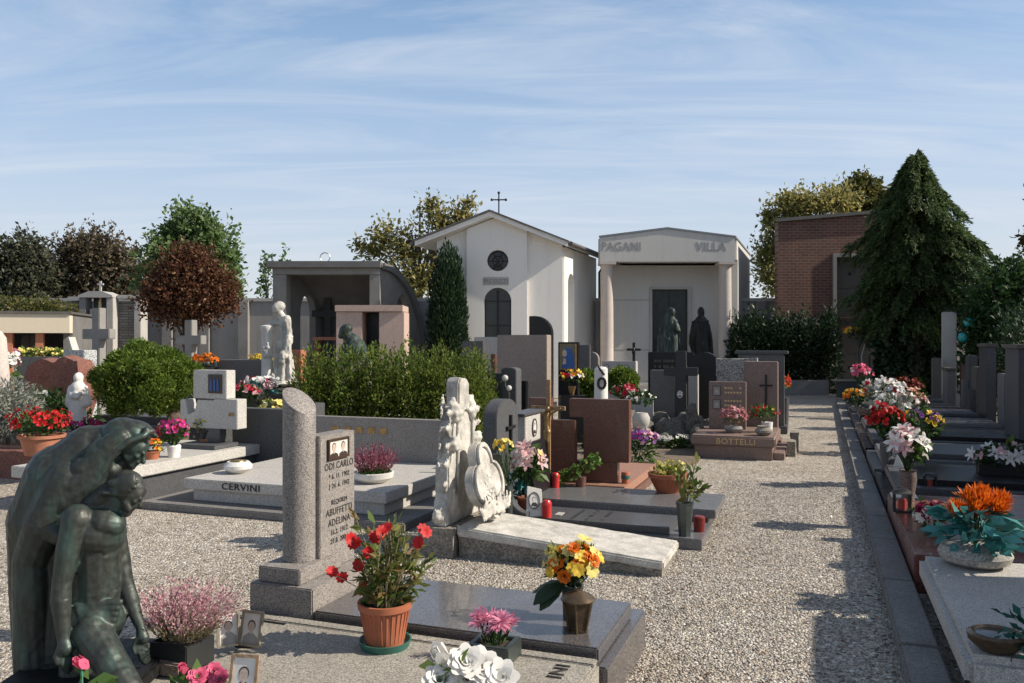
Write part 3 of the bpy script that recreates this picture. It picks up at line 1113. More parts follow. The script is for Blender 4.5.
cr_.tube([(-0.10, 0, 6.14), (0.34, 0, 6.14)], 0.022, 8)
for p in ((-0.10, 6.14), (0.34, 6.14), (0.12, 6.36), (0.12, 6.14)):
    cr_.ell((p[0], 0, p[1]), 0.045, seg=8)
cr_.build('gable_cross', IRON, t)

# ================================================================== flat portico mausoleum
t = thing('mausoleum', 'pale stone mausoleum with two columns and low pediment', 'mausoleum', (X(667.5, 27), 27, 0))
HW = 2.195
at = MB().poly([(-HW, 4.30), (HW, 4.30), (HW, 5.08), (0, 5.36), (-HW, 5.08)], 0.0, 0.55)
a_ = at.build('attic', STUCCO, t, smooth=False)
text('PAGANI', 0.40, (-1.50, -0.004, 4.66), FRONT, LEAD, a_, sx=0.86, ext=0.006)
text('VILLA', 0.40, (1.42, -0.004, 4.66), FRONT, LEAD, a_, sx=0.92, ext=0.006)
shear(MB().poly([(-HW, 4.42), (HW, 4.42), (HW, 5.08), (0, 5.36), (-HW, 5.08)], 0.553, 5.6)).build('upper_block', STUCCO, t, smooth=False)
c_ = MB().poly([(-HW - .03, 5.083), (0, 5.363), (HW + .03, 5.083), (HW + .03, 5.14), (0, 5.42), (-HW - .03, 5.14)], -0.03, 5.65)
shear(c_).build('roof_sheet', plain('zinc sheet', (0.20, 0.215, 0.23), 0.5, 0.4, 0.15, 2), t, smooth=False)
dx0, dx1 = X(652, 28.3) - X(667.5, 27), X(688, 28.3) - X(667.5, 27)
MB().plate([(-HW + .56, 0.3), (HW + .2, 0.3), (HW + .2, 4.297), (-HW + .4, 4.297)], 1.3, 1.5, 'y', [[(dx0, 0.32), (dx1, 0.32), (dx1, 3.48), (dx0, 3.48)]]).build('recessed_wall', STUCCO, t, smooth=False)
j_ = MB()
for z in (1.4, 3.1):
    j_.box(-HW + .57, dx0 - 0.1, 1.295, 1.299, z, z + 0.025)
j_.build('wall_joint', LEAD, t, smooth=False)
f_ = MB().plate([(dx0 - .09, .3), (dx1 + .09, .3), (dx1 + .09, 3.57), (dx0 - .09, 3.57)], 1.24, 1.297, 'y', [[(dx0, 0.32), (dx1, 0.32), (dx1, 3.48), (dx0, 3.48)]]).build('door_frame', CONC_L, t, smooth=False)
d_ = MB().box(dx0, dx1, 1.42, 1.46, 0.32, 3.48).build('door', DOORB, t, smooth=False)
db = MB()
for xx in (dx0 + .03, (dx0 + dx1) / 2 - .02, (dx0 + dx1) / 2 + .02, dx1 - .03):
    db.box(xx - .015, xx + .015, 1.39, 1.418, .33, 3.46)
db.build('door_stile', BRONZE, d_, smooth=False)
for s in (-1, 1):
    shear(MB().box(s * HW - (0.28 if s > 0 else 0), s * HW + (0 if s > 0 else 0.28), 1.503 if s < 0 else 0.9, 5.6, 0.3, 4.418)).build('side_wall', STUCCO, t, smooth=False)
    cx = s * 1.94
    MB().lathe([(0.235, 0.30), (0.235, 0.42), (0.215, 0.45), (0.215, 2.0), (0.20, 4.12), (0.235, 4.16), (0.235, 4.20)], (cx, 0.27, 0), 28).build('column', COLST, t)
    MB().box(cx - 0.27, cx + 0.27, -0.01, 0.54, 4.203, 4.297).build('capital', COLST, t, 0.01, smooth=False)
MB().box(-HW - .1, HW + .3, -0.2, 1.297, 0, 0.297).build('step', CONC_L, t, 0.01, smooth=False)
shear(MB().box(-HW + .3, HW - .3, 5.3, 5.58, 0.3, 4.418)).build('rear_wall', STUCCO, t, smooth=False)

# ================================================================== brick building
bx0 = X(778, 28)
t = thing('brick_tomb', 'red brick tomb building with grey stone portal behind the cedar', 'building', (bx0, 28, 0))
px0, px1, pz = X(836, 28) - bx0, X(912, 28) - bx0, Z(257, 28)
MB().plate([(0, 2.5), (5.6, 2.5), (5.6, 6.20), (0, 5.72)], 0, 0.35, 'y', [[(px0 - .12, 2.52), (px1 + .12, 2.52), (px1 + .12, pz + .12), (px0 - .12, pz + .12)]]).build('wall', BRICK, t, smooth=False)
MB().box(-.02, px0 - .123, -0.03, .35, 0, 2.497).build('plinth', CONC, t, smooth=False)
MB().box(px1 + .123, 5.62, -0.03, .35, 0, 2.497).build('plinth', CONC, t, smooth=False)
MB().plate([(px0 - .12, 0), (px1 + .12, 0), (px1 + .12, pz + .12), (px0 - .12, pz + .12)], -0.08, 0.36, 'y', [[(px0, 0.02), (px1, 0.02), (px1, pz), (px0, pz)]]).build('portal_frame', CONC, t, smooth=False)
pb = MB().box(px0 - .1, px1 + .1, 0.5, 0.7, 0, pz + .1).build('portal_back', CONC_D, t, smooth=False)
cw = (px1 - px0) / 2
for i in range(2):
    for k in range(4):
        x0, z0 = px0 + i * cw, 0.25 + k * 1.07
        b_ = MB().box(x0 + .06, x0 + cw - .06, 0.44, 0.497, z0 + .05, z0 + 1.0).build('stone_panel', stone('panel stone', (0.10, 0.09, 0.082), 0.2, 150, 0.5, 0.05, 0.3), t, 0.008)
        MB().lathe([(0, 0), (.06, 0), (.06, .02), (0, .02)]).build('ring', IRON, b_).matrix_local = Matrix.Translation((x0 + cw / 2, 0.44, z0 + .55)) @ Matrix.Rotation(PI / 2, 4, 'X')
shear(MB().poly([(-.06, 5.722), (5.7, 6.215), (5.7, 6.325), (-.06, 5.83)], -0.12, 4.8), .38).build('roof', ROOFM, t, smooth=False)
shear(MB().poly([(0.353, 0), (5, 0), (5, 5.75), (0.353, 5.70)], 0, 0.3, 'x'), 0.37).build('side_wall', BRICK, t, smooth=False)
MB().box(px0 - .4, px1 + .5, -1.1, -.083, 0, 0.16).build('step', CONC, t, 0.01, smooth=False)
MB().box(px0 - .1, px1 + .2, -.75, -.085, 0.163, 0.32).build('step', CONC, t, 0.01, smooth=False)

t = thing('planter_kerb', 'low concrete kerb wall at the foot of the dark hedge', 'kerb', (X(745, 26.3), 26.3, 0))
MB().box(0, X(829, 26.3) - X(745, 26.3), 0, 0.25, 0, 0.47).build('kerb_wall', CONC, t, 0.012, smooth=False)
t = thing('planter_kerb', 'low concrete kerb right of the portal steps under the cedar', 'kerb', (X(872, 25.5), 25.5, 0))
MB().box(0, 3.6, 0, 0.25, 0, 0.4).build('kerb_wall', CONC, t, 0.012, smooth=False)

# ================================================================== open vaulted loggia
lx0, lx1 = X(275, 26), X(381, 26)
t = thing('loggia', 'grey concrete open burial loggia with curved roof and ring', 'loggia', (lx0, 26, 0))
W = lx1 - lx0


def quarter(n=14, y1=2.9, zt=4.1, zb=1.5, a=0.0):
    return [(y1 * math.sin(PI / 2 * i / n) - a, zb + (zt - zb) * math.cos(PI / 2 * i / n)) for i in range(n + 1)]


q1 = quarter(zt=3.98, y1=2.75, zb=0.6)
q2 = quarter(zt=4.12, y1=2.90, zb=0.6)
sh_ = MB().plate(q2 + q1[::-1], 0.05, W - .05, 'x')
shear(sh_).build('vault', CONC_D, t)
an = [(0.95, 1.3), (1.75, 1.3), (1.75, 2.65)] + [(1.35 + .4 * math.cos(PI * i / 10), 2.65 + .6 * math.sin(PI * i / 10)) for i in range(1, 10)] + [(0.95, 2.65)]
sp = [(0.0, 0), (2.74, 0)] + quarter(zt=3.95, y1=2.74, zb=0.6)[::-1]
shear(MB().plate(sp, W - .2, W, 'x', [an])).build('side_wall', CONC, t, smooth=False)
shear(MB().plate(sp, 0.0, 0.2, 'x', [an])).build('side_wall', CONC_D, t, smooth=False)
rb = MB().plate(quarter(zt=4.16, y1=2.95, zb=0.6) + quarter(zt=3.96, y1=2.73, zb=0.6)[::-1], W + .003, W + .12, 'x')
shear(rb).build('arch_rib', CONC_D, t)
MB().box(0, .42, -.25, .25, 0, 3.78).build('pillar', CONC, t, 0.01, smooth=False)
MB().box(W - .32, W, -.25, -.003, 0, 3.78).build('pillar', CONC, t, 0.01, smooth=False)
MB().box(-.15, W + .05, -.45, 0.3, 3.98, 4.18).build('roof_edge', CONC_D, t, 0.01, smooth=False)
MB().box(0, W, -.28, .15, 3.783, 3.977).build('lintel', CONC, t, smooth=False)
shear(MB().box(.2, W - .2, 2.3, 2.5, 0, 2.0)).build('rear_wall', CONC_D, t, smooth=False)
o = cross_mb(2.0, 1.05, .22, .14, .74).build('black_cross', IRON, t)
o.location = (X(326, 27.5) - lx0, 1.8, 1.15)
rg = MB().tube([(.15 * math.cos(2 * PI * k / 28), 0, .15 * math.sin(2 * PI * k / 28)) for k in range(29)], .016, 6)
o = rg.build('roof_ring', plain('pale metal', (0.4, 0.38, 0.35), 0.4, 0.6), t)
o.location = (X(325, 26) - lx0, 0, 4.33)

# ================================================================== aedicula with slate panels
ax0 = X(72, 27.8)
t = thing('wall_shrine', 'grey wall shrine with slate panels and gabled niche topped by small cross', 'shrine', (ax0, 27.8, 0))
w2 = X(141, 27.8) - ax0
n0, n1 = X(88, 27.8) - ax0, X(116, 27.8) - ax0
MB().box(.0, n0, 0, .3, 0, 3.05).build('slate_panel', GBRICK, t, smooth=False)
MB().box(n1, w2 - .17, 0, .3, 0, 3.05).build('slate_panel', GBRICK, t, smooth=False)
MB().box(w2 - .167, w2 + .05, -.15, .4, 0, 3.12).build('end_pillar', CONC_L, t, 0.01, smooth=False)
MB().box(-.1, n0 - .12, -.1, .38, 3.055, 3.2).build('coping', CONC_L, t, 0.01, smooth=False)
MB().box(n1 + .13, w2 + .12, -.2, .45, 3.125, 3.25).build('coping', CONC_L, t, 0.01, smooth=False)
MB().box(n0 - .09, n0 + .13, -.4, -.003, 0, 3.15).build('niche_post', CONC, t, 0.01, smooth=False)
MB().box(n1 - .13, n1 + .09, -.4, -.003, 0, 3.15).build('niche_post', CONC_L, t, 0.01, smooth=False)
MB().box(n0 + .133, n1 - .133, 0.1, .25, 0, 3.15).build('niche_back', CONC_D, t, smooth=False)
nm = (n0 + n1) / 2
MB().poly([(n0 - .10, 3.153), (n1 + .10, 3.153), (n1 + .10, 3.22), (nm + .22, 3.36), (nm - .22, 3.36), (n0 - .10, 3.22)], -.46, .3).build('niche_roof', CONC_L, t, smooth=False)
cross_mb(.36, .2, .06, .06, .7).build('finial_cross', CONC_L, t, loc=(nm, -.1, 3.36))
t = thing('gilt_statue', 'small pale gold madonna figure in the gabled wall niche', 'statue', (X(99.5, 27.5), 27.55, Z(309, 27.5)))
s_ = MB().cap((0, 0, .08), (0, 0, .5), .15, .1).cap((0, 0, .5), (.02, 0, .7), .12, .07).ell((.02, -.02, .84), .08).cap((-.08, -.08, .45), (.08, -.1, .5), .05, .04)
sculpt('figure', s_, plain('pale gilt', (0.62, 0.46, 0.24), 0.5, 0.2), t, 0.03, 3).scale = (.45, .45, .45)
MB().box(-.25, .25, -.2, .2, -1.0, 0).build('pedestal', CONC, t, 0.01)

# ================================================================== cream chapel with planted roof
cx0, cx1 = -19.0, X(69.5, 24)
W = cx1 - cx0
t = thing('cream_tomb', 'low cream fronted family tomb with planted flat roof at left', 'building', (cx1 - W * math.cos(R(16)), 24 - W * math.sin(R(16)), 0), R(16))
MB().box(0, W, 0, .4, Z(333, 24), Z(314, 24)).build('fascia', CREAM, t, smooth=False)
MB().box(-.1, W + .06, -.06, 3.6, Z(314, 24) + .003, Z(314, 24) + .07).build('roof_edge', ROOFM, t, smooth=False)
MB().box(0, W, 3.3, 3.5, 0, Z(314, 24)).build('rear_wall', CONC_D, t, smooth=False)
MB().box(W - .25, W, .403, 3.3, 0, Z(314, 24)).build('side_wall', CONC_D, t, smooth=False)
MB().box(0, X(8, 24) - cx0, 0, .4, 0, Z(333, 24) - .003).build('front_wall', CREAM, t, smooth=False)
for px in (20, 47):
    xx = X(px, 24.3) - cx0
    MB().box(xx - .10, xx + .10, .15, .35, 0, Z(333, 24) - .003).build('post', TERRA_L, t, smooth=False)
for px in (30, 37):
    xx = X(px, 24.5) - cx0
    MB().poly([(x + xx, z) for x, z in arch_pts(.25, 1.9)], 1.2, 1.3).build('grave_tablet', CONC_D, t, smooth=False)
P, D = blob_pts([((X(20, 25), 25.3, Z(307, 25)), (1.3, .7, .32)), ((X(45, 25), 25.2, Z(309, 25)), (.8, .6, .25)), ((-16.5, 25.3, Z(305, 25)), (1.5, .8, .4))], 3800, .7, .2)
t = thing('roof_shrub', 'olive green shrub spreading over the cream tomb roof', 'shrub', (X(20, 25), 25.3, Z(314, 24) + .08))
o = leaves('foliage', P - np.array(t.location), leafmat('leaves roof', [(0.06, 0.075, 0.02), (0.10, 0.12, 0.03), (0.16, 0.12, 0.04)]), t, .11, .5, D, .8)


# ================================================================== trees
def tree(name, label, cat, px, d, base, blobs, mat, n, size, trunk=0.12, zt=None, group=None, shell=.6, bumps=.25, fr=2.2, asp=.55, bark=BARK, limbs=7, spread=.9):
    """blobs given as (px, py, rx_px, rz_px, depth offset) around the crown in true metres at distance d"""
    bx = X(px, d)
    t = thing(name, label, cat, (bx, d, base), 0, group)
    k = d / F
    bl = []
    for b in blobs:
        bl.append(((X(b[0], d) - bx, b[4] if len(b) > 4 else 0, Z(b[1], d) - base), (b[2] * k, (b[2] * k) * .85, b[3] * k)))
    top = max(b[0][2] for b in bl)
    m = MB()
    path = [Vector((0, 0, 0)), Vector((trunk * .3, 0, top * .35)), Vector((-trunk * .2, .05, top * .7)), Vector((0, 0, top * 1.0))]
    m.tube(path, [trunk, trunk * .8, trunk * .55, trunk * .15], 9)
    for i in range(limbs):
        b = random.choice(bl)
        e = Vector(b[0]) + Vector((b[1][0] * random.uniform(-.7, .7), b[1][1] * random.uniform(-.7, .7), b[1][2] * random.uniform(-.3, .7)))
        s = Vector((0, 0, top * random.uniform(.3, .7)))
        m.tube([s, s.lerp(e, .5) + Vector((0, 0, .1 * top * random.uniform(0, 1))), e], [trunk * .45, trunk * .28, trunk * .08], 6)
    m.build('trunk', bark, t)
    P, D = blob_pts(bl, n, shell, bumps, fr, random.uniform(0, 50))
    leaves('crown', P, mat, t, size, asp, D * .6, spread)
    return t


tree('broadleaf_tree', 'tall light green poplar behind the dark red tree', 'tree', 190, 45, 0,
     [(188, 268, 40, 36), (168, 252, 22, 22), (215, 250, 22, 28), (188, 222, 18, 20), (222, 285, 20, 28), (156, 282, 20, 24), (200, 300, 36, 22), (205, 232, 14, 18), (172, 235, 12, 12), (228, 262, 12, 12)], LF_MID, 17000, .26, .22, bumps=.42, fr=3.8)
tree('dark_tree', 'dark brownish green tree behind the wall at far left', 'tree', 20, 52, 0,
     [(8, 268, 26, 32), (30, 258, 20, 24), (38, 280, 24, 26), (-20, 275, 30, 34), (30, 300, 30, 20)], leafmat('leaves far dark', [(0.055, 0.062, 0.042), (0.09, 0.10, 0.065), (0.125, 0.12, 0.075)]), 15000, .26, .25, bumps=.4, fr=3.6)  # leaf tones lifted to imitate distance haze
tree('dark_tree', 'broad plum brown tree behind the wall left of the poplar', 'tree', 90, 54, 0,
     [(72, 268, 24, 30), (98, 262, 30, 30), (122, 272, 24, 28), (85, 252, 22, 20), (60, 290, 22, 20), (110, 296, 34, 18), (80, 300, 30, 18)], leafmat('leaves far plum', [(0.085, 0.06, 0.052), (0.115, 0.085, 0.06), (0.125, 0.12, 0.07), (0.165, 0.125, 0.07)]), 20000, .26, .25, bumps=.4, fr=3.6)  # haze is mixed into these leaf tones too
tree('plum_tree', 'round dark red leaved tree on a thin trunk', 'tree', 186, 22, 0,
     [(188, 286, 40, 38), (172, 300, 30, 24), (206, 298, 32, 24), (190, 266, 24, 22), (158, 294, 16, 16), (222, 292, 16, 20)], LF_RED, 20000, .10, .09, bumps=.30, fr=4.6, shell=.75, limbs=16)
tree('bare_tree', 'thin sparse tree left of the loggia roof', 'tree', 268, 40, 0,
     [(268, 275, 6, 20), (262, 290, 5, 14), (285, 268, 4, 20), (264, 262, 3, 8)], LF_MID, 420, .2, .05, limbs=10)
tree('autumn_tree', 'yellowing thin leaved tree behind the white chapel', 'tree', 420, 40, 0,
     [(405, 250, 26, 30), (440, 222, 22, 22), (385, 238, 20, 18), (462, 218, 18, 20), (418, 280, 34, 24), (372, 250, 16, 14), (452, 248, 24, 26), (430, 206, 12, 12), (358, 244, 8, 8), (470, 202, 8, 8)], LF_YEL, 6200, .21, .15, bumps=.6, fr=4.5, shell=.95, limbs=34)
tree('autumn_tree', 'golden leaved tree above the brick tomb roof', 'tree', 790, 40, 0,
     [(808, 205, 34, 16), (785, 230, 22, 26), (770, 250, 14, 24), (838, 200, 22, 16), (775, 280, 20, 20), (790, 205, 16, 14), (768, 215, 8, 10), (762, 262, 10, 14)], LF_YEL, 8500, .2, .15, bumps=.5, fr=4.2, limbs=26, shell=.95)
tree('autumn_tree', 'small round olive crown peeping over the brick tomb roof', 'tree', 862, 42, 0,
     [(862, 196, 20, 22), (880, 205, 14, 16), (850, 210, 14, 14)], leafmat('leaves olive gold', [(0.06, 0.075, 0.02), (0.11, 0.11, 0.03), (0.16, 0.14, 0.04)]), 4500, .24, .15)

# columnar cypress by the chapel
bx = X(447, 25)
t = thing('cypress', 'narrow dark cypress against the chapel left wing', 'tree', (bx, 25.2, 0))
MB().tube([(0, 0, 0), (0, 0, 3.6)], [.1, .03], 8).build('trunk', BARK, t)
bl = []
for i in range(9):
    a = i * 2.4
    r_ = .30 if i else 0
    hh = [4.6, 4.35, 4.1, 4.45, 4.0, 4.3, 3.8, 4.2, 3.9][i]
    bl.append(((r_ * math.cos(a), r_ * math.sin(a), hh / 2 + .1), (.30, .30, hh / 2)))
P, D = blob_pts(bl, 15000, .35, .12, 3)
D[:, 2] += 1.6
leaves('crown', P, LF_DARK, t, .14, .3, D, .35)

# big weeping cedar
cx, cd = X(915, 24), 24.0
t = thing('cedar', 'large dark weeping cedar in front of the brick tomb', 'tree', (cx, cd, 0))
m = MB().tube([(0, 0, 0), (.05, 0, 3), (0, 0, 6.9)], [.16, .12, .03], 10)
DBARK = plain('dark bark', (.03, .025, .02), .95, 0, .3, 14, .5)
prof = [(7.1, .08), (6.75, .40), (6.1, .82), (5.4, 1.22), (4.7, 1.58), (3.9, 1.82), (3.1, 1.95), (2.5, 1.85), (2.1, 1.55)]
P, D = [], []
for k in range(230):
    z = 7.05 - (7.05 - 2.2) * (k / 230) ** .85
    for (za, ra), (zb, rb_) in zip(prof, prof[1:]):
        if zb <= z <= za:
            rr = rb_ + (ra - rb_) * (z - zb) / (za - zb)
    a = k * 2.39996 + random.uniform(-.3, .3)
    rr *= 1.0 + random.uniform(-.38, .18) + (.24 if k % 7 == 0 else 0) + .18 * noise.noise(Vector((math.cos(a) * 1.6, math.sin(a) * 1.6, z * .9)))
    rr *= 1.06 if math.cos(a) > .2 else (.92 if z > 4.5 else .74)
    e = Vector((rr * math.cos(a), rr * math.sin(a), z - .18 - rr * .10 + (.22 if k % 7 == 0 else 0)))
    s = Vector((0, 0, min(7.05, z + .10)))
    mid = s.lerp(e, .6) + Vector((0, 0, .18 + .08 * rr))
    m.tube([s, mid, e], [.03, .018, .005], 4)
    side = Vector((-math.sin(a), math.cos(a), 0))
    out = Vector((math.cos(a), math.sin(a), 0))
    nsp = int(13 + 21 * rr)
    for j in range(nsp):
        u = random.uniform(.25, 1.0)
        b = (mid.lerp(e, (u - .6) / .4) if u > .6 else s.lerp(mid, u / .6))
        b = b + side * random.uniform(-.28, .28) * rr * .6 * u
        ln = random.uniform(.22, .62) * (.45 + .55 * u)
        dr = (out * random.uniform(.1, .6) + side * random.uniform(-.35, .35) + Vector((0, 0, -1.0))).normalized()
        nl = int(ln * 46)
        for q in range(nl):
            v = q / nl
            c = b + (out * .30 * v + Vector((0, 0, .04 - v * v * .35)) * 1.0 + dr * v * .55) * ln + rv(.025)
            P.append((c.x, c.y, c.z))
            D.append((dr.x + out.x * .5, dr.y + out.y * .5, dr.z * .7))
m.build('trunk', DBARK, t)
leaves('crown', P, LF_CEDAR, t, .115, .24, np.array(D), .45)
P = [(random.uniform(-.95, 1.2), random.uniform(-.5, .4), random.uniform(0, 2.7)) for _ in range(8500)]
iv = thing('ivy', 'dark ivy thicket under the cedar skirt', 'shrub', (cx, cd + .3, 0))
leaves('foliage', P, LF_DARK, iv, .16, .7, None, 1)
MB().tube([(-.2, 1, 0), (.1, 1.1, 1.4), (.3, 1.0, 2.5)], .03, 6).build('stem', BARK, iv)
t = thing('yellow_shrub', 'low yellow variegated shrub glowing under the cedar', 'shrub', (X(908, 24), 24.0, 0.1))
P, D = blob_pts([((0, 0, .33), (.5, .3, .30)), ((.3, .1, .3), (.3, .25, .25))], 700, .7)
leaves('foliage', P, leafmat('leaves variegated', [(0.10, 0.14, 0.02), (0.35, 0.33, 0.05), (0.50, 0.46, 0.10)]), t, .12, .5, D, .7)
MB().tube([(0, 0, -.1), (0, 0, .3)], .02, 5).build('stem', BARK, t)

tree('laurel', 'dark glossy evergreen tree at the right edge beyond the headstones', 'tree', 1010, 20, 0,
     [(1000, 300, 32, 34), (1030, 310, 34, 50), (985, 325, 20, 30), (1010, 345, 40, 40), (1015, 272, 18, 16), (1060, 290, 40, 40), (975, 350, 12, 18)], LF_DEEP, 15000, .12, .12, bumps=.3, fr=3.5)
tree('tall_tree', 'tall tree leaning in with one twig at the top right edge', 'tree', 1130, 24, 0,
     [(1110, 210, 70, 60), (1160, 150, 70, 70), (1090, 290, 60, 50), (1026, 240, 10, 10), (1180, 270, 70, 60), (1210, 190, 80, 70)], LF_OLIVE, 12000, .2, .2, limbs=16)

# hedges
def hedge(label, x0, x1, y0, y1, d0, z1, mat, n, size, rz=0, loc=None, fr=1.3, name='hedge'):
    t = thing(name, label, 'hedge', loc or ((x0 + x1) / 2, d0, 0), rz)
    cxx, hw, hd = 0, (x1 - x0) / 2, (y1 - y0) / 2
    bl = []
    k = max(2, int((x1 - x0) / .42))
    for i in range(k):
        x = -hw + (i + .5) * 2 * hw / k
        zt = z1 * random.uniform(.90, 1.03)
        bl.append(((x, random.uniform(-.05, .05), zt * .52), (hw / k * 1.5, hd, zt * .52)))
    P, D = blob_pts(bl, n, .7, .22, 4.5, random.uniform(0, 30))
    P[:, 2] = np.abs(P[:, 2])
    D[:, 2] += .7
    leaves('foliage', P, mat, t, size, .42, D, .7)
    m = MB()
    for b in bl:
        m.tube([(b[0][0], 0, 0), (b[0][0] + .03, 0, b[0][2] * 1.5)], [.03, .01], 6)
    m.build('stem', BARK, t)
    return t


hedge('bright green thuja hedge behind the granite wall headstone', X(300, 11.9), X(490, 11.9), 0, .9, 11.9, Z(349, 11.9), LF_HEDGE, 46000, .052)
hedge('dark clipped yew hedge in front of the brick plinth', X(731, 27), X(836, 27), 0, 1.0, 27, Z(314, 27), LF_DARK, 16000, .13)

# ================================================================== near graves (left of the path)
def LT(name, label, cat, x, y, z=0.0, group=None, rz=0.0):
    return thing(name, label, cat, L(x, y, z), A + rz, group)


# --- grave in the very front, with the bronze group
g0 = LT('grave', 'old rough granite grave slab in the foreground carrying pots and photo frames', 'grave', -1.33, -0.90)
MB().box(-2.24, 0, -1.75, 0, 0, .248).build('base', OLDSLAB, g0, .012)
MB().box(-2.22, -.004, -.075, -.004, .252, .266).build('rim', OLDSLAB, g0, .006)
MB().box(-1.62, -.012, -1.7, -.082, .251, .262).build('slab', OLDSLAB, g0, .005)
MB().box(-2.22, -1.635, -.82, -.74, .252, .315).build('rim', stone('stained rim', (0.25, 0.19, 0.15), .3, 150, .85, .3, .5), g0, .008)
text('INI', .095, (-.10, -.115, .2635), (0, 0, PI / 2), INK, g0, ext=.004, align='RIGHT', sx=1.25)

# --- stele grave
g1 = LT('grave', 'polished dark granite grave with broken column and inscribed upright plaque', 'grave', -1.30, 0)
MB().box(-2.0, 0, -.88, 0, 0, .22).build('base', POLI, g1, .008)
MB().box(-1.565, -.045, -.868, -.15, .222, .30).build('slab', POLI, g1, .008)
MB().box(-1.965, -1.57, -.872, -.20, .222, .41).build('plinth', GRAN, g1, .006)
MB().box(-1.93, -1.665, -.845, -.44, .412, .495).build('plinth', GRAN, g1, .006)
cm = MB()
n, r = 36, .09
vs, fs = [], []
zs = [.497, .6, .8, 1.0, 1.2]
for z in zs:
    vs += [(-1.80 + r * math.cos(2 * PI * k / n), -.655 + r * math.sin(2 * PI * k / n), z) for k in range(n)]
for fr_ in (1.0, .96, .88, .6, .3):
    for k in range(n):
        c, s = math.cos(2 * PI * k / n) * fr_, math.sin(2 * PI * k / n) * fr_
        vs.append((-1.80 + r * c, -.655 + r * s, 1.372 - .068 * c + .02 * s + .022 * (1 - fr_ ** 2) + .008 * (1 - fr_)))
m_ = len(zs) + 5
for i in range(m_ - 1):
    for k in range(n):
        j = (k + 1) % n
        fs.append((i * n + k, i * n + j, (i + 1) * n + j, (i + 1) * n + k))
fs.append(tuple(range((m_ - 1) * n, m_ * n)))
cm.add(vs, fs).build('broken_column', GRAN, g1)
pq = MB().box(-1.80, -1.69, -.62, -.255, .412, 1.175).build('plaque', GRAN, g1, .005)
yc = -.425
for s_, z, sz, sx in (('ODI CARLO', .975, .056, .95), ('* 6. 11. 1902', .920, .040, .95), ('† 24. 6. 1942', .868, .040, .95), ('REQUIEM', .775, .038, 1.0),
                      ('ABUFFETTI', .715, .056, .95), ('ADELINA', .655, .056, .95), ('16.2. 1912', .603, .042, .95), ('27.8. 2004', .553, .042, .95)):
    text(s_, sz, (-1.6885, yc, z), SIDE, INK, pq, sx=sx, ext=.0015)
portrait(pq, .215, .115, (-1.684, yc - .02, 1.09), (PI / 2, 0, PI / 2), n=2, frame=plain('dark wood frame', (.05, .025, .015), .5), hair=DARKF, paper=PAPER)

# --- marble relief grave
g2 = LT('grave', 'weathered white marble grave with carved flower stele and leaning medallion', 'grave', -1.45, 1.41)
MB().poly([(-1.62, .0), (-.015, 0), (-.015, .055), (-1.62, .165)], .02, .66).build('base', ROUGHST, g2, rough=(5, .014, 14, .07))
MB().poly([(-1.63, .168), (0, .055), (0, .118), (-1.63, .245)], 0, .68).build('slab', stone('streaked marble slab', (.62, .595, .54), .16, 150, .85, .5, .8, (.25, .235, .21), 8.0, bsc=30), g2, .012, rough=(4, .004, 14, .06))
MB().box(-1.94, -1.635, -.05, .74, 0, .232).build('plinth', ROUGHST, g2, rough=(5, .012, 14, .07))
ol = [(0, .232), (.68, .232), (.68, .42), (.64, .46), (.64, .70), (.60, .74), (.565, 1.0), (.52, 1.12), (.455, 1.2), (.445, 1.35), (.40, 1.40), (.35, 1.385), (.27, 1.41), (.235, 1.36), (.235, 1.2), (.16, 1.12), (.11, 1.0), (.07, .74), (.03, .70), (.03, .46), (0, .42)]
MB().poly([(y, z) for y, z in ol], -1.83, -1.71, 'x').build('stele', MARBLE, g2, .012, rough=(3, .004, 20, .05))
sp = MB()
nich = [(.34 + .15 * math.cos(PI * i / 12), .98 + .17 * math.sin(PI * i / 12)) for i in range(13)]
sp.tube([(-1.70, y, z) for y, z in [(.49, .5)] + nich + [(.19, .5)]], .018, 8)


def flower(sp, x, y, z, s):
    for k in range(6):
        a = k * PI / 3
        sp.ell((x + .3 * s * random.random(), y + s * .6 * math.cos(a), z + s * .6 * math.sin(a)), (s * .45, s * .42, s * .36), (a, 0, 0), 8)
    sp.ell((x + s * .45, y, z), s * .35, seg=8)


def leafc(sp, x, y, z, s, a):
    for k in range(4):
        sp.ell((x + .012 * k, y + s * .45 * k * math.cos(a), z + s * .45 * k * math.sin(a)), (s * .22, s * .55 * (1 - k * .18), s * .3 * (1 - k * .15)), (a + (.5 if k % 2 else -.4), 0, 0), 8)


def acanthus(sp, x, y, z, s, a, bend):
    """a curling leaf: a mid rib with five lobes on each side"""
    p = Vector((0, math.cos(a), math.sin(a)))
    n_ = Vector((0, -math.sin(a), math.cos(a)))
    c = Vector((x, y, z))
    for k in range(6):
        c = c + p * s * .22
        a2 = bend * .35
        p, n_ = p * math.cos(a2) + n_ * math.sin(a2), n_ * math.cos(a2) - p * math.sin(a2)
        w = s * (.30, .40, .38, .30, .20, .10)[k]
        c.x += s * .03
        for e in (-1, 1):
            t_ = c + n_ * e * w
            sp.cap(c, t_ + p * s * .08, s * .10, s * .05, 6)
    return sp


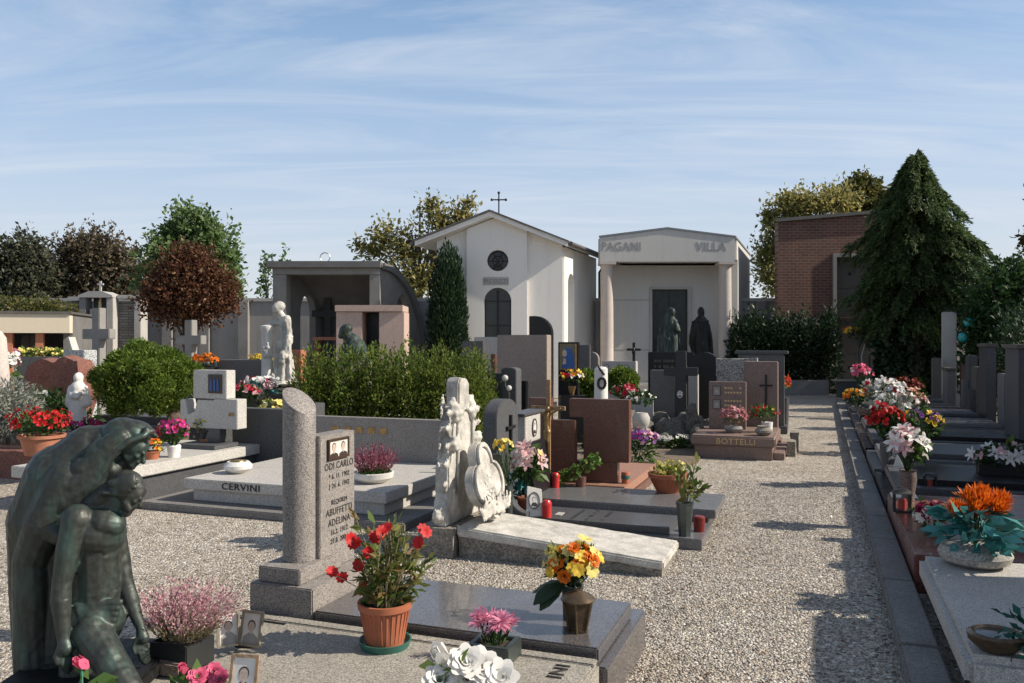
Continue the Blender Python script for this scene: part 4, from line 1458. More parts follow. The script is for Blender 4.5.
for sgn, yb in ((-1, .12), (1, .56)):
    for i, z in enumerate((.50, .66, .80, .94, 1.06)):
        yy = yb - sgn * (.018 * i)
        acanthus(sp, -1.74, yy, z, .15, PI / 2 + sgn * -.75, sgn * -.5)
        acanthus(sp, -1.82, yy, z + .05, .14, PI / 2 - sgn * .85, sgn * .4)
    flower(sp, -1.72, yb - sgn * .06, 1.12, .085)
    flower(sp, -1.78, yb - sgn * .02, 1.0, .075)
    flower(sp, -1.70, yb - sgn * .0, .88, .07)
    flower(sp, -1.74, yb - sgn * .04, 1.20, .06)
    for k in range(4):
        acanthus(sp, -1.72, yb + sgn * (.03 - .05 * (k % 2)), .25 + .03 * k, .13, PI / 2 + random.uniform(-.5, .5), random.uniform(-.4, .4))
        acanthus(sp, -1.83 + .03 * k, .01, .24, .12, PI / 2 + random.uniform(-.3, .3), random.uniform(-.3, .3))
sculpt('carved_flowers', sp, MARBLE, g2, .012, 2)
def lobes(k_=1.0):
    out = []
    cs = ((0, .17, .135), (-.125, -.03, .165), (.125, -.03, .165), (0, -.20, .13))
    for k in range(96):
        t = 2 * PI * k / 96
        d = Vector((math.cos(t), math.sin(t)))
        best = 0
        for cx, cz, r in cs:
            b = d.x * cx + d.y * cz
            q_ = b * b - (cx * cx + cz * cz - r * r)
            if q_ > 0:
                best = max(best, b + math.sqrt(q_))
        out.append((best * d.x * k_, best * d.y * k_))
    return out


md = lobes()
me_ = MB().poly(md, -.045, .045, 'x').build('medallion', MARBLE, g2, .012)
me_.location = (-1.535, .33, .57)
me_.rotation_euler = (0, R(-13), 0)
MB().plate(lobes(.985), .047, .064, 'x', [lobes(.86)]).build('medallion_rim', MARBLE, me_, .004)
mr = MB()
for k in range(9):
    zz_ = random.uniform(-.18, .18)
    mr.cap((.045, random.uniform(-.14, .14), zz_), (.045, random.uniform(-.14, .14), zz_ + random.uniform(-.04, .04)), .012, .008, 6)
sculpt('worn_relief', mr.cap((.045, -.14, -.1), (.045, .14, .1), .01, .01, 6), MARBLE, me_, .008, 1)
sp = MB()
for k in range(5):
    acanthus(sp, .05 + .01 * k, -.20 + .05 * k, -.31, .15, PI / 2 + .7 - .35 * k, .3 - .15 * k)
    acanthus(sp, .06, .10 + .03 * k, -.30, .12, PI / 2 + .4 - .3 * k, .2)
sculpt('acanthus', sp, MARBLE, me_, .012, 2)

# --- dark grave behind the marble one
g3 = LT('grave', 'low dark polished grave with raised lettered slab beside the white marble grave', 'grave', -1.30, 2.30)
MB().box(-2.15, 0, 0, .66, 0, .09).build('base', GREY_P, g3, .006)
s3 = MB().box(-1.62, -.28, .07, .60, .092, .15).build('slab', GRAN_D, g3, .008)
lm = MB()
for row in range(3):
    y = .12 + 0
    for k in range(9):
        if random.random() < .85:
            x0 = -1.15 + row * .13
            lm.box(x0, x0 + .035, .11 + k * .052, .11 + k * .052 + .016, .1505, .153)
lm.build('worn_letters', INK, s3, smooth=False)
MB().box(-1.32, -1.26, .22, .34, .1505, .156).build('metal_tag', CONC_L, s3, smooth=False)
h3 = MB().poly([(.31 + y, .092 + z) for y, z in arch_pts(.56, 1.08, k=.55)], -1.93, -1.80, 'x').build('headstone', GRAN_DM, g3, .006)
c3 = cross_mb(.34, .2, .03, .02, .66).build('cross', IRON, h3)
c3.location = (-1.785, .36, .68)
c3.rotation_euler = (0, 0, PI / 2)
cv = [(-1.95, .092), (-1.50, .092), (-1.50, .20)] + [(-1.50 - .22 * math.sin(PI / 2 * i / 8), .20 + .40 * (1 - math.cos(PI / 2 * i / 8))) for i in range(1, 9)] + [(-1.73, .70), (-1.95, .70)]
MB().poly(cv, -.03, .08).build('buttress', GRAN_D, g3, .006)

# --- grey slab grave
g4 = LT('grave', 'grey polished slab grave ending at the gravel path with terracotta bowl on it', 'grave', -1.27, 2.985)
MB().box(-2.2, -.07, .02, .80, 0, .12).build('base', GRAN_D, g4, .006)
MB().box(-2.2, 0, 0, .82, .122, .20).build('slab', GREY_P, g4, .008)
MB().poly([(-2.0, .202), (-1.72, .202), (-1.72, .30), (-1.80, .70), (-2.0, .70)], .05, .62).build('headstone_foot', BLACK, g4, .006)
hb = MB().box(-1.98, -1.82, .08, .55, .702, .97).build('headstone', GRAN_L, g4, .006)
portrait(hb, .13, .18, (-1.815, .34, .84), (PI / 2, 0, PI / 2), oval=True, frame=GRAN_D)
hs2 = MB().box(-1.99, -1.80, .0, .66, .972, 1.0).build('cap', GRAN_D, g4, .006)

# --- brown double headstone
g5 = LT('grave', 'red brown polished double headstone on its own low granite base', 'grave', -2.28, 3.87)
MB().box(-1.16, 0, 0, 1.75, 0, .10).build('base', BROWN, g5, .006)
MB().box(-1.15, -.01, .005, 1.74, .102, .2).build('base', BROWN_R, g5, .006)
MB().poly([(-1.08, .202), (-.56, .202), (-.56, .86), (-.83, .86), (-.83, 1.09), (-1.08, 1.09)], .07, .17).build('headstone', BROWN, g5, .005)
MB().poly([(-.50, .42), (-.005, .42), (-.005, 1.084), (-.66, 1.084), (-.66, .885), (-.50, .885)], .19, .31).build('headstone', BROWN, g5, .005)
MB().box(-.80, -.13, .19, .31, .202, .418).build('headstone_foot', BROWN, g5, .004)

cr = LT('crucifix', 'slim wooden crucifix with bronze figure before the brown headstone', 'crucifix', -3.07, 3.74, .2)
m = MB().box(-.022, .022, -.018, .018, 0, 1.10).box(-.185, .185, -.022, .014, .78, .825)
m.build('cross', stone('gilt wood', (0.30, 0.18, 0.09), .2, 60, .5, .1, .3), cr, .003)
ch = MB()
zc = .78
ch.cap((0, -.05, zc - .06), (0, -.055, zc - .16), .032, .026, 8).cap((0, -.055, zc - .16), (.01, -.06, zc - .22), .026, .03, 8)
ch.cap((-.012, -.06, zc - .22), (.0, -.085, zc - .33), .024, .018, 8).cap((.02, -.06, zc - .22), (.02, -.085, zc - .33), .024, .018, 8)
ch.cap((0, -.085, zc - .33), (.005, -.05, zc - .45), .018, .012, 8).cap((.02, -.085, zc - .33), (.01, -.05, zc - .45), .018, .012, 8)
ch.cap((0, -.05, zc - .06), (-.14, -.035, zc + .025), .017, .010, 8).cap((0, -.05, zc - .06), (.14, -.035, zc + .025), .017, .010, 8)
ch.ell((.012, -.07, zc + .015), (.026, .03, .035), (0, .3, 0), 8).cap((0, -.055, zc - .05), (.008, -.06, zc), .014, .014, 8)
sculpt('figure', ch, BRASS, cr, .006, 2)

# --- long granite slab monument
gc = LT('grave', 'wide pale granite platform grave with CERVINI on its front edge', 'grave', -4.15, 2.25)
MB().box(-2.75, .28, -.22, 2.0, 0, .075).build('base', KERB, gc, .01)
MB().box(-2.27, -.05, .03, 1.75, .077, .20).build('base', GRAN_L, gc, .006)
sc_ = MB().box(-2.34, 0, -.03, 1.75, .202, .305).build('slab', GRAN_L, gc, .006)
text('CERVINI', .095, (-1.63, -.034, .222), FRONT, INK, sc_, sx=1.25, ext=.004)
wm = MB().box(-2.0, .03, 1.753, 1.89, .10, .80).build('headstone', GRAN, gc, .008)
c_ = cross_mb(.46, .26, .05, .01, .7).build('cross', LEAD, wm)
c_.location = (-.19, 1.752, .28)
pl_ = MB()
for k in range(5):
    pl_.box(-1.72 + .16 * k, -1.62 + .16 * k, 1.745, 1.752, .62, .69)
pl_.build('bronze_letters', BRASS, wm, smooth=False)
b_ = LT('dark_pillar_stone', 'dark granite pillar stone standing left of the CERVINI wall', 'headstone', -6.42, 4.05)
MB().box(-.12, .16, -.1, .4, 0, .93).build('headstone', GRAN_D, b_, .008)
MB().box(-.95, -.125, .0, .2, 0, .86).build('headstone_wing', GRAN_DM, b_, .008)

# --- pale block grave with photo
gl = LT('grave', 'pale granite grave with stepped block headstone bearing a dark photo', 'grave', -6.95, 1.65)
MB().box(-1.15, -.06, 0.05, 2.4, 0, .30).build('base', GRAN_D, gl, .008)
MB().box(-1.25, 0, 0, 2.45, .302, .42).build('slab', GRAN_W, gl, .008)
MB().box(-.72, -.12, 1.72, 2.15, .422, .47).build('tray', GRAN_DM, gl, .005)
hx = -.02
lower = [(-.88, .64), (hx, .64), (hx, 1.0), (-.36, 1.0), (-.36, .985)] + [(-.58 + .20 * math.cos(PI + PI / 2 * 0 - i * PI / 2 / 8 + PI / 2 * 0) * -1, .985 - .20 * math.sin(i * PI / 2 / 8)) for i in range(0)] + [(-.62, .985), (-.66, .84), (-.76, .80), (-.80, .985), (-.88, .985)]
MB().poly(lower, 2.0, 2.18).build('headstone', GRAN_W, gl, .006)
up_ = MB().box(-.68, -.18, 2.0, 2.17, 1.003, 1.35).build('headstone', GRAN_W, gl, .006)
MB().box(-.58, -.30, 2.03, 2.15, .471, .638).build('support', GRAN_D, gl, .004)
ph = MB().box(-.44, -.24, 1.985, 1.998, 1.07, 1.30).build('photo_plate', DARKF, up_)
im = MB()
for i, (x, c) in enumerate(((-.41, 0), (-.36, 0), (-.31, 0))):
    im.poly([(x, 1.10), (x + .035, 1.10), (x + .03, 1.22), (x + .018, 1.26), (x + .005, 1.22)], 1.978, 1.984)
im.build('print', BLUEF, ph, smooth=False)
MB().box(-.14, -.07, 1.99, 1.999, .80, .84).build('brass_tag', BRASS, gl)

# ================================================================== bronze pieta
PD = 3.50


def S(px, py, dv=0.0):
    d = PD + dv
    return Vector((X(px, d), d, Z(py, d)))


def near(px):
    return px * PD / F


pt = thing('bronze_group', 'dark green bronze sculpture of a hooded figure bending over a slumped man', 'sculpture', L(-3.33, -1.88, .30), 0)
o0 = Vector(pt.location)


def Q(px, py, dv=0):
    v = S(px, py, dv) - o0
    return (v.x, v.y, v.z)


m = MB()


def cp(a, b, ra, rb):
    m.cap(Q(*a), Q(*b), near(ra), near(rb), 14)


def el(a, r, rot=(0, 0, 0)):
    m.ell(Q(*a), tuple(near(x) for x in r), rot, 16)


def head(c, dv, r, ang, hair=0, beard=0):
    """profile head: c centre, r radius in picture pixels, ang = how far the face looks down"""
    f = Vector((math.cos(ang), math.sin(ang)))
    u = Vector((math.sin(ang), -math.cos(ang)))
    s = near(1.0)

    def at_(a, b):
        return (c[0] + r * (f.x * a + u.x * b), c[1] + r * (f.y * a + u.y * b))

    def E(a, b, rx, ry, rz, dd=0.0):
        p = at_(a, b)
        m.ell(Q(p[0], p[1], dv + dd * r * s), (rx * r * s, ry * r * s, rz * r * s), (0, ang, 0), 14)

    def C(a0, b0, a1, b1, r0, r1, d0=0.0, d1=0.0):
        p, q = at_(a0, b0), at_(a1, b1)
        m.cap(Q(p[0], p[1], dv + d0 * r * s), Q(q[0], q[1], dv + d1 * r * s), r0 * r * s, r1 * r * s, 10)
    E(-.12, .18, .92, .74, .84)                      # skull
    E(.30, -.30, .50, .54, .66)                      # face block
    E(.52, .30, .30, .50, .40)                       # forehead
    C(.74, .10, .74, .10, .10, .10, -.30, -.30)
    C(.72, .10, .72, .10, .11, .11, -.28, .28)       # brow
    C(.78, .06, .99, -.27, .09, .145)                # nose
    C(.80, -.46, .80, -.46, .085, .085, -.12, .12)   # upper lip
    C(.77, -.58, .77, -.58, .085, .085, -.10, .10)   # lower lip
    E(.66, -.82, .20, .24, .17)                      # chin
    for e in (-1, 1):
        E(.56, -.22, .17, .16, .14, .36 * e)         # cheekbone
        E(.66, -.03, .09, .11, .05, .27 * e)         # lid
        E(-.05, -.12, .13, .06, .22, .62 * e)        # ear
        C(.55, -.78, .02, -.55, .15, .16, .22 * e, .46 * e)   # jaw
    if beard:
        E(.60, -.95, .26, .34, .28)
        C(.55, -.75, .15, -.55, .2, .18, -.40, -.50)
        C(.55, -.75, .15, -.55, .2, .18, .40, .50)
    if hair:
        E(-.30, .26, .92, .84, .82)
        for k in range(13):
            e = -1 if k % 2 else 1
            b0 = random.uniform(-.3, .7)
            C(-.05 - .5 * random.random(), b0, -.95 - .3 * random.random(), b0 - .55 - .3 * random.random(), .17, .12, e * random.uniform(.45, .75), e * random.uniform(.3, .7))
        for k in range(64):
            a_, b_ = random.uniform(-1.0, .42), random.uniform(-.35, .98)
            if a_ * a_ + (b_ - .12) ** 2 > .92 or (a_ > .15 and b_ < .55):
                continue
            w_ = math.sqrt(max(0, 1 - (a_ + .2) ** 2 * .8 - (b_ - .18) ** 2)) * .80
            for e in (-1, 1):
                C(a_, b_, a_ - .16, b_ - .14, .11, .08, e * w_, e * w_ * .96)
    return at_


# hooded figure: back and cloak
cp((118, 440, .12), (90, 450, .12), 18, 25)
cp((90, 450, .12), (62, 478, .12), 26, 34)
cp((62, 478, .12), (42, 520, .12), 36, 33)
cp((42, 520, .13), (36, 580, .13), 33, 25)
cp((36, 580, .13), (42, 690, .13), 25, 25)
cp((58, 600, .16), (62, 700, .15), 28, 34)
cp((92, 480, .19), (98, 560, .19), 20, 24)
cp((70, 500, .17), (75, 600, .17), 32, 30)
# near arm under the cloak, elbow pushed out to the left
cp((70, 480, .04), (46, 522, .02), 24, 21)
cp((46, 522, .02), (31, 560, .05), 20, 17)
cp((31, 560, .05), (34, 670, .07), 17, 19)
cp((46, 524, .0), (60, 536, -.02), 15, 10)
for k in range(7):                                      # hanging folds of the cloak
    x0 = 24 + 8 * k
    cp((x0 + random.uniform(-2, 2), 575 + 6 * k, .02 + .014 * k), (x0 + 4 + random.uniform(-3, 3), 690, -.0 + .014 * k), 3.5, 6.5)
# its head under the hood
hp = head((131, 447), .10, 19, .62)
el((124, 437, .11), (23, 21, 20), (0, .38, 0))           # hood over the skull
el((137, 431, .11), (16, 19, 11), (0, .38, 0))
el((110, 446, .12), (22, 24, 22), (0, .4, 0))
for e in (-1, 1):                                       # rim of the hood, running back from the brow to the shoulder
    pts = [(152, 431, .11 + e * .03), (143, 436, .11 + e * .07), (130, 441, .11 + e * .094), (117, 450, .11 + e * .108), (107, 464, .11 + e * .115), (98, 482, .11 + e * .12), (92, 505, .11 + e * .12)]
    for a_, b_ in zip(pts, pts[1:]):
        cp(a_, b_, 3.2, 3.2)
    for a_, b_ in zip(pts[2:], pts[3:]):
        cp((a_[0] - 9, a_[1] - 4, a_[2] - e * .015), (b_[0] - 10, b_[1] - 4, b_[2] - e * .015), 9, 10)
for e in (-1, 1):
    for (x0, y0, x1, y1, o1, o2, r0, r1) in ((122, 441, 98, 452, .085, .09, 9, 14), (117, 450, 86, 468, .095, .095, 9, 17), (107, 464, 76, 484, .10, .10, 10, 19), (98, 482, 68, 500, .105, .105, 11, 19), (92, 503, 64, 515, .105, .10, 10, 16), (112, 456, 92, 474, .10, .10, 8, 13), (102, 473, 80, 494, .105, .10, 9, 15)):
        cp((x0 - 3, y0, .11 + e * o1), (x1, y1, .11 + e * o2), r0 * .8, r1 * .8)
cp((146, 430, .06), (156, 436, .09), 3.5, 2.2)          # cloth edge over the brow
cp((146, 432, .16), (156, 437, .13), 3.5, 2.2)
cp((124, 462, .10), (112, 478, .12), 9, 13)             # neck
cp((112, 470, .06), (100, 500, .09), 8, 11)             # throat
sculpt('hooded_figure', m, BRONZE, pt, .0052, 5, folds=[(.010, 7, .9, .42), (.0015, 40, 40, 2)])
m = MB()
# slumped man
head((129, 492), -.02, 18, .66, hair=1, beard=1)
cp((120, 500, -.01), (101, 516, -.01), 11, 13)
cp((110, 492, -.02), (94, 506, -.01), 11, 12)
el((98, 532, -.02), (27, 25, 25), (0, R(12), 0))
el((106, 522, -.045), (20, 17, 14), (0, R(20), 0))
cp((98, 545, .0), (98, 600, .0), 24, 22)
cp((96, 600, .0), (96, 622, .0), 23, 26)
for i in range(5):
    cp((84, 541 + 5.5 * i, -.088 + .004 * i), (105, 536 + 5.5 * i, -.088 + .004 * i), 2.2, 1.6)
# near arm hanging straight down
el((77, 519, -.09), (15, 15, 15))
cp((76, 520, -.10), (68, 552, -.115), 13, 11.5)
cp((68, 552, -.115), (62, 582, -.125), 11.5, 9)
cp((62, 582, -.125), (61, 602, -.135), 9.2, 9.5)
cp((61, 602, -.135), (64, 640, -.15), 9.3, 6)
cp((64, 640, -.15), (66, 648, -.155), 6, 7.5)
# far arm
el((113, 529, .05), (11, 12, 12))
cp((115, 533, .05), (121, 562, .04), 10.5, 9.5)
cp((121, 562, .04), (127, 588, .03), 9, 7.5)
cp((127, 588, .03), (131, 602, .02), 8, 8)
cp((131, 602, .02), (141, 628, .0), 7.5, 5)
cp((141, 628, .0), (143, 638, -.01), 5, 6.5)
# loincloth and thighs
el((98, 618, -.02), (28, 24, 21))
for i in range(6):
    cp((76 + 2 * i, 606 + 4 * i, -.085 - .004 * i), (120 - 2 * i, 602 + 6 * i, -.06 - .004 * i), 4.2, 3.0)
cp((92, 632, -.09), (128, 690, -.22), 18, 14)
cp((128, 690, -.22), (122, 740, -.18), 13, 10)
cp((80, 640, .0), (74, 720, -.06), 18, 15)
cp((50, 690, .05), (110, 705, .03), 30, 28)
# hands
for (bx_, by_, bd) in ((66, 650, -.155), (143, 640, -.01)):
    for k in range(4):
        x1, y1 = bx_ - 5 + 3.4 * k, by_ + 4
        x2, y2 = bx_ - 4 + 3.1 * k, by_ + 13 + 1.5 * (k in (1, 2))
        x3, y3 = bx_ - 2 + 2.7 * k, by_ + 20 + 3 * (k in (1, 2))
        dd = .009 * (k - 1.5)
        cp((x1, y1, bd + dd), (x2, y2, bd + dd - .006), 2.3, 2.0)
        cp((x2, y2, bd + dd - .006), (x3, y3, bd + dd + .006), 2.0, 1.6)
    cp((bx_ - 6, by_ - 2, bd - .014), (bx_ - 10, by_ + 7, bd - .026), 2.5, 2.1)
    cp((bx_ - 10, by_ + 7, bd - .026), (bx_ - 8.5, by_ + 14, bd - .03), 2.1, 1.7)
sculpt('slumped_figure', m, BRONZE, pt, .0052, 3, folds=[(.008, 14, 3, .36), (.0015, 40, 40, 2)])
MB().box(-.26, .30, -.26, .34, -.045, .02).build('plinth', BRONZE_D, pt, .01)

# ================================================================== things on the front grave
ZT = .263
v = G(182, 668, ZT)
t = thing('heather_planter', 'pink heather in a dark square planter beside the bronze group', 'plant', (v.x, v.y + .02, ZT), A)
MB().plate([(-.12, -.08), (.085, -.08), (.085, .10), (-.12, .10)], 0, .12, 'z', [[(-.108, -.068), (.073, -.068), (.073, .088), (-.108, .088)]]).build('planter', PLAST_D, t, .004)
MB().box(-.106, .071, -.066, .086, .0, .105).build('soil', SOIL, t)
P, D, P2, D2, P3, D3 = [], [], [], [], [], []
for k in range(300):
    a, rr = random.uniform(0, 2 * PI), random.random() ** .6
    b = Vector((-.015 + rr * .085 * math.cos(a), .01 + rr * .07 * math.sin(a), .105))
    e = b + Vector((rr * .17 * math.cos(a) + random.uniform(-.03, .03) + .03, rr * .15 * math.sin(a) + random.uniform(-.03, .03), random.uniform(.18, .30) * (1 - .25 * rr)))
    for j in range(22):
        u = j / 21
        p = b.lerp(e, u)
        d = (e - b).normalized() + rv(.45)
        if u > .52:
            P.append(p + rv(.007)); D.append(d)
        elif u > .1:
            P2.append(p + rv(.005)); D2.append(d)
leaves('flower_spikes', P, LF_HEATH, t, .015, .5, np.array(D), .3)
leaves('stems', P2, LF_STEM, t, .024, .25, np.array(D2), .15)
v0 = t.location

# photo frames
v = G(236, 653, ZT)
t = thing('photo_frame_pair', 'hinged pair of small bronze framed portrait photos', 'photo frame', (v.x, v.y + .05, ZT), R(-6))
frm = plain('pale bronze frame', (0.33, 0.29, 0.22), .45, .4, .25, 30)
portrait(t, .105, .165, (-.055, .0, .095), (R(78), 0, R(35)), frame=frm, suit=GREYF)
portrait(t, .115, .16, (.062, -.005, .10), (R(78), 0, R(-14)), frame=frm, suit=GREYF, hair=DARKF)
MB().box(-.03, .05, .01, .06, 0, .02).build('foot', IRON, t, .003)
v = G(245, 700, ZT)
t = thing('picture_frame', 'single wooden framed portrait photo of a woman at the bottom edge', 'photo frame', (X(244, 3.34), 3.34, ZT), R(-8))
portrait(t, .118, .17, (0, 0, .088), (R(76), 0, 0), frame=stone('frame wood', (0.30, 0.20, 0.12), .2, 60, .5, .1, .3), suit=plain('dark red cloth', (.2, .03, .03)))
MB().box(-.03, .03, .02, .06, 0, .05).build('foot', IRON, t, .003)

# red flowering pot
v = G(385, 646, ZT)
t = thing('potted_plant', 'red flowering mandevilla in a ribbed terracotta pot on green saucer', 'potted plant', (v.x, v.y, ZT))
zt = pot(t, .122, .20, TERRA, GREENP, ribs=True)
P, D = [], []
st = MB()
tips = []
for k in range(34):
    a, rr = random.uniform(0, 2 * PI), random.uniform(.1, 1)
    e = Vector((rr * .19 * math.cos(a) + .02, rr * .16 * math.sin(a), zt + random.uniform(.14, .40)))
    b = Vector((.04 * math.cos(a), .04 * math.sin(a), zt - .03))
    mid = b.lerp(e, .5) + rv(.03)
    st.tube([b, mid, e], [.006, .004, .002], 5)
    tips.append(e)
    for j in range(17):
        u = random.uniform(.1, 1)
        p = (b.lerp(mid, u * 2) if u < .5 else mid.lerp(e, u * 2 - 1)) + rv(.022)
        P.append(p); D.append(Vector((math.cos(a), math.sin(a), random.uniform(0, .9))))
st.build('stems', LF_STEM, t, fix=False)
leaves('foliage', P, LF_PLANT, t, .062, .36, np.array([tuple(x) for x in D]), .6)
for (px, py, k) in ((352, 541, 3), (376, 540, 2), (358, 565, 2), (330, 572, 1), (344, 580, 1), (362, 584, 2), (425, 532, 2), (384, 530, 2), (366, 553, 1), (418, 545, 1)):
    d_ = v.y + random.uniform(-.14, .02)
    c = Vector((X(px, d_) - v.x, d_ - v.y, Z(py, d_) - ZT))
    mb = MB()
    for _ in range(k):
        bloom(mb, 'daisy', c + rv(.014), Vector((random.uniform(-.8, .8), -.7, random.uniform(.0, .9))), .060)
    mb.build('flower', P_RED, t, smooth=False, fix=False)
    s2 = MB().tube([c, c.lerp(Vector((0, 0, zt)), .45) + rv(.01), Vector((0, 0, zt - .02))], .0025, 5).build('stem', LF_STEM, t, fix=False)

# pink nerine planter
v = G(494, 664, ZT)
t = thing('flower_planter', 'pink spidery flowers in a square bronze planter on the front slab', 'flowers', (v.x, v.y + .06, ZT), A)
MB().plate([(-.1, -.09), (.1, -.09), (.1, .09), (-.1, .09)], 0.0, .085, 'z', [[(-.07, -.06), (.07, -.06), (.07, .06), (-.07, .06)]]).build('planter', ZINC, t, .005)
MB().box(-.068, .068, -.058, .058, 0, .07).build('soil', SOIL, t)
for (x, y, z, n_) in ((-.07, -.01, .175, 3), (.05, -.02, .20, 4), (.07, .02, .165, 2), (-.02, .03, .18, 2), (.02, -.05, .165, 2)):
    mb = MB()
    for _ in range(n_):
        bloom(mb, 'nerine', Vector((x, y, z)) + rv(.022), Vector((random.uniform(-.4, .4), -.5, .8)), .105)
    mb.build('flower_head', P_PINK, t, smooth=False, fix=False)
    MB().tube([(x * .4, y * .4, .06), (x * .8, y * .8, .13), (x, y, z)], .004, 5).build('stem', LF_DEEP, t, fix=False)
leaves('foliage', [(random.uniform(-.05, .05), random.uniform(-.05, .05), random.uniform(.06, .12)) for _ in range(40)], LF_DEEP, t, .06, .2, np.tile((0, 0, 1.0), (40, 1)), .5)


def lying_roses(label, pts, mat, d, kind='rose', s=.1, leafm=LF_GREEN, name='artificial_roses'):
    c = pts[0]
    t = thing(name, label, 'flowers', (X(c[0], d), d, ZT))
    st = MB()
    for px, py, ss in pts:
        p = Vector((X(px, d) - t.location.x, random.uniform(-.03, .03), Z(py, d) - ZT))
        mb = bloom(MB(), kind if ss > 0 else 'bud', p, Vector((random.uniform(-.4, .4), -.7, .8)), s * abs(ss))
        mb.build('rose', mat, t, smooth=True, fix=False)
        st.tube([p, Vector((p.x * .7, .02, max(.02, p.z - .12))), Vector((p.x * .4, .05, .01))], .005, 6)
    st.build('stems', plain('plastic stem', (.06, .22, .16), .4), t)
    nl = 14
    P = [(random.uniform(-.06, .14), random.uniform(-.05, .05), random.uniform(.02, .14)) for _ in range(nl)]
    leaves('foliage', P, leafm, t, .075, .5, None, 1)
    return t


LF_ROSE = leafmat('rose leaves pale', [(.14, .22, .04), (.22, .30, .07), (.05, .13, .07)], .3)
lying_roses('white artificial roses lying at the bottom edge of the front slab', [(441, 655, -.9), (466, 662, .95), (480, 668, 1.05), (500, 676, 1.0), (440, 678, .9), (470, 680, .9), (486, 684, 1.0)], P_WHITE, 3.36, 'rose', .13, LF_ROSE)
lying_roses('bright pink artificial roses lying before the wooden photo frame', [(186, 667, -.62), (200, 674, .68), (212, 673, .66), (220, 678, .68), (206, 683, .7)], P_ROSEP, 3.38, 'rose', .1)
lying_roses('single bright pink artificial rose in front of the bronze group', [(79, 666, -.75)], P_ROSEP, 3.2, 'rose', .1)

# lantern vase and orange bouquet on the dark slab
v = G(578, 631, .30)
t = thing('grave_lantern', 'brown metal grave lantern on the polished dark slab', 'lantern', (v.x, v.y, .30))
m = MB()
for k in range(6):
    a0, a1 = 2 * PI * k / 6 + .3, 2 * PI * (k + 1) / 6 + .3
    m.add([(.044 * math.cos(a0), .044 * math.sin(a0), 0), (.044 * math.cos(a1), .044 * math.sin(a1), 0), (.074 * math.cos(a1), .074 * math.sin(a1), .15), (.074 * math.cos(a0), .074 * math.sin(a0), .15)], [(0, 1, 2, 3)])
m.add([(.044 * math.cos(2 * PI * k / 6 + .3), .044 * math.sin(2 * PI * k / 6 + .3), 0) for k in range(6)], [tuple(range(6))])
m.build('panes', plain('brown lamp glass', (.06, .04, .022), .12, 0, .5, 18), t, smooth=False, fix=False)
m = MB()
for k in range(6):
    a0 = 2 * PI * k / 6 + .3
    m.tube([(.046 * math.cos(a0), .046 * math.sin(a0), 0), (.076 * math.cos(a0), .076 * math.sin(a0), .15)], .005, 5)
m.lathe([(.048, -.002), (.05, .012), (.044, .012)], n=6)
m.build('frame', LAMPM, t)
MB().lathe([(.084, .15), (.086, .157), (.065, .176), (.03, .188), (.014, .196), (.014, .205), (0, .206)], n=12).build('lid', LAMPM, t)
MB().tube([(.016 * math.cos(2 * PI * k / 14), 0, .222 + .016 * math.sin(2 * PI * k / 14)) for k in range(15)], .003, 5).build('ring', IRON, t)
v = Vector((X(572, 4.2), 4.2, .30))
t = thing('flower_vase', 'yellow and orange bouquet with a broad dark leaf behind the lantern', 'flowers', v)
MB().lathe([(.045, 0), (.05, .12), (.06, .17), (.05, .17), (.045, .1), (0, .1)]).build('vase', ZINC, t)
bouquet(t, (.0, 0, .26), (.14, .12, .11), [(P_LEM, 'daisy', 17, .075), (P_ORA, 'rose', 13, .055), (P_YEL, 'daisy', 12, .06), (P_LEM, 'puff', 12, .05)], 120, .06, LF_GREEN, .4, (0, 0, .15))
bl_ = MB()
for d_, w_ in (((-1, -.35, -.35), .105), ((-.9, -.7, -.5), .085), ((-.8, .3, -.15), .09)):
    bl_.petal((-.04, -.03, .19), d_, (0, -.3, 1), .185, w_, -.25, .04)
bl_.build('broad_leaf', LF_DARK, t, fix=False)

# ================================================================== things on the CERVINI platform
v = G(373, 482, .305)
t = thing('heather_bowl', 'purple heather in a wide pale stone bowl on the CERVINI platform', 'plant', v)
MB().lathe([(0, 0), (.13, 0), (.20, .05), (.21, .10), (.19, .105), (.17, .07), (0, .06)]).build('bowl', MARB_C, t)
P, D, P2, D2 = [], [], [], []
for k in range(240):
    a, rr = random.uniform(0, 2 * PI), random.random() ** .6
    b = Vector((rr * .12 * math.cos(a), rr * .12 * math.sin(a), .08))
    e = b + Vector((rr * .16 * math.cos(a), rr * .16 * math.sin(a), random.uniform(.16, .34) * (1 - .35 * rr)))
    for j in range(14):
        u = j / 13
        (P if u > .35 else P2).append(b.lerp(e, u) + rv(.006))
        (D if u > .35 else D2).append((e - b).normalized() + rv(.6))
leaves('flower_spikes', P, LF_HEATHP, t, .022, .5, np.array(D), .3)
leaves('stems', P2, LF_GREEN, t, .03, .3, np.array(D2), .2)
v = G(238, 473, .305)
t = thing('marble_bowl', 'small round white marble bowl with metal insert on the platform corner', 'bowl', v)
MB().lathe([(0, 0), (.08, 0), (.145, .05), (.148, .085), (.11, .125), (.09, .125), (.09, .11), (0, .11)]).build('bowl', MARB_C, t)
MB().lathe([(.085, .112), (.075, .135), (0, .14)]).build('insert', BRASS, t)

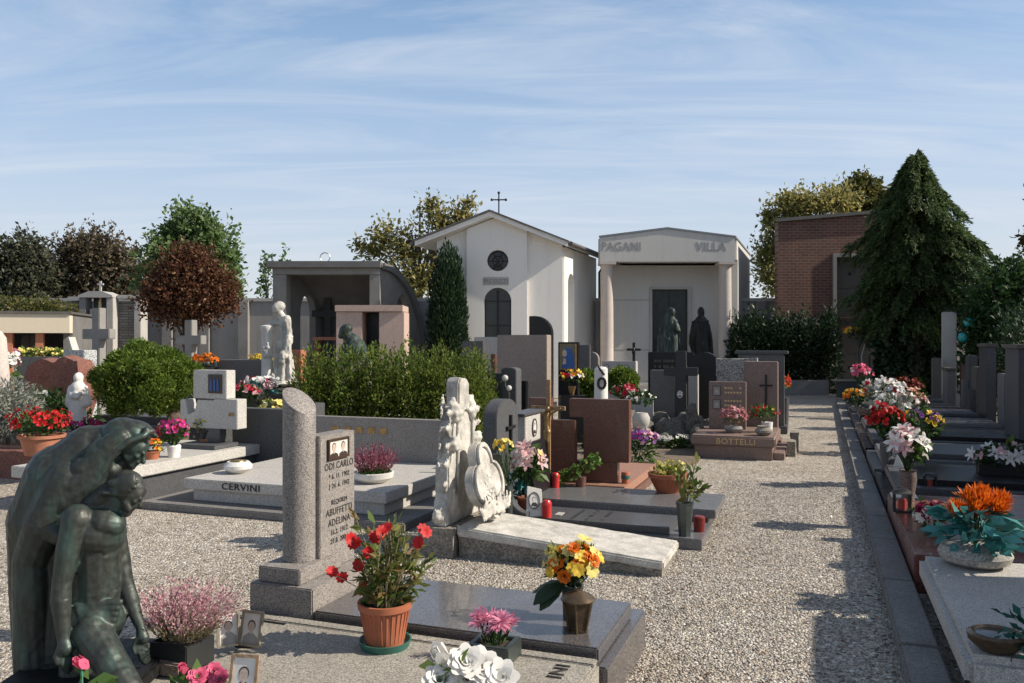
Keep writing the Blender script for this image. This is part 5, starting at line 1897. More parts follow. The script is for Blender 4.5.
# on the block grave
v = G(208, 441, .47)
t = thing('potted_plant', 'small yellow green plant in a dark pot on the block grave tray', 'potted plant', v)
zt = pot(t, .1, .13, PLAST_D, TERRA_L)
bouquet(t, (0, 0, zt + .05), (.17, .14, .10), [(P_YEL, 'puff', 14, .05)], 130, .06, leafmat('leaves lime', [(.14, .20, .03), (.24, .28, .05)]), .5)
v = G(174, 457, .42)
t = thing('flower_vase', 'white jar of pink and red blossoms in front of the bush trunk', 'flowers', v)
MB().lathe([(0, 0), (.06, 0), (.075, .12), (.06, .14), (.05, .12), (0, .1)]).build('jar', WHITEP, t)
bouquet(t, (.0, 0, .26), (.17, .14, .16), [(P_MAG, 'puff', 26, .07), (P_RED, 'puff', 12, .06), (P_PALE, 'puff', 6, .05)], 90, .06, LF_GREEN, .3, (0, 0, .1))
v = G(152, 459, .42)
t = thing('flower_clump', 'low orange red and yellow blossoms left of the white jar', 'flowers', v)
pot(t, .09, .09, TERRA)
bouquet(t, (0, 0, .12), (.16, .13, .10), [(P_ORA, 'puff', 16, .05), (P_YEL, 'puff', 9, .05)], 90, .05, LF_GREEN)

t = thing('grave', 'added dark granite grave in place of the shadowed planting behind the dwarf pine', 'grave', (X(84, 12.2), 12.2, 0), A)  # block added to darken the spot behind the pine
MB().box(0, 1.75, 0, 1.7, 0, .5).build('base', GRAN_D, t, .01)
MB().box(.1, 1.65, .1, 1.6, .502, .62).build('slab', GRAN_DM, t, .01)
MB().box(0.2, 1.5, 1.4, 1.55, .622, 1.15).build('headstone', GRAN_D, t, .01)
# dwarf pine with crooked trunk
bd = 10.95
bxx = X(178, bd)
t = thing('dwarf_pine', 'rounded light green dwarf pine with crooked trunk', 'shrub', (bxx, bd, 0))
MB().tube([(0.05, 0, 0), (.02, 0, .35), (.05, 0, .55), (-.08, 0, .75), (-.3, 0, 1.0)], [.12, .11, .10, .08, .04], 10).tube([(.05, 0, .5), (.0, .1, .8), (.05, 0, 1.1)], [.08, .06, .03], 8).build('trunk', BARK, t, rough=(2, .02, 6, .12))
bl = []
for (px, py, rx, rz, dy) in ((147, 376, 42, 27, 0), (122, 384, 24, 19, 0), (172, 380, 24, 20, 0), (147, 358, 28, 14, 0), (145, 398, 38, 13, -.15), (150, 380, 34, 24, -.3)):
    bl.append(((X(px, bd) - bxx, dy, Z(py, bd)), (rx * bd / F, .45, rz * bd / F)))
pm = []
for k in range(95):
    c_, r_ = random.choice(bl)
    dd = Vector((random.gauss(0, 1), random.gauss(-.4, 1), random.gauss(.3, 1))).normalized()
    s_ = random.uniform(.10, .16)
    pm.append(((c_[0] + dd.x * r_[0] * .9, c_[1] + dd.y * r_[1] * .9, c_[2] + dd.z * r_[2] * .9), (s_, s_, s_ * .75)))
P0, D0 = blob_pts(bl, 9000, .6, .1, 5.0)
P, D = blob_pts(pm, 46000, .55, .12, 3.0)
P, D = np.concatenate([P0, P]), np.concatenate([D0 * .5, D])
D[:, 2] += .5
leaves('crown', P, LF_PINE, t, .046, .30, D, .6)

# ================================================================== far left group
t = LT('grave', 'red granite edged grave bed at the far left with rock headstone', 'grave', -8.55, 1.0)
e0 = G(48, 482, 0)
t.location = e0
MB().box(-2.6, 0, 0, .22, 0, .34).build('kerb', REDROCK, t, rough=(4, .012, 9, .12))
MB().box(-.22, 0, .225, 2.3, 0, .33).build('kerb', REDROCK, t, rough=(4, .012, 9, .12))
MB().box(-2.6, -.225, .225, 2.3, 0, .26).build('bed', SOIL, t)
MB().box(-1.9, -.6, .3, .9, .262, .36).build('slab', BROWN_R, t, .01)
pk = [(-.62, 0), (.62, 0), (.66, .7), (.60, 1.08), (.35, 1.13), (.1, 1.05), (-.15, 1.12), (-.45, 1.0), (-.64, .62)]
hr_ = MB().poly([(x * .95, z * 1.0) for x, z in pk], -.14, .14).build('headstone', REDROCK, t, rough=(6, .05, 4.0, .11))
hl = Vector((X(56, 12.4), 12.4, .34)) - e0
hl.rotate(Euler((0, 0, -A)))
hr_.location = hl


def madonna(label, loc, h, mat, name='statue', rz=0.0):
    t = thing(name, label, 'statue', loc, rz)
    m = MB()
    s = h
    m.cap((0, 0, 0.02 * s), (0, 0, .45 * s), .17 * s, .13 * s).cap((0, 0, .45 * s), (0, 0, .72 * s), .12 * s, .13 * s)
    m.cap((0, 0, .74 * s), (0, 0, .80 * s), .10 * s, .06 * s).ell((0, -.015 * s, .90 * s), (.07 * s, .08 * s, .09 * s))
    m.ell((0, .02 * s, .90 * s), (.085 * s, .085 * s, .10 * s)).cap((-.13 * s, 0, .72 * s), (-.15 * s, .0, .45 * s), .05 * s, .08 * s)
    m.cap((.13 * s, 0, .72 * s), (.15 * s, 0, .45 * s), .05 * s, .08 * s)
    m.cap((.12 * s, -.04 * s, .68 * s), (.05 * s, -.14 * s, .56 * s), .045 * s, .035 * s).cap((-.12 * s, -.04 * s, .68 * s), (-.04 * s, -.14 * s, .58 * s), .045 * s, .035 * s)
    m.cap((0, -.15 * s, .56 * s), (.01 * s, -.15 * s, .64 * s), .035 * s, .02 * s)
    m.ell((0, -.085 * s, .885 * s), .012 * s, seg=8)
    m.lathe([(.2 * s, 0), (.2 * s, .04 * s)], n=16)
    sculpt('figure', m, mat, t, .02 * s, 3, folds=[(.03 * s, 9 / s, 1.2 / s, .6 * s)])
    return t


madonna('white madonna statue standing before the red rock headstone', (X(78, 11.4), 11.4, .5), .78, MARB_C)
t = thing('statue_plinth', 'low pale block under the white madonna statue', 'plinth', (X(78, 11.4), 11.4, 0))
MB().box(-.22, .22, -.2, .2, 0, .5).build('block', CONC_L, t, .01)
t = thing('silver_shrub', 'silvery grey rounded shrub at the left edge', 'shrub', (X(8, 11), 11, 0.26))
P, D = blob_pts([((0, 0, .55), (.40, .35, .38)), ((-.3, 0, .5), (.35, .35, .35)), ((.2, -.1, .4), (.25, .25, .25))], 5200, .6, .15, 4)
leaves('foliage', P, LF_SILV, t, .075, .22, D, .5)
MB().tube([(0, 0, -.2), (0, 0, .5)], .03, 6).build('stem', BARK, t)
v = G(36, 456, .34)
t = thing('potted_plant', 'scarlet geraniums overflowing a wide terracotta pot on red kerb', 'potted plant', (v.x, v.y + .12, .342))
zt = pot(t, .25, .24, TERRA_L)
bouquet(t, (0, 0, zt + .10), (.34, .3, .20), [(P_RED, 'puff', 110, .065)], 420, .06, LF_GREEN, .45)
t = thing('bed_plant', 'dark leafy plant with white blossoms under the red rock', 'plant', (X(52, 11.8), 11.8, .3))
P, D = blob_pts([((0, 0, .38), (.42, .25, .3)), ((.3, 0, .3), (.3, .2, .22))], 1100, .7)
leaves('foliage', P, LF_DEEP, t, .09, .5, D, .7)
for k in range(12):
    bloom(MB(), 'puff', (random.uniform(-.3, .1), -.2 + rv(.05).y, random.uniform(.2, .75)), (0, -1, .4), .07).build('flower_head', P_WHITE, t, smooth=False, fix=False)
t = thing('flower_clump', 'crimson and magenta cyclamen at the foot of the white madonna', 'flowers', (X(86, 10.9), 10.9, .36))
MB().lathe([(0, 0), (.12, 0), (.14, .12), (.12, .12), (0, .1)]).build('bowl', TERRA, t)
bouquet(t, (0, 0, .2), (.3, .16, .10), [(P_MAG, 'puff', 34, .07), (P_CRIM, 'puff', 20, .06)], 120, .06, LF_DEEP)
t = thing('broken_column', 'pinkish tapered marble shaft cut by the left picture edge', 'column', (X(-3, 12), 12, 0))
MB().lathe([(.24, 0), (.24, .3), (.19, .34), (.17, 1.1), (.12, 1.75), (.06, 1.85), (0, 1.87)]).build('shaft', COLST, t)
t = thing('flower_vase', 'white and pink flowers beside the marble shaft at left', 'flowers', (X(10, 13.5), 13.5, .9))
MB().lathe([(.07, -.9), (.09, 0), (.07, 0), (0, -.05)]).build('vase', ZINC, t)
bouquet(t, (0, 0, .35), (.16, .14, .35), [(P_WHITE, 'puff', 20, .13), (P_PINK, 'puff', 7, .12)], 110, .1, LF_GREEN, .3)

t = thing('grave', 'long dark granite monument with planted top behind the red rock', 'grave', (X(15, 16), 16, 0))
MB().box(0, X(59, 16) - X(15, 16), 0, .6, 0, Z(357, 16)).build('monument', GRAN_D, t, .01)
P = [(random.uniform(.05, .8), random.uniform(.1, .5), Z(357, 16) + random.uniform(0, .12)) for _ in range(200)]
leaves('foliage', P, LF_HEDGE, t, .1, .5, np.tile((0, 0, 1.0), (200, 1)), 1)
for _ in range(26):
    bloom(MB(), 'puff', (random.uniform(.02, .85), random.uniform(.02, .3), Z(357, 16) + random.uniform(.03, .16)), (0, -.6, 1), .1).build('flower_head', P_LEM, t, smooth=False, fix=False)
t = thing('stone_block', 'pale speckled stone block with a slanted slate behind the red rock', 'headstone', (X(63, 15.5), 15.5, 0), A)
MB().box(0, .52, 0, .3, 0, Z(350, 15.5)).build('block', stone('speckled block', (.40, .42, .42), .4, 60, .7, .2, .2), t, .01)
MB().poly([(.10, Z(350, 15.5)), (.18, Z(350, 15.5)), (.08, Z(337, 15.5)), (.03, Z(337, 15.5))], .05, .2).build('slate', GRAN_L, t)


def stone_cross(label, px, pyt, arm_y, pxl, pxr, d, t_px, mat, th=.32):
    k = d / F
    t = thing('stone_cross', label, 'cross', (X(px, d), d, 0), A)
    h = Z(pyt, d)
    w = (pxr - pxl) * k * .93
    tt = t_px * k
    za = Z(arm_y, d)
    MB().poly([(-tt / 2, 0), (tt / 2, 0), (tt / 2, za - tt / 2), (w / 2, za - tt / 2), (w / 2, za + tt / 2), (tt / 2, za + tt / 2), (tt / 2, h), (-tt / 2, h), (-tt / 2, za + tt / 2), (-w / 2, za + tt / 2), (-w / 2, za - tt / 2), (-tt / 2, za - tt / 2)], -th / 2, th / 2).build('cross', mat, t, .012)
    MB().box(-tt, tt, -th * .8, th * .8, 0, .35).build('base', CONC, t, .015)
    return t


stone_cross('big square concrete cross in front of the wall shrine', 99, 308, 334, 80, 118, 17, 10, CONC, .18)
stone_cross('second square concrete cross under the dark red tree', 191, 320, 340, 174, 208, 20, 9, CONC, .2)

t = thing('grave', 'long dark granite wall tomb left of the white mourner statue', 'grave', (X(217, 13.6), 13.6, 0))
MB().box(0, X(263, 13.6) - X(217, 13.6), 0, .5, 0, Z(360, 13.6)).build('monument', GRAN_DM, t, .01)
MB().box(-.5, -.01, .1, .5, 0, Z(367, 13.6)).build('monument_wing', GRAN_D, t, .01)
for lb, px, py, mat, mat2, d, base in (('yellow chrysanthemums in a dark pot beside the mourner statue', 261, 354, P_YEL, LF_DEEP, 13.9, Z(372, 13.9)),
                                       ('orange flowers in a trough behind the block headstone', 206, 363, P_ORA, LF_GREEN, 13.4, Z(372, 13.4)),):
    t = thing('potted_plant', lb, 'potted plant', (X(px, d), d, base))
    zt = pot(t, .15, .12, PLAST_D)
    MB().lathe([(.1, -base), (.12, 0)], n=12).build('stand', GRAN_D, t)
    bouquet(t, (0, 0, zt + .05), (.2, .18, .12), [(mat, 'puff', 50, .07)], 80, .07, mat2)

# white mourner
md_ = 13.0
t = thing('statue', 'white marble mourning woman leaning on a short column', 'statue', (X(279, md_), md_, Z(384, md_)))
o0 = Vector(t.location)


def Q2(px, py, dv=0):
    return (X(px, md_ + dv) - o0.x, dv, Z(py, md_ + dv) - o0.z)


m = MB()
k_ = md_ / F


def c2(a, b, ra, rb):
    m.cap(Q2(*a), Q2(*b), ra * k_, rb * k_, 12)


c2((286, 380), (286, 345), 7, 4.8)
c2((286, 345), (283, 325), 4.8, 4.9)
c2((279, 380, .05), (282, 342), 6.5, 4.2)
c2((290, 380, .0), (288, 350, 0), 5, 4)
c2((283, 318), (279, 311), 4, 3)
m.ell(Q2(277, 308, -.02), (5.2 * k_, 5.5 * k_, 6 * k_), (0, .4, 0), 12)
m.ell(Q2(280, 306, .0), (5.5 * k_, 6 * k_, 5 * k_), (0, .4, 0), 12)
c2((287, 319, -.05), (289, 338, -.08), 4, 3)
c2((289, 338, -.08), (287, 352, -.14), 3, 2.4)
c2((277, 322, .05), (268, 326, .0), 3.5, 2.8)
c2((287, 352, -.14), (284, 356, -.16), 2.6, 4)
for j in range(5):
    m.ell(Q2(285 + random.uniform(-4, 4), 357 + random.uniform(-4, 4), -.16), 2.6 * k_, seg=8)
m.ell(Q2(280, 383, 0), (22 * k_, .3, 3 * k_), seg=14)
sculpt('figure', m, MARBLE, t, .013, 1, folds=[(.05, 14, 2, .75), (.015, 30, 12, 1.0)])
MB().lathe([(.11, 0), (.11, .06), (.085, .09), (.085, .78), (.10, .80), (.10, .86), (0, .88)], Q2(267, 378, 0)[:2] + (0.05,)).build('short_column', MARB_C, t)
m = MB()
for k in range(16):
    m.ell(Q2(267 + random.uniform(-4, 4), 350 + random.uniform(-8, 8), -.09), .03, seg=6)
sculpt('garland', m, GRAN_L, t, .015, 1)
t = thing('rock_pedestal', 'rough grey rock base under the mourner statue', 'rock', (X(280, md_), md_, 0))
MB().poly([(-.42, 0), (.55, 0), (.5, .55), (.38, .95), (-.34, 1.02), (-.40, .6)], -.3, .32).build('rock', ROCK, t, rough=(5, .06, 3, .13))
t = thing('headstone', 'narrow orange red granite tablet right of the mourner statue', 'headstone', (X(297, 14), 14, 0), A)
MB().box(-.13, .13, -.08, .08, 0, Z(350, 14)).build('tablet', stone('orange granite', (.42, .15, .08), .3, 160, .5, .05, .2), t, .008)
for lb, px, py, d, bl, base, rr in (
        ('mixed white and green funeral flowers below the mourner statue', 262, 388, 12.2, [(P_WHITE, 'puff', 16, .12), (P_PALE, 'puff', 9, .12), (P_CRIM, 'puff', 5, .1)], .72, (.32, .2, .17)),
        ('dark crimson and pale flowers in a bowl on the tomb ledge', 246, 394, 11.8, [(P_CRIM, 'puff', 8, .11), (P_PALE, 'puff', 12, .11)], .72, (.22, .16, .12)),
        ('pale yellow roses in a dark vase left of the broken column', 271, 416, 10.7, [(P_LEM, 'puff', 18, .11), (P_WHITE, 'puff', 8, .1)], .45, (.16, .14, .2))):
    t = thing('flower_vase', lb, 'flowers', (X(px, d), d, 0))
    MB().lathe([(.10, 0), (.10, base - .1), (.13, base), (.1, base), (0, base - .05)], n=16).build('vase', GRAN_D, t)
    bouquet(t, (0, 0, Z(py, d)), rr, bl, 130, .09, LF_TEAL if 'funeral' in lb else LF_GREEN, .3, (0, 0, base))

# pink granite tomb in front of the loggia, bronze bust, bench
t = thing('granite_tomb', 'pink granite box tomb with a dark gap under its cap slab', 'tomb', (X(336, 20), 20, 0))
ux = lambda px: X(px, 20) - X(336, 20)
MB().box(0, ux(362), 0, 1.0, 0, Z(308, 20) - .09).build('pier', PINK, t, .01)
MB().box(ux(379), ux(404), 0, 1.0, 0, Z(308, 20) - .09).build('pier', PINK, t, .01)
MB().box(-.02, ux(403), -.06, 1.06, Z(308, 20) - .087, Z(306, 20) + .02).build('cap_slab', PINK, t, .01)
MB().box(ux(362.5), ux(378.5), .6, .7, 0, Z(308, 20) - .09).build('gap_shade', BLACK, t)  # black sheet stands for the shade inside the open gap
t = thing('bench', 'red brown wooden altar table inside the loggia front', 'table', (X(312, 23), 23, 0))
MB().box(0, .95, 0, .6, Z(337, 23) - .09, Z(337, 23)).build('top', WOODR, t, .006)
for x in (.04, .83):
    MB().box(x, x + .09, .05, .55, 0, Z(337, 23) - .093).build('leg', WOODR, t, .005)
bd_ = 18.5
t = thing('bust', 'green patinated bronze bust looking out above the hedge', 'bust', (X(352, bd_), bd_, 0))
o0 = Vector(t.location)
k_ = bd_ / F
m = MB()
f_ = lambda px, py, dv=0: (X(px, bd_) - o0.x, dv, Z(py, bd_))
m.cap(f_(355, 349), f_(352, 342), 12 * k_, 9 * k_).cap(f_(360, 350), f_(364, 362), 8 * k_, 6 * k_).cap(f_(349, 340), f_(347, 335), 4.5 * k_, 4 * k_)
m.ell(f_(345, 331), (6 * k_, 7 * k_, 6.5 * k_), (0, .5, 0)).ell(f_(341, 336, -.02), (3 * k_, 4 * k_, 3 * k_)).ell(f_(347, 328), (6 * k_, 7 * k_, 4.5 * k_))
m.cap(f_(346, 350), f_(345, 362), 7 * k_, 6 * k_)
sculpt('figure', m, VERDI, t, .025, 3)
MB().box(-.3, .4, -.25, .25, 0, Z(360, bd_)).build('pedestal', GRAN, t, .012)


# robed statues before the mausoleum
def robed(label, px, pyt, d, base, mat, cloak):
    h = Z(pyt, d) - base
    t = thing('statue', label, 'statue', (X(px, d), d, base))
    m = MB()
    if cloak:
        m.cap((0, 0, 0), (0, 0, h * .45), .30, .26).cap((-.12, .05, 0), (-.1, .05, h * .6), .36, .22).cap((0, 0, h * .45), (.02, 0, h * .78), .24, .19)
        m.cap((-.3, .1, h * .1), (-.05, .05, h * .84), .16, .14)
        m.ell((.06, -.05, h * .92), (.12, .13, .15), (0, .3, 0)).ell((.02, .0, h * .92), (.15, .15, .16))
        m.cap((.16, -.1, h * .76), (.26, -.22, h * .60), .08, .06).cap((.26, -.22, h * .60), (.12, -.30, h * .72), .06, .05)
        m.cap((.2, 0, h * .75), (.28, 0, h * .35), .09, .12)
        m.cap((.1, -.25, 0), (.1, -.2, h * .45), .14, .14)
    else:
        m.cap((0, 0, 0), (0, 0, h * .4), .30, .27).cap((0, 0, h * .4), (0, 0, h * .70), .26, .25).cap((0, 0, h * .72), (0, 0, h * .80), .25, .09)
        m.cap((-.2, 0, h * .72), (-.33, -.03, h * .42), .11, .10).cap((.2, 0, h * .72), (.34, -.03, h * .42), .11, .10)
        m.cap((-.33, -.03, h * .42), (-.36, -.1, h * .25), .09, .06).cap((.34, -.03, h * .42), (.38, -.1, h * .25), .09, .06)
        m.ell((0, 0, h * .90), (.13, .15, .17)).cap((0, 0, h * .78), (0, 0, h * .86), .08, .08)
        m.cap((-.15, -.05, 0), (-.17, -.05, h * .3), .2, .15).cap((.15, -.05, 0), (.17, -.05, h * .3), .2, .15)
    sculpt('figure', m, mat, t, .028, 2, folds=[(.10, 8, 1, h * .75), (.03, 18, 3, h * .8)]).scale = (.82, .82, 1)
    MB().box(-.45, .45, -.35, .35, -base, 0).build('pedestal', GRAN_DM, t, .015)
    return t


robed('pale green bronze woman with a long veil before the mausoleum door', 670, 308, 24.3, 1.0, VERDI, True)
robed('black bronze robed man standing right of the mausoleum door', 701, 306, 24.5, .9, BRONZE_D, False)

# ================================================================== middle rows, stones facing the viewer
def hs(label, pxl, pxr, pyt, d, mat, th=.16, shape='flat', name='headstone', z0=0.0, k=1.0, turn=None, bev=.01):
    """upright stone whose near face spans pxl..pxr and rises to row pyt"""
    w = (pxr - pxl) * d / F / (CQ * 1.0)
    t = thing(name, label, 'headstone', (X(pxl, d), d, z0), A if turn is None else turn)
    h = Z(pyt, d) - z0
    if shape == 'flat':
        MB().box(0, w, 0, th, 0, h).build('slab', mat, t, bev)
    elif shape == 'round':
        MB().poly([(x + w / 2, z) for x, z in arch_pts(w, h, k=k)], 0, th).build('slab', mat, t, bev)
    elif shape == 'quarter':
        r = w * .75
        pts = [(0, 0), (w, 0), (w, h - r)] + [(w - r + r * math.cos(PI / 2 * i / 8), h - r + r * math.sin(PI / 2 * i / 8)) for i in range(1, 9)] + [(0, h)]
        MB().poly(pts, 0, th).build('slab', mat, t, bev)
    elif shape == 'rough':
        MB().poly([(0, 0), (w, 0), (w * .97, h), (w * .5, h * .985), (0, h * .99)], 0, th).build('slab', mat, t, rough=(5, .025, 6, .1))
    MB().box(-.06, w + .06, -.1, th + .1, 0, .14).build('foot', mat, t, .008)
    t['w'], t['h'] = w, h
    return t


big = hs('tall broad beige granite slab with its right edge in sun', 497, 546, 335, 14.8, BEIGE, .26)
hs('dark granite stone behind the hedge end with pale right edge', 462, 483, 341, 16.0, GRAN_D, .28)
hs('blue grey plain stone tucked behind the tall beige slab', 474, 499, 337, 17.5, CONC_L, .15)
hs('narrow red brown stone strip left of the tall beige slab', 490.5, 495, 354, 15.2, BROWN, .1)
hs('low dark granite stone left of the rounded one', 487, 503, 373, 12.6, GRAN_D, .14)
t = hs('dark rounded stone with a round white lamp before the beige slab', 501, 516, 367.5, 12.2, GRAN_DM, .24, 'round', k=.35)
hs('small black stone foot right of the dark rounded stone', 520, 526, 381, 13.2, BLACK, .12)
t = thing('grave_lamp', 'two white glass globes on a thin pole before the rounded stone', 'lamp', (X(509, 11.6), 11.6, 0))
MB().tube([(0, 0, 0), (0, 0, Z(392, 11.6))], .014, 6).build('pole', ZINC, t)
MB().ell((0, 0, Z(388, 11.6)), .04).build('globe', plain('frosted glass', (.5, .48, .44), .3), t)
MB().ell((-.055, 0, Z(378, 11.6)), .045).build('globe', plain('frosted glass', (.5, .48, .44), .3), t)
MB().tube([(0, 0, Z(392, 11.6) - .02), (-.05, 0, Z(386, 11.6)), (-.055, 0, Z(380, 11.6))], .008, 6).build('arm', ZINC, t)

hs('black polished stone with curved side in front of the chapel wall', 529, 551, 316, 21.5, BLACK, .2, 'quarter', bev=.012)
t = hs('black stone carrying a framed madonna icon', 558, 577, 342, 14.0, BLACK, .14)
w_, h_ = t['w'], t['h']
ic = MB().box(.035, w_ - .02, -.03, -.002, h_ - .47, h_ - .03).build('icon_frame', stone('icon frame', (.24, .16, .07), .2, 60, .5, .1, .3), t, .004)
MB().box(.06, w_ - .045, -.034, -.031, h_ - .445, h_ - .055).build('icon', plain('icon ground', (.16, .14, .10), .5), ic)
c = w_ / 2 + .01
zc = h_ - .25
MB().poly([(c - .11, zc - .19), (c + .12, zc - .19), (c + .11, zc + .02), (c + .05, zc + .14), (c - .03, zc + .16), (c - .08, zc + .08), (c - .07, zc - .03)], -.037, -.0345).build('icon_veil', BLUEF, ic, smooth=False)
MB().poly([(c - .055 + .04 * math.cos(q * PI / 8), zc + .06 + .06 * math.sin(q * PI / 8)) for q in range(16)], -.039, -.0372).build('icon_face', SKIN, ic, smooth=False)
MB().poly([(c - .09, zc - .12), (c - .03, zc - .12), (c - .03, zc - .03), (c - .07, zc - .02)], -.039, -.0372).build('icon_hands', SKIN, ic, smooth=False)
hs('plain dark stone right of the madonna icon', 577, 589, 345, 17.0, GRAN_D, .12)
hs('narrow grey stone with rounded corner left of the white headstone', 589, 598, 352, 17.2, GRAN, .12, 'quarter')

wh = hs('pale headstone with oval portraits and an iron crucifix on top', 602, 634, 361, 17.0, CONC_L, .2)
w_, h_ = wh['w'], wh['h']
for x in (.10, .36, .50):
    portrait(wh, .10, .14, (x, -.005, h_ - .14), FRONT, oval=True, frame=IRON)
cx = MB().box(-.025, .025, -.02, .02, 0, .38).box(-.14, .14, -.02, .02, .21, .26)
cx.ell((0, -.03, .2), (.035, .03, .09), seg=8)
cx.build('iron_crucifix', IRON, wh, loc=(w_ - .05, .05, h_))

for lb, px, py, rx, rz, d in (('small round green bush between the icon and white column', 586, 384, 11, 13, 15.2), ('round clipped green bush right of the white column', 622, 381, 15, 13, 15.0)):
    t = thing('shrub', lb, 'shrub', (X(px, d), d, 0))
    P, D = blob_pts([((0, 0, Z(py, d)), (rx * d / F, rx * d / F, rz * d / F))], 2200, .45, .08, 3)
    leaves('foliage', P, LF_PINE, t, .07, .5, D, .6)
    MB().tube([(0, 0, 0), (0, 0, Z(py, d))], .04, 6).build('stem', BARK, t)

d = 12.4
t = thing('broken_column', 'short white marble column with a dark wreath emblem', 'column', (X(601, d), d, 0))
MB().lathe([(.125, 0), (.125, .4), (.105, .45), (.10, Z(369, d)), (.07, Z(367, d)), (0, Z(366.5, d))], n=24).build('shaft', MARB_C, t)
wr = MB()
for k in range(16):
    a = 2 * PI * k / 16
    wr.ell((.055 * math.cos(a), -.105 - .01 * random.random(), Z(383, d) + .075 * math.sin(a)), (.022, .015, .022), seg=6)
for k in range(6):
    wr.ell((.03 - .015 * k, -.11, Z(374, d) + .02 * k), .018, seg=6)
wr.build('wreath', IRON, t)
MB().lathe([(0, 0), (.03, 0), (.03, .012), (0, .014)], n=14).build('medal', CONC_L, t).matrix_local = Matrix.Translation((0, -.10, Z(383, d))) @ Matrix.Rotation(PI / 2, 4, 'X')

d = 14.0
t = thing('flower_vase', 'yellow red and white bouquet in a gilt cone below the icon', 'flowers', (X(572, d - .3), d - .3, 0))
z_ = Z(388, d - .3)
MB().box(-.2, .22, -.08, .1, 0, z_ - .12).build('stand', BLACK, t, .006)
MB().lathe([(.03, z_ - .12), (.07, z_ + .03), (.05, z_ + .03), (0, z_ - .05)], n=16).build('cone', BRASS, t)
bouquet(t, (0, 0, Z(379, d - .3)), (.18, .13, .14), [(P_YEL, 'puff', 16, .085), (P_RED, 'puff', 9, .08), (P_WHITE, 'puff', 8, .08), (P_ORA, 'puff', 4, .07)], 60, .06, LF_GREEN, .3)
d = 13.2
t = thing('flower_vase', 'red and white cyclamens right of the white column', 'flowers', (X(624, d), d, 0))
MB().lathe([(.14, 0), (.14, .45), (.18, .6), (.14, .6), (0, .55)], n=18).build('trough', GRAN, t)
bouquet(t, (0, 0, Z(394, d)), (.22, .18, .12), [(P_CRIM, 'puff', 22, .09), (P_PALE, 'puff', 8, .08)], 120, .08, LF_DEEP)
d = 12.8
t = thing('flower_vase', 'white and green arrangement in a round stone pot by the grey slab', 'flowers', (X(641, d), d, 0))
MB().lathe([(.08, .35), (.13, .42), (.14, .52), (.10, .6), (.08, .6), (0, .55)], n=18).lathe([(.15, 0), (.15, .35), (0, .35)]).build('pot', CONC_L, t)
bouquet(t, (0, 0, Z(400, d)), (.20, .15, .14), [(P_WHITE, 'puff', 14, .07)], 140, .09, LF_DEEP)

t = hs('black stone with two lines of gilt letters behind the dark cross', 648, 690, 352, 16.5, BLACK, .18)
m = MB()
for r_ in range(2):
    x = .12
    while x < t['w'] - .14:
        ww = random.uniform(.03, .05)
        m.box(x, x + ww, -.003, .002, t['h'] - .20 - r_ * .11, t['h'] - .15 - r_ * .11)
        x += ww + random.choice((.015, .015, .05))
m.build('worn_letters', stone('bronze letters', (.09, .07, .05), .2, 60, .5, 0, .2), t, smooth=False)
t = hs('black arched stone right of the dark cross', 689, 716, 352, 15.6, BLACK, .2, 'round', k=.9)
hs('plain grey upright slab left of the dark cross', 650, 673.5, 370, 14.6, stone('mid grey granite', (.15, .145, .14), .4, 220, .65, .1, .3), .18)
hs('pale stone slab half hidden by the dark cross', 688, 697, 374, 14.6, CONC_L, .14)
hs('low pale granite edge stone behind the red cyclamens', 632, 651, 397, 14.2, GRAN_L, .12)

d = 14.0
t = thing('stone_cross', 'black granite cross with small oval portrait on a rock mound', 'cross', (X(681, d), d, .30), A + R(4))
zc = Z(371.5, d) - .30
h_ = Z(351, d) - .30
MB().poly([(-.10, 0), (.10, 0), (.09, zc - .07), (.28, zc - .07), (.28, zc + .07), (.09, zc + .07), (.085, h_), (-.085, h_), (-.09, zc + .07), (-.28, zc + .07), (-.28, zc - .07), (-.09, zc - .07)], -.09, .09).build('cross', stone('black rough granite', (.03, .03, .032), .4, 200, .55, .1, .3), t, .01)
portrait(t, .10, .13, (-.01, -.095, Z(394, d) - .30), FRONT, oval=True, frame=CONC_L)

t = hs('rough split granite headstone behind the BOTTELLI grave', 716, 754, 358, 14.3, stone('split granite', (.36, .345, .325), .5, 70, .9, .8, .3), .22, 'rough')
t = hs('brown pink headstone with a thin bronze cross in relief', 744, 774, 361.5, 13.4, ROSE, .30)
o = cross_mb(.62, .2, .03, .02, .72).build('bronze_cross', IRON, t)
o.location = (t['w'] * .66, -.012, .55)
t = hs('dark capped stone behind the brown headstone with cross', 738, 779, 354, 15.6, GRAN_D, .26)
MB().box(-.06, t['w'] + .07, -.06, .34, t['h'] + .002, t['h'] + .06).build('cap', GRAN_DM, t, .008)

# BOTTELLI
gb = LT('grave', 'brown pink granite grave with BOTTELLI on the slab edge beside the path', 'grave', -1.04, 7.80)
MB().box(-1.09, 0, 0, 1.5, 0, .19).build('base', ROSE, gb, .008)
MB().box(0.002, .16, .1, 1.65, 0, .10).build('side_kerb', ROSE, gb, .01)
sb = MB().box(-1.14, .05, -.05, 1.5, .192, .335).build('slab', ROSE, gb, .02, seg=3)
text('BOTTELLI', .115, (-.50, -.054, .222), FRONT, GILT, sb, sx=1.05, ext=.004)
hs_ = MB().box(-1.0, -.44, .95, 1.07, .337, 1.07).build('headstone', ROSE, gb, .006)
for z in (.93, .72):
    portrait(hs_, .12, .15, (-.88, .945, z), FRONT, frame=GRAN_DM, suit=GREYF, paper=GREYF, ft=.01)
m = MB()
for z in (.96, .89, .76, .69):
    for k in range(6):
        if random.random() < .9:
            m.box(-.76 + k * .045, -.73 + k * .045, .944, .949, z, z + .028)
m.build('worn_letters', GILT, hs_, smooth=False)
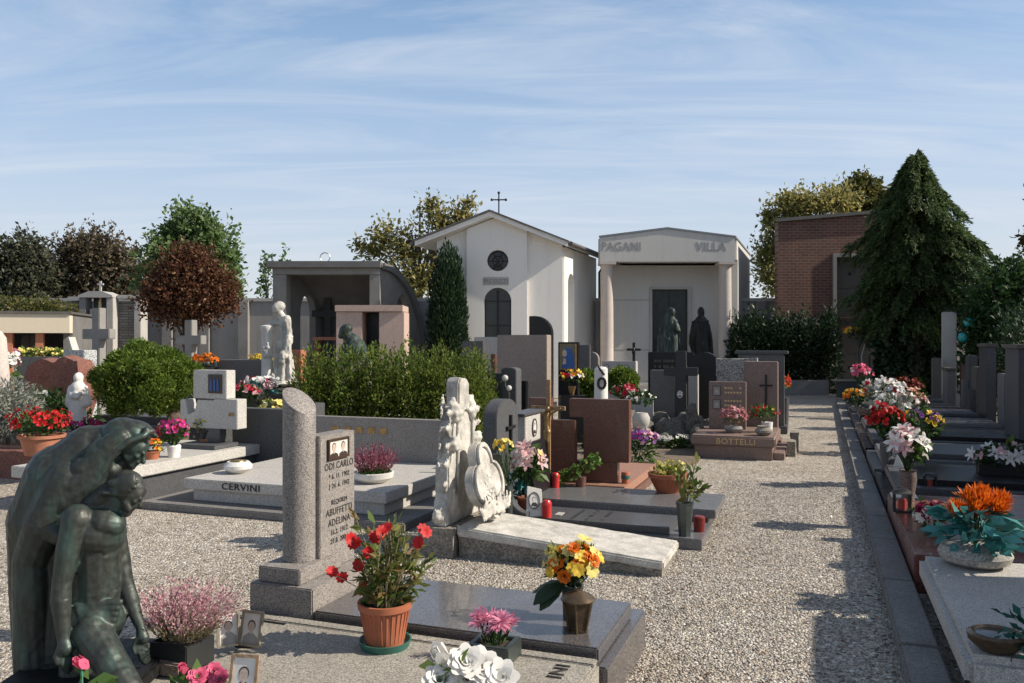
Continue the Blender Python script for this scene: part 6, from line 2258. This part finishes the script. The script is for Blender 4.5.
v = L(-1.62, 8.25, .337)
t = thing('potted_plant', 'round pink chrysanthemum in a stone bowl on the BOTTELLI slab', 'potted plant', v)
MB().lathe([(0, 0), (.09, 0), (.14, .06), (.12, .1), (.1, .1), (0, .08)]).build('bowl', CONC, t)
bouquet(t, (0, 0, .22), (.20, .18, .15), [(petalmat('dusty pink', (.46, .17, .18)), 'puff', 120, .055), (P_PALE, 'puff', 40, .05)], 120, .05, LF_PLANT)
v = L(-1.15, 8.5, .337)
t = thing('potted_plant', 'leafy begonia with red blossoms in a white pot on the BOTTELLI slab', 'potted plant', v)
MB().lathe([(0, 0), (.075, 0), (.085, .15), (.075, .15), (0, .13)]).build('pot', WHITEP, t)
bouquet(t, (-.05, 0, .27), (.21, .17, .14), [(P_RED, 'puff', 18, .05), (P_YEL, 'puff', 4, .04)], 170, .075, LF_GREEN)
v = L(-1.17, 8.0, .337)
t = thing('stone_urn', 'squat round stone urn at the BOTTELLI slab corner', 'urn', v)
MB().lathe([(0, 0), (.07, 0), (.12, .05), (.12, .08), (.08, .12), (.09, .14), (.06, .14), (0, .1)]).build('urn', ROUGHST, t)
for i, (x, y, h) in enumerate(((-.80, 8.5, .22), (-.77, 9.0, .30))):
    t = LT('edge_stone', ['low rough edging stone beside the BOTTELLI kerb', 'taller rough edging stone behind the low one by the BOTTELLI kerb'][i], 'stone', x, y)
    MB().box(-.06, .06, -.14, .16, 0, h).build('stone', ROUGHST, t, rough=(4, .02, 9, .08))
d = 17
t = thing('flower_vase', 'orange red flowers beside the far headstones at the path edge', 'flowers', (X(784.5, d), d, 0))
MB().lathe([(.08, 0), (.09, .55), (.07, .55), (0, .5)], n=14).build('vase', GRAN_D, t)
bouquet(t, (0, 0, Z(385, d)), (.1, .1, .2), [(P_ORA, 'puff', 9, .11), (P_RED, 'puff', 8, .11)], 60, .08, LF_GREEN)

# rock garden between the brown headstone and BOTTELLI
i = 0
rocks = [(640, 422, 13.9, .34, .46), (658, 419, 14.2, .36, .5), (673, 421, 13.7, .36, .44), (694, 420, 13.7, .30, .48), (699, 437, 13.0, .15, .42), (664, 434, 13.5, .24, .22), (626, 424, 14.0, .26, .40), (684, 416, 13.9, .3, .52), (709, 421, 13.9, .28, .42), (692, 404, 13.6, .14, .72), (614, 418, 14.4, .26, .46)]
rl = ['long', 'flat', 'broad', 'lumpy', 'upright', 'small', 'leftmost low', 'grey', 'rightmost', 'thin standing', 'mossy']
rw = ['behind the violet flowers', 'below the grey slab', 'under the dark cross', 'right of the dark cross foot', 'beside the yellow flowers', 'among the white flowers', 'of the garden row', 'right behind the cross foot', 'before the rough headstone', 'right of the dark cross', 'at the left end behind the brown stone']
for (px, py, d, r, h), a, b in zip(rocks, rl, rw):
    t = thing('garden_rock', f'{a} garden rock {b}', 'rock', (X(px, d), d, 0), random.uniform(0, 3))
    MB().ell((0, 0, h * .25), (r, r * .7, h * .75), seg=12).build('rock', ROCK, t, rough=(4, .07, 4, .09))
bed = MB().poly([(-2.25, 6.6), (-2.0, 7.2), (-2.15, 9.6), (-4.2, 9.6), (-4.4, 6.2), (-3.3, 5.65)], 0, .035, 'z')
bed.v = [tuple(L(x, y, z)) for x, y, z in bed.v]
o = bed.build('planting_bed', plain('dry soil', (.15, .115, .085), .95, 0, .35, 9, .5), smooth=False)
structure(o)
for lb, px, py, d, r, bl, lm, n_ in (
        ('pink and violet asters right of the brown double headstone', 641, 440, 11.4, (.25, .2, .14), [(P_VIO, 'daisy', 60, .055), (P_MAG, 'daisy', 30, .055), (P_PALE, 'daisy', 25, .05)], LF_GREEN, 200),
        ('low white flowers among the garden rocks', 674, 440, 13.0, (.30, .14, .07), [(P_WHITE, 'puff', 30, .07)], LF_GREEN, 60),
        ('small pale yellow flowers left of the BOTTELLI grave', 706, 436, 13.0, (.14, .12, .07), [(P_LEM, 'puff', 14, .06)], LF_GREEN, 60)):
    z_ = Z(py, d)
    t = thing('flower_clump', lb, 'flowers', (X(px, d), d, 0))
    P, D = blob_pts([((0, 0, z_ * .5), (r[0] * .8, r[1] * .8, z_ * .5))], 260, .8)
    P[:, 2] = np.abs(P[:, 2])
    leaves('stems', P, LF_GREEN, t, .09, .3, D, .5)
    bouquet(t, (0, 0, z_), r, bl, n_, .06, lm)
v = G(612, 476, .2)
t = thing('potted_plant', 'small dark bush with white buds in the gap of the brown headstone', 'potted plant', L(-2.72, 4.25, .2))
pot(t, .08, .1, PLAST_D)
P, D = blob_pts([((0, 0, .35), (.1, .1, .28))], 240, .8)
leaves('foliage', P, LF_DEEP, t, .07, .5, D, .8)
for k in range(6):
    bloom(MB(), 'puff', (rv(.06).x, -.08, random.uniform(.35, .6)), (0, -1, .2), .06).build('flower_head', P_WHITE, t, smooth=False, fix=False)
t = thing('votive_candle', 'orange striped votive jar standing by the brown headstone foot', 'candle', L(-2.33, 4.10, .2))
MB().lathe([(0, 0), (.04, 0), (.045, .11), (.04, .12), (0, .12)]).build('jar', TERRA, t)
MB().lathe([(.047, .05), (.047, .085)], n=20).build('band', GREENP, t)

# ================================================================== things on the grey and dark slabs
v = L(-2.90, 2.55, .15)
t = thing('potted_plant', 'tall pale pink lilies in a terracotta pot by the brass crucifix', 'potted plant', v)
zt = pot(t, .085, .14, TERRA)
bouquet(t, (.02, 0, zt + .27), (.14, .12, .20), [(P_WHITE, 'lily', 12, .12), (P_PALE, 'lily', 10, .12), (P_LEM, 'daisy', 8, .07)], 90, .10, LF_GREEN, .2, (0, 0, zt))
P = [(random.uniform(-.14, .0), random.uniform(-.08, .06), zt + random.uniform(-.02, .2)) for _ in range(40)]
leaves('foliage', P, LF_TEAL, t, .12, .25, np.tile((-.6, -.2, .2), (40, 1)), .6)
v = L(-2.86, 2.36, .15)
t = thing('photo_stone', 'small pale marble tablet with portrait leaning by the lily pot', 'photo plaque', (v.x + .1, v.y, .15), A)
pb_ = MB().poly([(-.075, 0), (.075, 0), (.07, .24), (-.06, .27)], -.018, .018).build('tablet', MARB_C, t, .004)
pb_.rotation_euler = (R(-16), 0, R(24))
portrait(pb_, .1, .15, (0, -.021, .14), FRONT, oval=True, frame=GRAN_D)
v = L(-2.70, 2.40, .15)
for lb, q in (('red votive candle standing right of the leaning marble tablet', L(-2.66, 2.42, .15)), ('red votive candle behind the lilies near the crucifix foot', L(-2.95, 3.6, .2))):
    t = thing('votive_candle', lb, 'candle', q)
    MB().lathe([(0, 0), (.042, 0), (.045, .11), (.04, .115), (0, .115)]).build('jar', REDP, t)
    MB().lathe([(.046, .11), (.046, .125), (.03, .15), (.0, .155)], n=18).build('lid', REDP, t)
v = L(-3.0, 2.2, .15)
t = thing('flower_vase', 'yellow artificial blossoms in a slim vase behind the medallion', 'flowers', L(-2.95, 2.22, .15))
MB().lathe([(.04, 0), (.045, .3), (.03, .3), (0, .25)], n=14).build('vase', ZINC, t)
bouquet(t, (-.04, 0, .62), (.09, .08, .07), [(P_LEM, 'puff', 9, .07), (P_YEL, 'puff', 5, .06)], 12, .06, LF_GREEN, .3, (0, 0, .3))
t = thing('ivy_plant', 'bright green trailing ivy before the brown headstone', 'plant', L(-2.72, 3.74, .2))
MB().lathe([(0, 0), (.05, 0), (.06, .1), (.05, .1), (0, .08)]).build('pot', BROWN, t)
P = [(-.22 + .42 * u + rv(.05).x, rv(.06).y, .08 + .22 * u + rv(.06).z) for u in [random.random() for _ in range(150)]]
leaves('foliage', P, leafmat('leaves ivy', [(.06, .13, .02), (.12, .22, .04), (.20, .30, .08)]), t, .055, .8, None, 1)
v = G(668, 492, .2)
t = thing('flower_bowl', 'wide ribbed terracotta bowl of yellow flowers on the grey slab', 'potted plant', v)
prf = [(0, 0), (.10, 0), (.165, .14), (.185, .15), (.19, .19), (.165, .19), (.15, .15), (0, .15)]
m = MB().lathe(prf, n=36, sx=1.05)
for k in range(26):
    a = 2 * PI * k / 26
    m.tube([(.105 * 1.05 * math.cos(a), .105 * math.sin(a), .015), (.163 * 1.05 * math.cos(a), .163 * math.sin(a), .13)], .007, 5)
m.build('bowl', TERRA, t)
MB().lathe([(0, 0), (.16, 0), (0, .01)], (0, 0, .16)).build('soil', SOIL, t)
bouquet(t, (0, 0, .18), (.17, .15, .10), [(P_LEM, 'puff', 26, .05)], 260, .055, leafmat('leaves lime', [(.10, .16, .03), (.18, .24, .06), (.26, .30, .1)]), .7)
v = L(-1.45, 2.40, .09)
t = thing('metal_vase', 'dark green metal vase with leafy branch at the grave corner', 'vase', v)
m = MB()
for k in range(8):
    a0, a1 = 2 * PI * k / 8, 2 * PI * (k + 1) / 8
    m.add([(.05 * math.cos(a0), .05 * math.sin(a0), 0), (.05 * math.cos(a1), .05 * math.sin(a1), 0), (.072 * math.cos(a1), .072 * math.sin(a1), .27), (.072 * math.cos(a0), .072 * math.sin(a0), .27)], [(0, 1, 2, 3)])
m.lathe([(.074, .262), (.076, .275), (.06, .275), (.055, .2), (0, .2)], n=8)
m.build('vase', ZINC, t, smooth=False)
P, D, st = [], [], MB()
for k in range(9):
    e = Vector((random.uniform(-.14, .16), random.uniform(-.1, .1), random.uniform(.36, .60)))
    st.tube([(0, 0, .2), (e * .5) + Vector((0, 0, .1)), e], .004, 5)
    for j in range(9):
        p = Vector((0, 0, .22)).lerp(e, random.uniform(.35, 1.05)) + rv(.025)
        P.append(tuple(p)); D.append(tuple(e - Vector((0, 0, .3))))
st.build('stems', LF_STEM, t, fix=False)
leaves('foliage', P, LF_PLANT, t, .085, .4, np.array(D) * 4, .6)
t = thing('votive_candle', 'dark red votive jar half hidden behind the metal vase', 'candle', L(-1.36, 2.60, .09))
MB().lathe([(0, 0), (.045, 0), (.05, .12), (.04, .13), (0, .13)]).build('jar', plain('dark red glass', (.18, .02, .015), .25), t)

# ================================================================== row of graves right of the path
t = LT('kerb_strip', 'long low concrete kerb along the right side of the path', 'kerb', 0, 0)
m = MB()
y = -3.0
while y < 20.5:
    ln = random.uniform(.9, 1.3)
    m.box(0, .19, y, min(y + ln, 20.5) - .008, 0, .085 + random.uniform(0, .012))
    y += ln
m.build('kerb_stones', KERB, t, .008)
r1 = LT('grave', 'pale granite grave slab with rounded edge at the bottom right corner', 'grave', .20, -.34)
MB().box(.08, 2.1, .08, 1.95, 0, .12).build('base', GRAN_D, r1, .008)
MB().box(0.02, 2.1, 0.02, 1.93, .122, .28).build('slab', GRAN_L, r1, .035, seg=4)
r2 = LT('grave', 'red granite grave frame with a raised red slab under orange flowers', 'grave', .20, 1.66)
MB().box(0, 2.2, 0, 2.42, 0, .26).build('base', REDG, r2, .008)
MB().box(.62, 2.2, .42, 1.75, .262, .42).build('slab', REDG, r2, .012)
MB().box(.02, .24, 2.15, 2.40, .262, .275).build('inlay', MARB_C, r2, .003)
gcol = [(BLACK, GRAN_D), (GRAN_D, GREY_P), (BLACK, GRAN_DM), (GREY_P, GRAN_D), (GRAN_DM, BLACK), (GRAN_D, GREY_P), (GREY_P, GRAN_DM)]
lbl = ['black polished grave behind the red granite one', 'dark grey stepped grave holding the red carnations', 'black grave with low steps behind the carnations', 'grey polished grave in the shaded right row',
       'dark matt grave in the shaded row before the white flowers', 'dark grey grave under the white flowers far down the row', 'farthest grey grave of the right row near the cedar']
ys = [4.2, 6.15, 8.2, 10.2, 12.2, 14.4, 16.6]
for (b, s), lb, y in zip(gcol, lbl, ys):
    t = LT('grave', lb, 'grave', .20, y, group=None)
    hh = random.uniform(.16, .22)
    MB().box(0, 2.1, .02, 1.85, 0, hh).build('base', b, t, .008)
    MB().box(.10, 2.1, .12, 1.70, hh + .002, hh + .11).build('slab', s, t, .012)
    MB().box(.3, 2.1, .3, 1.5, hh + .112, hh + .17).build('slab', b, t, .01)
hp = L(3.65, 11.0, 0)
hedge('tall dark evergreen hedge added to shade the right row of headstones', -8.0, 8.0, 0, .7, 0, 2.45, LF_DARK, 26000, .10, A + PI / 2, hp)  # mostly out of view, added to darken the row; far end is seen
# headstones along the right side
rowst = [(-1.6, 1.75, 2.3, CONC, 'tall wide concrete headstone outside the frame at near right'), (.32, 1.3, 2.15, GRAN_D, 'tall dark headstone of the pale granite grave'),
         (2.0, 1.7, 2.0, REDG, 'red granite headstone of the red grave'), (4.3, 1.6, 1.95, BLACK, 'black headstone of the black polished grave'), (6.3, 1.6, 1.8, GRAN_D, 'dark headstone of the carnation grave')]
for y, wd, h, mt, lb in rowst:
    t = LT('headstone', lb, 'headstone', 2.42, y)
    MB().box(0, .18, 0, wd, 0, h).build('slab', mt, t, .012)
    MB().box(-.06, .26, -.06, wd + .06, 0, .25).build('foot', mt, t, .01)
t = LT('stone_cross', 'tall plain stone cross standing behind the near right headstones', 'cross', 2.75, .20)
o = cross_mb(2.9, .8, .22, .2, .78).build('cross', CONC, t, .01)
o.rotation_euler = (0, 0, PI / 2)
kinds = ['dark', 'light edged', 'brown', 'grey', 'black', 'mottled', 'pale', 'slim', 'wide', 'rough']
where = ['nearest the right picture edge', 'tall and capped by the right edge', 'low between two tall stones at right', 'with a stepped top in the shaded row', 'square and low in the shaded row', 'tallest in the middle of the shaded row',
         'thin pair member right of the pillar', 'slender and sunlit on its edge', 'leaning a little near the pillar foot', 'standing left of the pale pillar']
WARM = stone('brown grey granite', (.12, .105, .09), .4, 220, .7, .1, .35)
mt = [GRAN_DM, WARM, CONC_D, GRAN_D, WARM, GRAN_DM, CONC_D, WARM, GRAN_D, CONC_D]
yy = 8.5
hts = [1.6, 1.4, 1.15, 1.6, 1.2, 1.4, 1.05, 1.3, 1.15, 1.25]
for i in range(10):
    wd = [.9, .7, .6, .75, .6, .5, .8, .45, .7, .6][i]
    t = LT('headstone', f'{kinds[i]} headstone {where[i]}', 'headstone', 2.3 + random.uniform(-.25, .3), yy)
    h = hts[i]
    MB().box(0, .16, 0, wd, 0, h).build('slab', mt[i], t, .01)
    MB().box(-.12, .22, -.06, wd + .06, 0, .22).build('foot', mt[(i + 3) % 10], t, .01)
    if i in (0, 3, 6):
        MB().box(-.03, .19, -.04, wd + .04, h + .002, h + .06).build('cap', mt[(i + 1) % 10], t, .008)
    if i in (1, 4, 5):
        MB().box(-.1, -.002, wd * .2, wd * .8, .222, h * .62).build('tablet', mt[(i + 4) % 10], t, .008)
    yy += wd + random.uniform(.35, .75)
d = 20.5
t = thing('pillar', 'pale square stone pillar rising among the far right headstones', 'pillar', (X(949, d), d, 0), A)
MB().box(-.15, .15, -.15, .15, 0, Z(312, d)).build('shaft', CONC_L, t, .012)
MB().box(-.22, .22, -.22, .22, 0, .4).build('base', CONC_L, t, .012)
MB().poly([(.25, 0), (1.1, 0), (1.1, 1.25), (.25, 1.38)], -.1, .1).build('side_stone', ROSE, t, .01)
t = thing('glass_lamp', 'pair of turquoise glass lamps hanging beside the pale pillar', 'lamp', (X(968, 20), 20, Z(322, 20)))
for x, z in ((0, 0), (-.13, -.36)):
    MB().lathe([(0, -.14), (.09, -.08), (.11, 0), (.08, .08), (.03, .11), (0, .11)], (x, 0, z), 16).build('globe', plain('turquoise glass', (.02, .30, .28), .15), t)
MB().tube([(-.13, 0, -.25), (-.05, 0, .3), (0, 0, .11), (-.45, .25, .35)], .012, 5).build('bracket', IRON, t)


# flowers and vases along the right row
def vase(label, x, y, z, hv, rv_, blooms, rr, zc, lm=LF_GREEN, mat=GRAN_DM, n=130, ls=.08, dxy=(0, 0), name='flower_vase'):
    t = thing(name, label, 'flowers', L(x, y, z), A)
    MB().lathe([(0, 0), (rv_ * .8, 0), (rv_ * .7, .03), (rv_, hv * .7), (rv_ * .92, hv), (rv_ * 1.05, hv + .01), (rv_ * .8, hv), (0, hv - .06)], n=20).build('vase', mat, t)
    bouquet(t, (dxy[0], dxy[1], zc), rr, blooms, n, ls, lm, .3, (0, 0, hv - .03))
    return t


def at(px, py, z):
    v = G(px, py, z)
    rx, ry = v.x - K0[0], v.y - K0[1]
    return rx * CQ + ry * SQ, -rx * SQ + ry * CQ


x, y = at(908, 499, .27)
vase('white and pale pink lilies in a tall brown stone vase beside the kerb', x, y, .263, .26, .075, [(P_WHITE, 'lily', 17, .16), (P_PALE, 'lily', 8, .15)], (.14, .13, .16), .46, LF_GREEN, stone('brown vase', (.13, .10, .085), .3, 80, .6, .2, .3), 60, .12)
x, y = at(886, 470, .2)
vase('scarlet carnations in a slim grey vase on the second dark grave', x, y, .2, .33, .07, [(P_RED, 'puff', 60, .085)], (.19, .15, .20), .55, LF_DEEP, GRAN_DM, 150, .09)
x, y = at(897, 462, .27)
vase('yellow blossoms with dark violet sprigs behind the lilies', x + .25, y, .27, .2, .06, [(P_YEL, 'puff', 14, .09), (P_VIO, 'puff', 26, .06)], (.26, .15, .2), .42, LF_GREEN, ZINC, 160, .1)
x, y = at(906, 480, .2)
t = thing('folded_shell', 'pale broken marble shell leaning at the foot of the carnations', 'ornament', L(*at(897, 474, .2), .2), A)
MB().poly([(-.12, 0), (.1, 0), (.06, .12), (.0, .23), (-.03, .1)], -.03, .03).build('shell', MARB_C, t, .01)
x, y = at(893, 438, .25)
vase('silver grey foliage with white blossoms down the right row', x, y, .25, .2, .1, [(P_WHITE, 'puff', 30, .1)], (.34, .25, .26), .42, LF_SILV, CONC, 260, .12)
x, y = at(912, 430, .25)
vase('peach and pale blossoms right of the silver foliage', x, y, .25, .2, .1, [(P_PEACH, 'puff', 30, .1), (P_PALE, 'puff', 16, .1)], (.24, .2, .2), .45, LF_GREEN, CONC, 120, .1)
x, y = at(883, 418, .22)
vase('white blossoms mixed with red ones farther down the row', x, y, .22, .2, .1, [(P_WHITE, 'puff', 55, .13), (P_RED, 'puff', 8, .11)], (.38, .3, .25), .5, LF_SILV, CONC, 200, .12)
x, y = at(905, 412, .2)
vase('dark red autumn flowers right of the far white blossoms', x, y, .2, .2, .1, [(petalmat('dark red', (.22, .03, .02)), 'puff', 70, .11)], (.38, .3, .2), .5, LF_DEEP, CONC, 120, .1)
x, y = at(857, 410, .2)
vase('yellow and orange flowers low at the far end of the kerb', x, y, .12, .16, .12, [(P_YEL, 'puff', 25, .1), (P_ORA, 'puff', 14, .1)], (.3, .22, .17), .36, LF_DEEP, CONC, 160, .1)
x, y = at(861, 404, .3)
vase('rose pink flowers standing over the yellow ones at the far kerb', x, y, .12, .5, .1, [(P_ROSEP, 'puff', 34, .11), (P_WHITE, 'puff', 9, .1)], (.22, .18, .2), .85, LF_DEEP, CONC, 60, .1)
t = LT('flower_planter', 'white cyclamens and pink buds in a low dark planter at right', 'flowers', *at(1002, 474, .35), .34)
MB().box(-.22, .22, -.11, .11, 0, .12).build('planter', BLACK, t, .01)
bouquet(t, (0, 0, .16), (.28, .16, .13), [(P_WHITE, 'lily', 11, .12), (P_PALE, 'puff', 10, .09), (P_PINK, 'puff', 4, .08)], 220, .09, LF_DEEP)
leaves('foliage', [(.05, 0, .26), (.07, .01, .27)], LF_HEDGE, t, .18, .5, np.array([(0.1, 0, 1), (.3, 0, 1.0)]), .1)
for lb, px, py, z, s in (('small black iron grave lantern beside the lily vase', 893, 511, .262, 1.0), ('second black lantern behind the lilies on the white inlay', 921, 488, .262, .8), ('little black lantern on the kerb by the carnations', 871, 424, .22, .9)):
    t = LT('grave_lantern', lb, 'lantern', *at(px + 9, py, z), z)
    m = MB()
    for x_ in (-.06, .06):
        for y_ in (-.06, .06):
            m.box(x_ * s - .008, x_ * s + .008, y_ * s - .008, y_ * s + .008, .012 * s, .15 * s)
    m.box(-.075 * s, .075 * s, -.075 * s, .075 * s, 0, .012 * s)
    m.build('frame', IRON, t)
    MB().lathe([(.11 * s, .151 * s), (.085 * s, .175 * s), (.03 * s, .19 * s), (0, .19 * s)], n=4).build('lid', IRON, t).rotation_euler = (0, 0, PI / 4)
    MB().lathe([(0, 0), (.035 * s, 0), (.035 * s, .09 * s), (0, .09 * s)], (0, 0, .013 * s), 12).build('candle', plain('candle wax', (.35, .05, .04), .4), t)

v = L(*at(975, 564, .285), .28)
t = thing('flower_bowl', 'orange spider mums with turquoise leaves in a round pebble bowl', 'flowers', v)
MB().lathe([(0, 0), (.13, 0), (.20, .035), (.215, .075), (.19, .12), (.10, .145), (.08, .145), (0, .12)], n=32).build('bowl', stone('pebble stone', (.36, .345, .31), .3, 110, .85, .3, .3), t)
for (x, y, z) in ((-.12, -.02, .33), (-.03, -.05, .34), (.05, .05, .41), (.16, .02, .38), (-.02, .05, .40), (.10, -.05, .35), (.03, -.02, .38)):
    mb = MB()
    for _ in range(3):
        bloom(mb, 'spider', Vector((x, y, z)) + rv(.012), Vector((random.uniform(-.3, .3), -.45, .9)), .20)
    mb.build('flower_head', P_ORA, t, smooth=False, fix=False)
    MB().tube([(0, 0, .12), (x * .5, y * .5, .25), (x, y, z)], .006, 5).build('stem', LF_DEEP, t, fix=False)
P, D = [], []
for k in range(150):
    a = random.uniform(0, 2 * PI)
    r_ = random.uniform(.03, .20)
    P.append((r_ * math.cos(a), r_ * math.sin(a) - .02, .12 + random.uniform(.0, .24)))
    D.append((math.cos(a), math.sin(a) - .2, random.uniform(-.5, .5)))
leaves('foliage', P, LF_TEAL, t, .12, .45, np.array(D) * 1.2, .45)
t = thing('flower_clump', 'bouquet of white peach and wine red roses lying on the red granite', 'flowers', L(*at(932, 533, .265), .262))
MB().lathe([(.05, 0), (.06, .05), (0, .05)]).build('holder', GREENP, t)
bouquet(t, (0, 0, .12), (.14, .12, .10), [(P_WHITE, 'rose', 10, .07), (P_PEACH, 'rose', 7, .06), (petalmat('wine', (.22, .012, .05)), 'rose', 10, .07)], 80, .07, LF_GREEN)
v = G(1003, 652, .285)
t = thing('glass_bowl', 'dark oval lantern bowl lying on the pale granite slab corner', 'bowl', (v.x - .01, v.y + .03, .283))
MB().lathe([(0, 0), (.07, 0), (.115, .045), (.12, .075), (.10, .085), (.085, .07), (0, .05)], n=28, sx=1.05).build('bowl', LAMPM, t)
MB().lathe([(0, .052), (.085, .076), (0, .084)], n=24, sx=1.05).build('lens', GLASSD, t)
t = thing('artificial_flowers', 'dark green leaves with purple blooms at the right picture edge', 'flowers', (v.x + .045, v.y - .07, .285))
MB().lathe([(.03, 0), (.05, .05), (0, .05)], (.08, 0, 0)).build('holder', GREENP, t)
P, D = blob_pts([((.07, 0, .10), (.15, .11, .11))], 130, .9)
P[:, 2] = np.abs(P[:, 2])
leaves('foliage', P, leafmat('fabric leaves dark', [(.01, .06, .045), (.02, .11, .08), (.05, .17, .13)], .15), t, .055, .5, D, .7)
for _ in range(9):
    bloom(MB(), 'puff', (random.uniform(.0, .2), -.05 + rv(.03).y, random.uniform(.08, .22)), (0, -.6, .7), .07).build('flower_head', P_VIO, t, smooth=False, fix=False)

# tall wavy flower stand before the portal
d = 25.2
t = thing('flower_stand', 'wavy metal flower stand with yellow flowers before the tomb portal', 'flower stand', (X(858, d), d, 0))
m = MB().tube([(.27, 0, .55), (.14, 0, 1.0), (.10, 0, 1.25), (.22, 0, 1.7), (.24, 0, 1.85)], .028, 8)
m.build('curved_leg', plain('pale metal', (0.4, 0.38, 0.35), 0.4, 0.6), t)
MB().lathe([(.30, 0.32), (.2, .36), (.05, .7), (.04, 1.5), (.2, 1.78), (.22, 1.86), (0, 1.82)], n=16).build('vase', GRAN_D, t)
MB().box(-.75, .55, -.2, .2, .50, .545).build('shelf', plain('shelf stone', (.35, .30, .26), .6), t, .005)
MB().box(-.6, .4, -.15, .15, 0, .497).build('support', GRAN_DM, t, .006)
bouquet(t, (-.05, 0, 1.98), (.42, .25, .14), [(P_YEL, 'puff', 50, .13), (P_CRIM, 'puff', 14, .12), (P_ORA, 'puff', 12, .12)], 140, .13, LF_DEEP)
for o in bpy.data.objects:
    for k in ('w', 'h'):
        if k in o.keys():
            del o[k]

GROUPS = {'grave': 'graves laid out in rows', 'headstone': 'headstones standing in rows', 'garden_rock': 'rocks edging the planting bed', 'stone_cross': 'stone crosses among the graves',
          'flower_vase': 'vases of flowers on the graves', 'potted_plant': 'potted plants on the graves', 'flower_clump': 'clumps of flowers between the graves', 'votive_candle': 'votive candles on the graves',
          'grave_lantern': 'lanterns on the graves', 'planter_kerb': 'low kerbs at the foot of the far buildings', 'autumn_tree': 'yellowing trees behind the buildings', 'dark_tree': 'dark trees behind the left wall',
          'hedge': 'hedges of the cemetery', 'broken_column': 'broken marble columns', 'artificial_roses': 'artificial roses on the front slab', 'edge_stone': 'edging stones by the path', 'shrub': 'round clipped bushes', 'statue': 'statues of the cemetery'}
for o in bpy.data.objects:
    if o.parent is None and 'label' in o.keys() and 'category' in o.keys():
        k = o.name.split('.')[0]
        if k in GROUPS:
            o['group'] = GROUPS[k]
